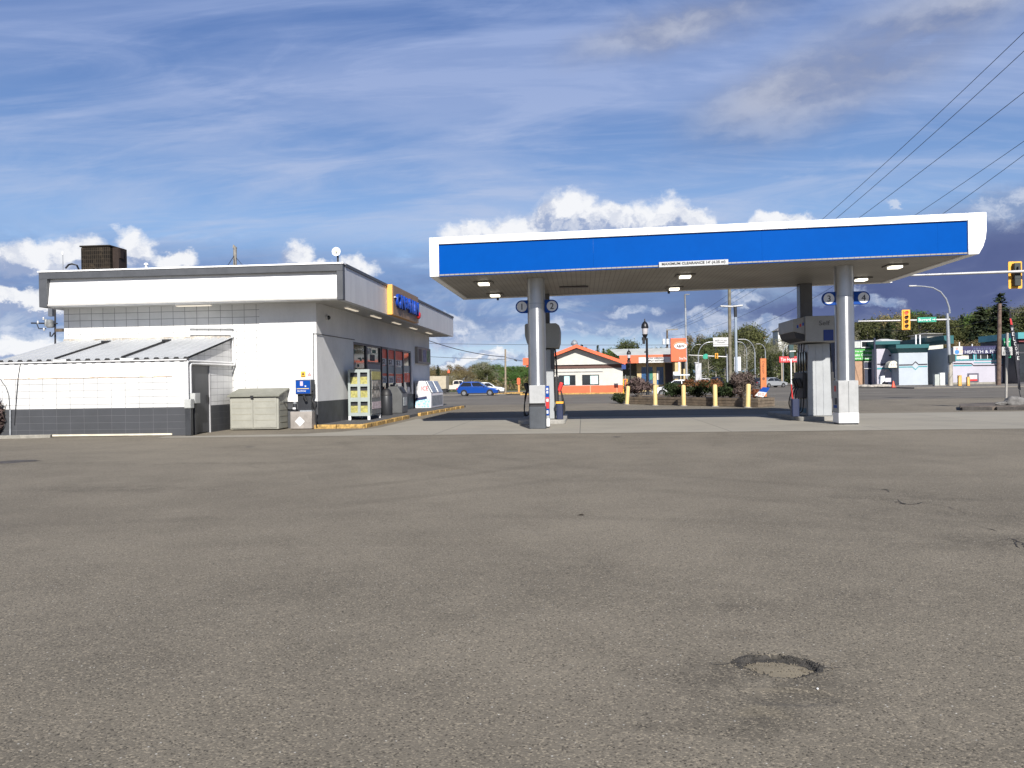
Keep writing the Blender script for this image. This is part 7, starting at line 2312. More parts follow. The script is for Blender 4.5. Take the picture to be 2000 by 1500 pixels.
MB().box(P(1892.5, 735, YF).x, P(1908, 735, YF).x, YF - 0.105, YF - 0.1005, zz(1900, 744, YF), zz(1900, 740.5, YF)).build('notice_band', RED, bw)
MB().box(XF, XR, YF - 0.05, YF - 0.002, 0, 0.35).build('base_course', KERBCONC, fit_)
MB().box(P(1974, 745, YF).x, P(1984, 745, YF).x, YF - 0.4, YF - 0.05, 0.35, zz(1980, 730, YF)).build('meter_box', M('meter_slate', (0.12, 0.12, 0.15), 0.6), fit_)
for uu, hh_ in ((1875, 668), (1900, 672)):
    q = P(uu, hh_, YF + 3)
    MB().cyl((q.x, YF + 3.2, zt - 0.03), (q.x, YF + 3.2, q.z), 0.07).build('flue', WHITE_METAL, fit_)
# sign band on the roof edge
sb_ = thing('fitness_sign', 'long navy sign band with white lettering along the top of the fitness building', 'sign', ((XF + XR) / 2, YF - 0.1, zt))
xa, xb = P(1879, 683, YF).x, P(1969, 683, YF).x
zs0, zs1 = zz(1900, 691.5, YF), zz(1900, 676.5, YF) + 0.03
MB().box(xa, xb, YF - 0.2, YF - 0.01, zs0, zs1).build('band', M('sign_navy', (0.022, 0.022, 0.085), 0.5), sb_)
MB().box(P(1861, 683, YF).x, xa - 0.01, YF - 0.2, YF - 0.01, zs0 - 0.06, zs1).build('picture_panel', POSTERWHITE, sb_)
txt('HEALTH & FITNESS', (xb - xa) * 0.93, 0.42, ((xa + xb) / 2 + 0.05, YF - 0.21, zs0 + 0.30), 'F', M('dull_white_lettering', (0.55, 0.56, 0.60), 0.5), sb_, bold=0.012)
rr = random.Random(8)
x = xa + 1.4
while x < xb - 1.2:
    w_ = rr.uniform(0.15, 0.3)
    MB().box(x, x + w_, YF - 0.21, YF - 0.201, zs1 - 0.5, zs1 - 0.22).build('faded_letter', M('faded_blue_letter', (0.06, 0.075, 0.16), 0.5, var=0.3, vs=9), sb_)
    x += w_ + 0.12
x0 = P(1862, 683, YF).x
MB().lathe((x0 + 0.38, YF - 0.205, zs0 + 0.32), [(0.22, -0.012), (0.30, -0.01), (0.30, 0.0)], 18, 'Y').build('picture_blue', M('picture_blue', (0.06, 0.22, 0.50), 0.5), sb_)
MB().lathe((x0 + 0.38, YF - 0.205, zs0 + 0.78), [(0.16, -0.012), (0.18, -0.01), (0.18, 0.0)], 18, 'Y').build('picture_pink', M('picture_pink', (0.62, 0.33, 0.30), 0.5), sb_)
MB().lathe((x0 + 0.92, YF - 0.205, zs0 + 0.40), [(0.22, -0.012), (0.26, -0.01), (0.26, 0.0)], 18, 'Y').build('picture_pink', M('picture_skin', (0.68, 0.46, 0.38), 0.5), sb_)
MB().box(P(1970, 683, YF).x, P(1977, 683, YF).x, YF - 0.2, YF - 0.01, zs0, zs1).build('picture_panel', POSTERWHITE, sb_)
# outdoor shop
YO = 125.0
os_ = thing('outdoor_shop', 'dark navy shop with a tan door panel under the bright green sign', 'shop', tuple(GX(1690, YO)))
xa, xb = P(1640, 720, YO).x, P(1711.5, 720, YO).x
MB().box(xa, xb, YO, YO + 9, 0, zz(1690, 664, YO)).build('wall', NAVY, os_)
MB().box(P(1650, 720, YO).x, P(1687.5, 720, YO).x, YO - 0.12, YO - 0.002, 0.15, zz(1680, 705.5, YO)).build('tan_panel', M('tan_panel', (0.36, 0.22, 0.14), 0.7, var=0.1), os_)
for (u0, u1, v0, v1, t_w) in ((1681, 1707, 665.5, 679.5, 0.16), (1686, 1708.5, 706, 720.5, 0.09)):
    x0, x1, z0, z1 = P(u0, 700, YO).x, P(u1, 700, YO).x, zz(1695, v1, YO), zz(1695, v0, YO)
    fo = MB().box(x0, x1, YO - 0.03, YO - 0.003, z0, z1).build('window', GLASS if v0 < 700 else NAVY, os_)
    MB().box(x0, x0 + t_w, YO - 0.16, YO - 0.031, z0, z1).box(x1 - t_w, x1, YO - 0.16, YO - 0.031, z0, z1).box(x0 + t_w, x1 - t_w, YO - 0.16, YO - 0.031, z0, z0 + t_w).box(x0 + t_w, x1 - t_w, YO - 0.16, YO - 0.031, z1 - t_w, z1).build('frame', POSTERWHITE, fo)
MB().box(P(1660, 700, YO).x, P(1680.8, 700, YO).x, YO - 0.08, YO - 0.004, zz(1670, 679.5, YO), zz(1670, 667, YO)).build('pale_panel', M('pale_grey_panel', (0.45, 0.47, 0.46), 0.6), os_)
gs = thing('outdoor_sign', 'bright green shop sign with three lines of white lettering right of the right canopy column', 'sign', tuple(P(1690, 692, YO)))
xa, xb = P(1655, 692, YO).x, P(1706.5, 692, YO).x
MB().box(xa, xb, YO - 0.3, YO - 0.17, zz(1690, 703.5, YO), zz(1690, 681.5, YO)).build('panel', M('bright_green_sign', (0.05, 0.30, 0.05), 0.5), gs)
for (s_, v, h_, w_) in (('Surplus Herby', 686, 0.26, 0.92), ('Nechako Outdoors', 693, 0.38, 0.94), ('Camping Supplies', 700, 0.26, 0.92)):
    txt(s_ if v == 693 else ('Hunting and Fishing' if v == 686 else 'Camping Supplies'), (xb - xa) * w_, h_, ((xa + xb) / 2, YO - 0.31, zz(1690, v, YO)), 'F', LETTERW, gs, bold=0.012)
MB().cyl((P(1708.5, 700, YO - 3).x, YO - 3, 0), (P(1708.5, 700, YO - 3).x, YO - 3, zz(1708, 660, YO - 3)), 0.13).build('corner_post', NAVY, os_)
# neighbouring dark shop at the right edge
YN = 113.0
ns_ = thing('dark_shop', 'dark shop front with a light teal parapet at the right edge of the picture', 'shop', tuple(GX(2000, YN)))
xa, xb = P(1987.5, 700, YN).x, P(2080, 700, YN).x
MB().box(xa, xb, YN, YN + 10, 0, zz(2000, 663, YN)).build('wall', M('shop_charcoal', (0.035, 0.036, 0.045), 0.6, var=0.2), ns_)
MB().box(xa - 0.3, xb, YN - 0.8, YN + 10, zz(2000, 662, YN), zz(2000, 649.5, YN)).build('parapet', M('light_teal_parapet', (0.06, 0.27, 0.29), 0.5, var=0.06), ns_)
MB().box(xa, xb, YN - 0.4, YN - 0.002, zz(2000, 668, YN), zz(2000, 663.5, YN)).build('red_band', M('maroon_band', (0.16, 0.025, 0.03), 0.6), ns_)
for v0, v1 in ((690, 745), (672, 686)):
    MB().box(P(1991, 700, YN).x, xb - 0.5, YN - 0.06, YN - 0.003, zz(2000, v1, YN), zz(2000, v0, YN)).build('window', GLASS, ns_)

# pavement furniture over there
Y = 112
q = GX(1727, Y, 0.1)
ab = thing('planter_box', 'white angular bench shaped stand on the pavement before the shop entrance', 'stand', tuple(q))
x0 = q.x
MB().prism([(x0 - 0.62, 0.1), (x0 - 0.55, 1.35), (x0 - 0.05, 1.45), (x0 + 0.0, 0.75), (x0 - 0.30, 0.62)], 'Y', Y - 0.3, Y + 0.3).build('side', M('stand_white', (0.66, 0.67, 0.70), 0.5, var=0.08), ab)
MB().box(x0 + 0.01, x0 + 0.75, Y - 0.3, Y + 0.3, 0.62, 1.15).build('seat_box', M('stand_lavender', (0.5, 0.49, 0.55), 0.5, var=0.1), ab)
MB().tube([(x0 + 0.05, Y, 1.4), (x0 + 0.15, Y, 2.0), (x0 + 0.3, Y, 2.1)], 0.05).build('handle', DARKMETAL, ab)
MB().box(x0 - 0.4, x0 + 0.6, Y + 0.31, Y + 0.6, 0.1, 0.6).build('base', NAVY, ab)
rr = random.Random(21)
for i in range(11):
    u = 1684 + i * 5.2 + rr.uniform(-1.5, 1.5)
    q = GX(u, rr.uniform(103, 109), 0.1)
    s = rr.uniform(0.25, 0.5)
    mb = MB()
    prof = [(s * 0.9, 0.0), (s, s * 0.2), (s * 0.8, s * 0.5), (s * 0.3, s * 0.65), (0.02, s * 0.68)]
    mb.lathe((0, 0, 0), prof, 9)
    mb.shear(lambda v: (q.x + v[0] * 1.3 + mnoise.noise(Vector((v[0] * 3 + i, v[1] * 3, v[2] * 3))) * 0.15, q.y + v[1], 0.1 + v[2] + mnoise.noise(Vector((v[0] * 3, v[1] * 3 + i, v[2]))) * 0.06 * (v[2] > 0.01)))
    o = mb.build('edging_stone', M('pale_stone', (0.36, 0.33, 0.29), 0.9, var=0.25, vs=3, bump=0.4), loc=(q.x, q.y, 0.1), smooth=True)
    tag(o, 'pale rough stone edging the pavement garden before the navy shop', 'stone', 'edging stones before the navy shop')
q = GX(1744.5, 97, 0.1)
cn_ = thing('traffic_cone', 'small orange traffic cone at the pavement edge before the teal shop', 'traffic cone', tuple(q))
MB().lathe((q.x, q.y, 0.1), [(0.24, 0.04), (0.20, 0.06), (0.06, 0.72), (0.02, 0.74)], 16).build('cone', M('cone_orange', (0.75, 0.10, 0.05), 0.5, var=0.05), cn_, smooth=True)
MB().box(q.x - 0.26, q.x + 0.26, q.y - 0.26, q.y + 0.26, 0.101, 0.14).build('base', M('cone_base', (0.35, 0.06, 0.04), 0.6), cn_)
Y = 103.5
for (u0, u1, v1, lb, mt) in ((1826, 1835, 731, 'lower pale green grey utility cabinet left of the signal pole', M('cabinet_pale_green', (0.40, 0.43, 0.40), 0.5, var=0.08)), (1836, 1846, 728, 'taller white utility cabinet next to the signal pole', M('cabinet_white', (0.5, 0.52, 0.52), 0.5, var=0.06))):
    x0, x1 = P(u0, 740, Y).x, P(u1, 740, Y).x
    uc = thing('utility_cabinet', lb, 'utility cabinet', ((x0 + x1) / 2, Y, 0.1), 'utility cabinets by the signal pole')
    MB().box(x0, x1, Y, Y + 0.6, 0.2, zz(1835, v1, Y)).build('case', mt, uc, bevel=0.02)
    MB().box(x0 - 0.05, x1 + 0.05, Y - 0.05, Y + 0.65, 0.1, 0.198).build('plinth', CONC, uc)
    MB().box((x0 + x1) / 2 - 0.01, (x0 + x1) / 2 + 0.01, Y - 0.008, Y - 0.001, 0.3, zz(1835, v1, Y) - 0.1).build('door_joint', STEEL, uc)
for u, v1, lb in ((1874, 733, 'broader amber post with a pale face on the far pavement, left of a pair'), (1890.5, 736, 'narrower amber post on the far pavement, right of a pair')):
    q = GX(u, 100, 0.1)
    ap = thing('guard_post', lb, 'post', tuple(q), 'amber posts by the fitness building')
    hw = 0.19 if u < 1880 else 0.16
    MB().box(q.x - hw, q.x + hw, 99.85, 100.15, 0.1, zz(u, v1, 100)).build('post', M('amber_post', (0.55, 0.30, 0.06), 0.6, var=0.1), ap, bevel=0.03)
    MB().box(q.x - hw * 0.8, q.x + hw * 0.2, 99.83, 99.848, 0.3, zz(u, v1, 100) - 0.1).build('reflective_face', M('post_pale_amber', (0.65, 0.42, 0.14), 0.5), ap)

# ------------------------------------------------------------------ traffic signals
def signal_head(parent, c, w_, h_, n, lit=None, back=False, depth=0.25):
    x, y, z = c
    bp = MB().prism(rrect(x - w_ / 2, x + w_ / 2, z - h_ / 2, z + h_ / 2, 0.06), 'Y', y - 0.02, y + 0.02).build('backplate', SIGNALYEL, parent)
    if back:
        MB().box(x - w_ * 0.24, x + w_ * 0.24, y - 0.30, y - 0.021, z - h_ * 0.42, z + h_ * 0.42).build('housing', M('signal_housing_dark', (0.022, 0.030, 0.028), 0.5), bp, bevel=0.03)
        for k_ in range(1, n):
            zc = z - h_ * 0.42 + h_ * 0.84 * k_ / n
            MB().box(x - w_ * 0.25, x + w_ * 0.25, y - 0.31, y - 0.02, zc - 0.015, zc + 0.015).build('housing_joint', DARKMETAL, bp)
        return
    MB().box(x - w_ * 0.30, x + w_ * 0.30, y - 0.12, y - 0.021, z - h_ * 0.46, z + h_ * 0.46).build('housing', SIGNALYEL, bp, bevel=0.02)
    for k_ in range(n):
        zc = z + h_ * 0.44 - h_ * 0.88 * (k_ + 0.5) / n
        r_ = min(w_ * 0.27, h_ * 0.40 / n)
        if k_ == lit:
            lm = M('lit_red_lens', (0.6, 0.03, 0.02), 0.4, var=0, emit=(1.0, 0.07, 0.03), estr=1.2)
        else:
            lm = M('dark_lens', (0.06, 0.022, 0.008), 0.3, var=0)
        ln_ = MB().lathe((x, y - 0.14, zc), [(0.01, 0), (r_ * 0.9, 0.005), (r_ * 0.9, 0.019)], 18, 'Y').build('lens', lm, bp)
        vis = MB()
        n_ = 12
        vs_ = []
        for i in range(n_ + 1):
            a = math.pi * (0.0 + i / n_)
            for yy in (y - 0.121, y - 0.121 - 0.28 * math.sin(a) * 0.9 - 0.03):
                vs_.append((x + r_ * math.cos(a), yy, zc + r_ * math.sin(a)))
        vis.add(vs_, [(2 * i, 2 * i + 1, 2 * i + 3, 2 * i + 2) for i in range(n_)])
        vis.build('visor', SIGNALYEL if k_ == lit else M('visor_amber', (0.45, 0.22, 0.03), 0.5), ln_)


Y = 104.0
b_ = GX(1856, Y, 0.1)
ts = thing('traffic_signal', 'galvanised signal pole with a curved lamp arm and an amber signal showing red', 'traffic signal', (b_.x, Y, 0.1))
zl = zz(1855, 612, Y)
MB().cyl((b_.x, Y, 0.1), (b_.x - 0.25, Y, zl), 0.26, 0.17, 12).build('pole', STEEL, ts, smooth=True)
MB().cyl((b_.x, Y, 0.1), (b_.x, Y, 3.3), 0.30, 0.27, 12).build('lower_sleeve', M('sleeve_tan', (0.38, 0.35, 0.30), 0.6, 0.2, var=0.15), ts, smooth=True)
arc = [P(1855, 612, Y), P(1853.5, 600, Y), P(1848, 584, Y), P(1837, 570, Y), P(1822, 562, Y), P(1805, 559.5, Y), P(1788, 558.5, Y)]
MB().tube([Vector((p.x, Y, p.z)) for p in arc], [0.13, 0.11, 0.10, 0.09, 0.08, 0.07, 0.07], 8).build('lamp_arm', STEEL, ts, smooth=True)
q = P(1782, 558.5, Y)
MB().obox((q.x, Y, q.z), 0.9, 0.35, 0.16).build('luminaire', M('luminaire_pale', (0.62, 0.62, 0.60)), ts, bevel=0.04)
MB().tube([P(1855, 624, Y), P(1760, 626, Y), P(1676, 627.5, Y)], [0.13, 0.11, 0.08], 10).build('mast_arm', M('mast_pale', (0.40, 0.40, 0.40), 0.45, 0.3, var=0.05), ts, smooth=True)
q = P(1769.5, 624.5, Y - 0.35)
signal_head(ts, (q.x, Y - 0.35, q.z), 15 * Y / 1600, 37.5 * Y / 1600, 4, lit=0)
sg2 = thing('street_name_sign', 'green street name board with white letters hung on the far mast arm', 'street sign', tuple(P(1810.5, 624, Y - 0.25)))
q = P(1810.5, 624.2, Y - 0.25)
MB().box(q.x - 1.08, q.x + 1.08, Y - 0.27, Y - 0.22, q.z - 0.30, q.z + 0.30).build('plate', M('street_green', (0.02, 0.30, 0.20), 0.45), sg2)
txt('Burrard', 1.4, 0.34, (q.x - 0.28, Y - 0.276, q.z), 'F', LETTERW, sg2, bold=0.015)
MB().prism([(q.x + 0.62, q.z - 0.04), (q.x + 0.85, q.z - 0.04), (q.x + 0.85, q.z - 0.12), (q.x + 1.0, q.z), (q.x + 0.85, q.z + 0.12), (q.x + 0.85, q.z + 0.04), (q.x + 0.62, q.z + 0.04)], 'Y', Y - 0.2765, Y - 0.2705).build('arrow', LETTERW, sg2)
MB().box(b_.x - 0.35, b_.x + 0.05, Y - 0.6, Y - 0.3, zz(1855, 709, Y), zz(1855, 693, Y)).build('pedestrian_signal', M('signal_housing_dark', (0.022, 0.030, 0.028)), ts, bevel=0.03)
MB().box(b_.x + 0.06, b_.x + 0.42, Y - 0.5, Y - 0.3, zz(1855, 707, Y), zz(1855, 692, Y)).build('pedestrian_signal', M('signal_housing_dark', (0.022, 0.030, 0.028)), ts, bevel=0.03)

# the near signal on the right, seen from behind
Y = 47.0
ns = thing('traffic_signal', 'amber backed signal seen from behind on a long pale arm at the upper right', 'traffic signal', tuple(GX(2130, Y)))
pb_ = GX(2130, Y)
za = P(2000, 531, Y).z
MB().tube([P(1778, 538, Y), P(1900, 533.5, Y), P(2000, 530, Y), Vector((pb_.x, Y, P(2130, 526, Y).z))], [0.06, 0.075, 0.09, 0.12], 10).build('mast_arm', M('mast_pale', (0.60, 0.60, 0.59)), ns, smooth=True)
MB().cyl((pb_.x, Y, 0), (pb_.x, Y, 9.0), 0.18, 0.13, 14).build('pole', STEEL, ns, smooth=True)
q = P(1983.5, 537, Y + 0.40)
signal_head(ns, (q.x, Y + 0.45, q.z), 24.5 * Y / 1600, 51 * Y / 1600, 3, back=True)
MB().box(q.x - 0.05, q.x + 0.05, Y - 0.02, Y + 0.16, q.z + 0.05, q.z + 0.42).build('bracket', DARKMETAL, ns)
# far signal on the left
Y = 140
b_ = GX(1420.5, Y)
fs_ = thing('traffic_signal', 'distant signal arm with a small amber head left of the olive brown wooden pole', 'traffic signal', tuple(b_))
MB().cyl((b_.x, Y, 0), (b_.x, Y, zz(1420, 692, Y)), 0.14, 0.11).build('pole', STEEL, fs_)
MB().tube([P(1420, 697, Y), P(1345, 693.5, Y)], [0.10, 0.06], 8).build('mast_arm', M('mast_pale', (0.6, 0.6, 0.59)), fs_)
q = P(1377.5, 696, Y - 0.3)
MB().prism([(q.x - 0.38, q.z - 0.3), (q.x - 0.15, q.z - 0.45), (q.x + 0.38, q.z - 0.40), (q.x + 0.40, q.z + 0.35), (q.x + 0.1, q.z + 0.45), (q.x - 0.38, q.z + 0.2)], 'Y', Y - 0.35, Y - 0.3).build('name_board', M('street_green', (0.02, 0.30, 0.20)), fs_)
q = P(1399.5, 695, Y - 0.3)
signal_head(fs_, (q.x, Y - 0.3, q.z), 0.5, 0.9, 3)

# ------------------------------------------------------------------ corner island with its signs on the right
q = G(1965, 795)
YI = 37.0
isl_ = MB().prism([(G(1930, 806).x, 35.2), (30, 34.4), (30, 41.0), (20.5, 41.0), (16.9, 38.5)], 'Z', -0.02, 0.16)
tag(isl_.build('traffic_island', M('island_earth', (0.12, 0.10, 0.085), 0.95, var=0.3, vs=2, bump=0.5, bs=15)), kind='structure')
kk = kerb_run([(G(1930, 806).x, 35.1), (30, 34.2)]).build('kerb', M('dark_kerb', (0.055, 0.05, 0.047), 0.9, var=0.3, vs=3, bump=0.4), bevel=0.02)
tag(kk, kind='structure')
b_ = GX(1964, YI, 0.16)
ne = thing('no_exit_sign', 'pale pole carrying a white NO EXIT sign under a green sign on the island', 'sign', (b_.x, YI, 0.16))
tp = P(1967.5, 650, YI)
MB().tube([(b_.x, YI, 0.14), (tp.x, YI, tp.z)], 0.052, 10).build('pole', M('pole_tan_grey', (0.38, 0.36, 0.33), 0.5, 0.3, var=0.1), ne, smooth=True)
x0, x1, z0, z1 = P(1955, 685, YI).x, P(1975.5, 685, YI).x, zz(1965, 694, YI), zz(1965, 677.5, YI)
pl2 = MB().box(x0, x1, YI - 0.085, YI - 0.06, z0, z1).build('plate', M('sign_grey_white', (0.44, 0.44, 0.43), 0.5, var=0.06), ne)
txt('NO\nEXIT', (x1 - x0) * 0.78, (z1 - z0) * 0.74, ((x0 + x1) / 2, YI - 0.09, (z0 + z1) / 2), 'F', M('grey_lettering', (0.12, 0.12, 0.12)), pl2, bold=0.02)
x0, x1, z0, z1 = P(1961, 670, YI).x, P(1975.5, 670, YI).x, zz(1968, 677, YI), zz(1968, 660.5, YI)
gp = MB().box(x0, x1, YI + 0.06, YI + 0.085, z0, z1).build('green_plate', GREENSIGN, ne)
MB().add([(x0 + 0.05, YI + 0.055, z0 + 0.16), (x1 - 0.05, YI + 0.055, z0 + 0.20), (x1 - 0.05, YI + 0.055, z0 + 0.25), (x0 + 0.05, YI + 0.055, z0 + 0.22)], [(0, 1, 2, 3)]).build('arrow', LETTERW, gp)
x0, x1, z0, z1 = P(1967, 700, YI).x, P(1976, 700, YI).x, zz(1970, 699, YI), zz(1970, 694.3, YI)
MB().box(x0, x1, YI + 0.06, YI + 0.08, z0, z1).build('lower_plate', GREENSIGN, ne)
ff = thing('feather_flag', 'tall black feather banner with white lettering and a red tip at the right edge', 'banner', (GX(1996, 36.5, 0.16).x, 36.5, 0.16))
YA = 36.5
left_ = [(1971.5, 603), (1972, 625), (1974.5, 650), (1979, 680), (1983, 710), (1986, 735), (1988.5, 759)]
right_ = [(1972, 602), (1976, 625), (1981, 650), (1988, 680), (1992.5, 705), (1992, 730), (1993.5, 762)]
mb = MB()
L_ = [P(u, v, YA) for u, v in left_]; R__ = [P(u, v, YA) for u, v in right_]
vs_ = []
for i, (a, b) in enumerate(zip(L_, R__)):
    for j in range(4):
        p = a.lerp(b, j / 3)
        vs_.append((p.x, YA + 0.04 * math.sin(i * 1.1 + j), p.z))
mb.add(vs_, [(i * 4 + j, i * 4 + j + 1, (i + 1) * 4 + j + 1, (i + 1) * 4 + j) for i in range(len(L_) - 1) for j in range(3)])
cl_ = mb.build('cloth', M('flag_black', (0.022, 0.022, 0.032), 0.7, var=0.2), ff, smooth=True)
sol = cl_.modifiers.new('thickness', 'SOLIDIFY'); sol.thickness = 0.006
rt = MB().add([tuple(P(u, v, YA - 0.045)) for u, v in ((1972.3, 622), (1975, 622), (1978, 634), (1974, 634))], [(0, 1, 2, 3)]).build('red_tip', RED, ff)
for i, ch in enumerate('WELCOME'):
    q = P(1977 + i * 1.95, 643 + i * 9.4, YA - 0.06)
    txt(ch, 0.085, 0.15, (q.x, YA - 0.06, q.z), 'F', LETTERW, ff, ext=0.002)
MB().tube([(GX(1997.5, YA).x, YA, 0.16), P(1992, 770, YA), P(1986, 735, YA + 0.03), P(1979, 690, YA + 0.03), P(1971.5, 602, YA + 0.03)], 0.018).build('pole', DARKMETAL, ff)
MB().cyl((GX(1997.5, YA).x, YA, 0.16), (GX(1997.5, YA).x, YA, 0.34), 0.12, 0.05).build('foot', RED, ff)
rr = random.Random(2)
for (u, s, lb) in ((1983, 0.27, 'large pale grey boulder on the right island beside the NO EXIT pole'), (1958, 0.15, 'flat grey stone at the foot of the NO EXIT pole'), (1951, 0.11, 'small whitish stone left of the NO EXIT pole'), (1971, 0.10, 'small pale stone between the NO EXIT pole and the large boulder')):
    q = GX(u, 36.2, 0.16)
    import bmesh
    bm = bmesh.new(); bmesh.ops.create_icosphere(bm, subdivisions=3, radius=1)
    me = bpy.data.meshes.new('boulder')
    for v in bm.verts:
        d_ = 1 + 0.28 * mnoise.noise(v.co * 1.3 + Vector((u, 0, 0))) + 0.10 * mnoise.noise(v.co * 4)
        v.co = Vector((v.co.x * d_ * s * 1.7, v.co.y * d_ * s * 1.2, v.co.z * d_ * s * (0.95 if s > 0.2 else 0.6) + s * 0.45))
    bm.to_mesh(me); bm.free()
    me.materials.append(M('boulder_grey', (0.16, 0.155, 0.15), 0.9, var=0.3, vs=5, bump=0.5, bs=30))
    me.polygons.foreach_set('use_smooth', [True] * len(me.polygons))
    tag(link_mesh('boulder', me, loc=tuple(q)), lb, 'boulder')

# ================================================================== hillside, houses, trees, cables
def hill_z(x, y):
    def ss(a, b, t):
        t = min(1, max(0, (t - a) / (b - a)))
        return t * t * (3 - 2 * t)
    r_ = x / max(y, 1)
    return 17 * ss(185, 420, y) * ss(0.03, 0.36, r_) + 20 * ss(380, 700, y) * ss(0.05, 0.4, r_) - 0.1


hm = MB()
nx, ny = 50, 40
xs_ = np.linspace(-40, 620, nx); ys_ = np.linspace(172, 900, ny)
vs_ = [(x, y, hill_z(x, y) + 0.08 + mnoise.noise(Vector((x * .03, y * .03, 0))) * 0.8 * min(1, (y - 172) / 60)) for y in ys_ for x in xs_]
hm.add(vs_, [(j * nx + i, j * nx + i + 1, (j + 1) * nx + i + 1, (j + 1) * nx + i) for j in range(ny - 1) for i in range(nx - 1)])
tag(hm.build('hillside', M('hill_scrub', (0.06, 0.062, 0.03), 0.95, var=0.35, vs=0.15), smooth=True), kind='structure')

# --- tree prototypes (unit height)
def proto_deciduous(seed, mat, bark, n=2600, slim=0.30, sparse=0.0, leaf=0.020):
    rs = np.random.RandomState(seed)
    mb = MB()
    mb.tube([(0, 0, -0.03), (0.006, 0.004, 0.3), (-0.004, 0.006, 0.62), (0.004, 0, 0.95)], [0.018, 0.014, 0.009, 0.002], 7)
    P_, N_ = [], []
    nb = 26
    for i in range(nb):
        z0 = 0.22 + 0.66 * (i / nb) ** 0.9
        a = rs.uniform(0, 6.28)
        ln = slim * (1.15 - 0.75 * abs((z0 - 0.42) / 0.6)) * rs.uniform(0.65, 1.15)
        tip = np.array([math.cos(a) * ln, math.sin(a) * ln, min(0.985, z0 + ln * rs.uniform(0.5, 1.0))])
        mid_ = np.array([math.cos(a) * ln * 0.5, math.sin(a) * ln * 0.5, z0 + (tip[2] - z0) * 0.4])
        mb.tube([(0, 0, z0), tuple(mid_), tuple(tip)], [0.006, 0.004, 0.0015], 4)
        m = n // nb
        t_ = rs.uniform(0.25, 1.1, (m, 1))
        sp = rs.normal(0, 1, (m, 3)) * np.array([0.055, 0.055, 0.045]) * rs.uniform(0.7, 1.3)
        p = mid_ * (1 - t_) + tip * t_ + sp
        P_.append(p); N_.append(sp / (np.linalg.norm(sp, axis=1, keepdims=True) + 1e-6) + np.array([0, 0, 0.35]))
    tr = MB(); tr.v = mb.v; tr.f = mb.f
    return np.vstack(P_), np.vstack(N_), tr


def make_proto(kind, seed, mat, bark, **kw):
    size = kw.pop('leaf', 0.020)
    if kind == 'con':
        rs = np.random.RandomState(seed)
        mb = MB().tube([(0, 0, -0.03), (0, 0, 0.5), (0, 0, 1.0)], [0.016, 0.010, 0.001], 6)
        P_, N_ = [], []
        z = 0.06
        while z < 0.985:
            rad = (1 - z) ** 0.85 * kw.get('slim', 0.17) * rs.uniform(0.75, 1.1)
            nb = 7
            a0 = rs.uniform(0, 6)
            for i in range(nb):
                a = a0 + 6.28 * i / nb + rs.normal(0, 0.2)
                ln = rad * rs.uniform(0.6, 1.2)
                m = max(4, int(34 * ln / 0.15))
                t_ = rs.uniform(0.05, 1, m)
                p = np.stack([np.cos(a) * ln * t_, np.sin(a) * ln * t_, z - 0.22 * ln * t_ + rs.normal(0, 0.004, m)], 1)
                p += rs.normal(0, 0.010, (m, 3))
                P_.append(p); N_.append(np.tile(np.array([[math.cos(a) * 0.4, math.sin(a) * 0.4, 0.9]]), (m, 1)))
            z += 0.030 + 0.012 * rs.random_sample()
        pts, nr = np.vstack(P_), np.vstack(N_)
        tr = mb
    else:
        pts, nr, tr = proto_deciduous(seed, mat, bark, **kw)
    cm = leaf_mesh('crown', pts, nr, size, mat, seed, 1.4, 0.6)
    tm = bpy.data.meshes.new('trunk')
    tm.from_pydata(tr.v, [], tr.f)
    tm.materials.append(bark)
    return cm, tm


PROTO = {
    'olive': [make_proto('dec', 51 + i, F_OLIVE, BIRCH, n=4200, slim=0.24, leaf=0.0125) for i in range(3)],
    'green': [make_proto('dec', 61 + i, F_GREEN, BARK, n=4200, slim=0.38, leaf=0.014) for i in range(2)],
    'brown': [make_proto('dec', 71 + i, F_BROWN, BARK, n=2600, slim=0.38, leaf=0.012) for i in range(2)],
    'grey': [make_proto('dec', 81 + i, F_GREY, BIRCH, n=1800, slim=0.28, leaf=0.0105) for i in range(2)],
    'con': [make_proto('con', 91 + i, F_DARK, BARK, slim=0.17 + 0.03 * i, leaf=0.014) for i in range(2)],
}
KINDN = {'olive': 'deciduous_tree', 'green': 'deciduous_tree', 'brown': 'budding_tree', 'grey': 'bare_tree', 'con': 'conifer_tree'}
tr_rng = random.Random(99)


def tree(kind, x, y, z, h, label, group, wide=1.0):
    cm, tm = tr_rng.choice(PROTO[kind])
    t = thing(KINDN[kind], label, 'tree', (x, y, z), group)
    t.rotation_euler = (0, 0, tr_rng.uniform(0, 6.28))
    t.scale = (h * wide * tr_rng.uniform(0.9, 1.15), h * wide * tr_rng.uniform(0.9, 1.15), h)
    link_mesh('trunk', tm, t); link_mesh('crown', cm, t)
    return t


# skyline of the right-hand wood: picture column -> top of the crowns
sky_u = [1180, 1240, 1300, 1345, 1375, 1400, 1425, 1445, 1462, 1480, 1500, 1540, 1600, 1700, 1750, 1800, 1850, 1880, 1905, 1930, 1952, 1975, 2010, 2080]
sky_v = [690, 684, 676, 664, 652, 646, 645, 650, 637, 668, 664, 652, 642, 628, 620, 614, 622, 624, 616, 608, 600, 606, 604, 600]


def sky_at(u):
    return float(np.interp(u, sky_u, sky_v))


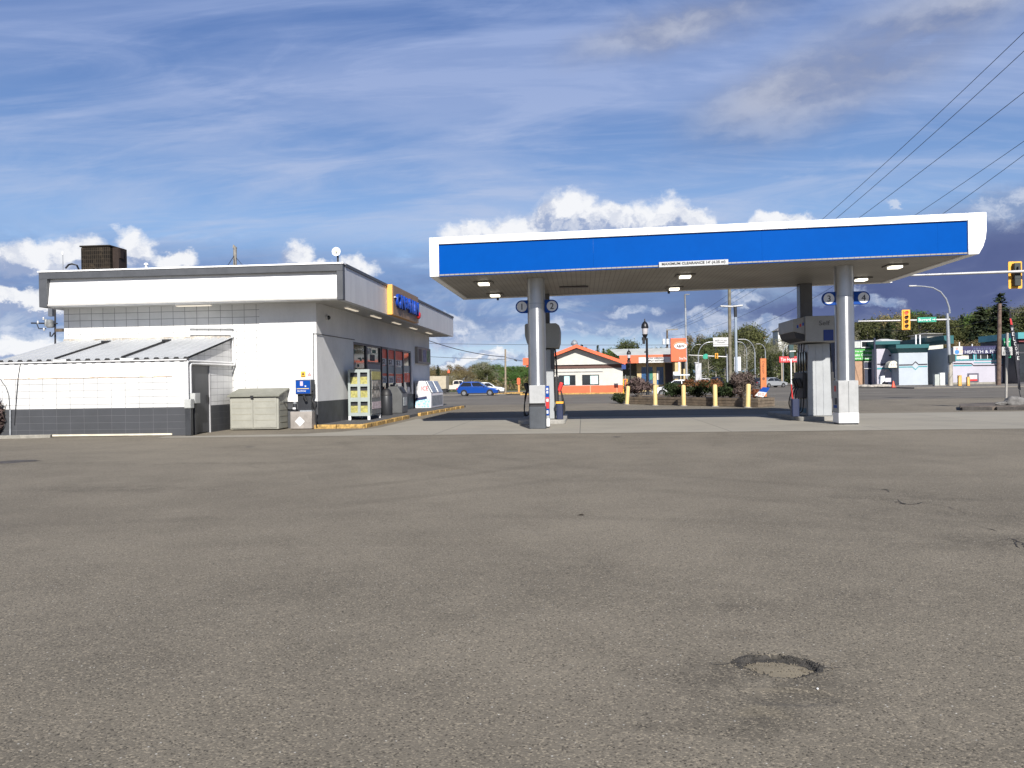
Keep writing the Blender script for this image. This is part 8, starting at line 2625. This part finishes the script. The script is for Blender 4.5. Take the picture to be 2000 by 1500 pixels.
LABT = {
    'olive': 'olive green spring tree in the wood on the rising ground behind the shops',
    'brown': 'brownish budding tree in the wood on the rising ground behind the shops',
    'grey': 'thin pale tree in early leaf in the wood on the rising ground behind the shops',
    'con': 'dark conifer standing among the paler trees of the wood behind the shops',
    'green': 'fresh green tree in the wood on the rising ground behind the shops'}
rows = [(250, 1325, 2040, 15.0, 1.00), (300, 1330, 2060, 13.5, 1.0), (350, 1290, 2080, 13.0, 0.99), (205, 1345, 1640, 15, 0.80), (195, 1700, 2060, 21, 0.72), (420, 1480, 2080, 15.0, 1.0)]
for (Yr, ua, ub, step, frac) in rows:
    u = ua + tr_rng.uniform(0, step)
    while u < ub:
        Yt = Yr + tr_rng.uniform(-18, 18)
        x_ = GX(u, Yt).x
        zg = max(hill_z(x_, Yt), -0.1)
        top = 1.5 + (hor(u) - sky_at(u)) * Yt / 1600
        h = (top - zg) * tr_rng.uniform(0.74, 1.03) * frac
        if Yr == 300 and 1500 < u < 1560:
            h *= 0.8
        if h > 3.5:
            r_ = tr_rng.random()
            kd = 'olive' if r_ < 0.50 else 'grey' if r_ < 0.66 else 'brown' if r_ < 0.72 else 'con' if r_ < 0.92 else 'green'
            if kd == 'con':
                h *= 1.07
            tree(kd, x_, Yt, zg - 0.2, min(h, 26), LABT[kd], 'trees of the wood behind the shops', 1.15 if kd == 'olive' else 1.0)
        u += step * tr_rng.uniform(0.7, 1.35)
# singled-out trees on the right
for (u, v, Yt, kd, lb, wd) in ((1956, 577, 185, 'con', 'tall dark spruce behind the brown wooden pole on the right', 2.3), (1462, 634, 215, 'olive', 'tall olive green poplar right of the pale blue lot lamp pole', 0.9), (1918, 600, 210, 'con', 'dark pointed spruce left of the tall spruce behind the brown pole', 1.8)):
    x_ = GX(u, Yt).x; zg = hill_z(x_, Yt)
    tree(kd, x_, Yt, zg - 0.1, 1.5 + (hor(u) - v) * Yt / 1600 - zg, lb, None, wd)
# trees behind the restaurant and on the left
for i, (u, v, Yt, kd) in enumerate(((1105, 690, 190, 'con'), (1138, 672, 200, 'con'), (1146, 676, 205, 'con'), (1168, 674, 200, 'con'), (1180, 680, 190, 'con'), (1200, 682, 170, 'green'), (1216, 670, 170, 'olive'), (1228, 664, 165, 'olive'), (1240, 676, 175, 'con'), (1246, 668, 180, 'con'), (1258, 680, 170, 'grey'), (1272, 682, 180, 'olive'), (1288, 681, 175, 'olive'), (1190, 686, 210, 'olive'), (1075, 700, 180, 'olive'), (1060, 690, 130, 'grey'))):
    q = GX(u, Yt)
    lb = {'con': 'small dark conifer showing over the restaurant roof', 'olive': 'olive green tree showing over the restaurant roof', 'green': 'fresh green tree showing over the restaurant roof', 'grey': 'thin pale tree showing over the restaurant roof'}[kd]
    if u == 1060:
        lb = 'thin pale tree half hidden behind the left pump column'
    tree(kd, q.x, Yt, -0.1, 1.6 + (hor(u) - v) * Yt / 1600, lb, 'trees behind the restaurant', 1.2)
lt = []
left_sky_u = [800, 838, 850, 862, 880, 895, 910, 925, 945, 960, 972, 988, 1002, 1015, 1030, 1050]
left_sky_v = [722, 716, 722, 722, 718, 716, 718, 716, 707, 716, 714, 720, 718, 713, 716, 712]
LABL = {'brown': 'tan brown budding tree in the low wood beyond the parked cars', 'olive': 'olive tree in the low wood beyond the parked cars', 'green': 'fresh green tree in the low wood beyond the parked cars', 'grey': 'bare grey tree in the low wood beyond the parked cars', 'con': 'small dark spruce in the low wood beyond the parked cars'}
for (Yr, step, lo_h) in ((150, 9.5, 0.82), (185, 10.5, 1.0)):
    u = 815
    while u < 1062:
        Yt = Yr + tr_rng.uniform(-10, 10)
        q = GX(u, Yt)
        h = 1.6 + (hor(u) - float(np.interp(u, left_sky_u, left_sky_v))) * Yt / 1600
        h *= tr_rng.uniform(0.85, 1.08) * lo_h
        kd = 'brown' if u < 915 else 'grey' if u < 925 else 'olive' if u < 960 else 'green'
        if tr_rng.random() < 0.2:
            kd = 'grey'
        tree(kd, q.x, Yt, -0.1, h, LABL[kd], 'trees of the low wood on the left', 1.25)
        u += step * tr_rng.uniform(0.75, 1.25)
q = GX(856, 145)
tree('con', q.x, 145, -0.1, 1.6 + (hor(856) - 711) * 145 / 1600, 'pointed dark spruce just right of the store corner beyond the trailer', None, 1.3)
q = GX(944, 160)
tree('grey', q.x, 160, -0.1, 1.6 + (hor(944) - 704) * 160 / 1600, 'tallest pale bare tree rising behind the blue SUV', None, 1.2)
# undergrowth that reads as one mass
rs = np.random.RandomState(5)
pts = []
for _ in range(5200):
    u = rs.uniform(815, 1065); Yt = rs.uniform(138, 175)
    q = GX(u, Yt)
    hh = 1.9 + 1.3 * mnoise.noise(Vector((q.x * 0.25, Yt * 0.1, 0)))
    pts.append((q.x, Yt, rs.uniform(0, max(0.5, hh))))
pts = np.array(pts)
o = link_mesh('undergrowth', leaf_mesh('undergrowth', pts, rs.normal(0, 1, (len(pts), 3)) + np.array([0, -0.3, 0.6]), 0.16, F_BROWN, 3, 1.5))
tag(o, 'brown scrub filling the foot of the low wood beyond the parked cars', 'undergrowth', kind='stuff')
pts = []
for _ in range(16000):
    u = rs.uniform(1330, 2060); Yt = rs.uniform(190, 330)
    x_ = GX(u, Yt).x; zg = hill_z(x_, Yt)
    hh = 2.6 + 2.2 * mnoise.noise(Vector((x_ * 0.12, Yt * 0.06, 0)))
    pts.append((x_, Yt, zg + rs.uniform(0, max(0.6, hh))))
pts = np.array(pts)
o = link_mesh('undergrowth', leaf_mesh('undergrowth', pts, rs.normal(0, 1, (len(pts), 3)) + np.array([0, -0.3, 0.6]), 0.30, F_OLIVE, 4, 1.5))
tag(o, 'dull green scrub filling the foot of the wood behind the shops', 'undergrowth', kind='stuff')

# houses on the hill
def house(u0, u1, vb, vt, Y, label, wall, roof, gable=0.35):
    x0, x1 = GX(u0, Y).x, GX(u1, Y).x
    z0, z1 = P((u0 + u1) / 2, vb, Y).z, P((u0 + u1) / 2, vt, Y).z
    hz_ = z0 - 6
    t = thing('hill_house', label, 'house', ((x0 + x1) / 2, Y, hz_))
    zw_ = z0 + (z1 - z0) * (1 - gable)
    MB().box(x0, x1, Y, Y + 8, hz_, zw_).build('wall', wall, t)
    MB().add([(x0 - 0.6, Y - 0.8, zw_ - 0.1), (x1 + 0.6, Y - 0.8, zw_ - 0.1), (x1 - (x1 - x0) * 0.25, Y + 4, z1), (x0 + (x1 - x0) * 0.25, Y + 4, z1), (x1 + 0.6, Y + 8.8, zw_ - 0.1), (x0 - 0.6, Y + 8.8, zw_ - 0.1)],
             [(0, 1, 2, 3), (3, 2, 4, 5), (1, 4, 2), (0, 3, 5)]).build('roof', roof, t)
    for k_ in (0.3, 0.7):
        xx = x0 + (x1 - x0) * k_
        MB().box(xx - 0.6, xx + 0.6, Y - 0.06, Y - 0.003, zw_ - 2.2, zw_ - 0.8).build('window', GLASS, t)
    return t


GREYROOF = M('grey_shingles', (0.22, 0.21, 0.20), 0.8, var=0.15)
house(1521, 1552, 660, 637, 285, 'white house with a grey roof high among the trees left of the right dispenser', M('house_white', (0.70, 0.70, 0.66), 0.7, var=0.05), GREYROOF, 0.35)
house(1476, 1494, 661, 654, 300, 'small house with a red roof among the trees above the rust orange pillar sign', M('house_white', (0.70, 0.70, 0.66)), M('red_roof', (0.50, 0.12, 0.07), 0.7), 0.75)
house(1727, 1757, 672, 660, 160, 'pale roofed house just above the left teal parapet', M('house_white', (0.70, 0.70, 0.66)), M('pale_roof', (0.62, 0.62, 0.60), 0.7, var=0.1), 0.45)
house(1812, 1843, 664, 648, 165, 'cream house half hidden behind the teal flank of the fitness building', M('house_cream', (0.55, 0.54, 0.47), 0.7, var=0.1), M('grey_shingles', (0.22, 0.21, 0.20)), 0.2)

# overhead cables
CABLE = M('cable_black', (0.02, 0.02, 0.024), 0.6, var=0)


def cable(label, A, B, via=None, r=0.03, ext=0.0, group='overhead cables at the upper right', sag=None, n=40):
    A, B = Vector(A), Vector(B)

    def pt(t, s):
        p = A.lerp(B, t)
        return p - Vector((0, 0, s * 4 * t * (1 - t)))
    best = sag
    if best is None:
        best, err = 0, 1e9
        for s in np.linspace(-2, 12, 281):
            for i in range(60):
                p = pt(i / 59, s)
                u, v = proj(p)
                if abs(u - via[0]) < 14:
                    p2 = pt(min(1, (i + 1) / 59), s)
                    u2, v2 = proj(p2)
                    vv = v + (v2 - v) * ((via[0] - u) / (u2 - u)) if abs(u2 - u) > 1e-6 else v
                    if abs(vv - via[1]) < err:
                        err, best = abs(vv - via[1]), s
    pts = [pt(t, best) for t in np.linspace(-ext, 1, n)]
    o = MB().tube(pts, [max(r, 0.0) for _ in pts], 5).build('overhead_cable', CABLE, loc=tuple(pts[len(pts) // 2]))
    return tag(o, label, 'cable', group)


ordn = ['uppermost', 'second from the top', 'middle', 'second from the bottom', 'lowest']
for i, (va, slope, via, bt) in enumerate(((62, 0.95, (1610, 425), (1300, 642.5)), (100, 0.93, (1635, 425), (1310, 643)), (180, 0.78, (1685, 420), (1322, 643)), (276, 0.70, (1795, 415), (1303, 656)), (302, 0.74, (1848, 413), (1303, 664)))):
    A = P(2060, va - 60 * slope, 40)
    B = P(bt[0], bt[1], 150)
    cable('thin dark overhead line above the canopy end, %s of five' % ordn[i], A, B, via, r=0.017 if i < 3 else 0.014, ext=0.25)
far = GX(700, 95)
cable('dark overhead line descending from the store corner to the slim wooden pole', (far.x, 95, P(700, 600, 95).z), (PBT.x, 110, P(987, 697, 110).z), (900, 684), r=0.045, group='overhead lines behind the store corner')
cable('level upper overhead line crossing the gap between store and pump column', (P(700, 668, 130).x, 130, P(700, 668, 130).z), (P(1500, 676, 130).x, 130, P(1500, 672, 130).z), None, r=0.03, sag=0.3, group='overhead lines behind the store corner')
cable('lower overhead line reaching the slim wooden pole below the descending one', (P(700, 685, 112).x, 112, P(700, 686, 112).z), (PBT.x, 110, P(987, 702, 110).z), None, r=0.03, sag=0.2, group='overhead lines behind the store corner')
cable('overhead line running on from the slim wooden pole towards the restaurant', (PBT.x, 110, P(987, 698, 110).z), (P(1120, 722, 110).x, 120, P(1120, 722, 115).z), None, r=0.035, sag=0.1, group='overhead lines behind the store corner')
cable('overhead line running behind the signal pole to the brown wooden pole', P(1700, 640, 120), P(1952, 618, 101), None, r=0.03, sag=1.0, group='overhead lines by the fitness building')
cable('overhead line leaving the brown wooden pole to the right', P(1952, 604, 101), P(2060, 600, 80), None, r=0.03, sag=0.4, group='overhead lines by the fitness building')
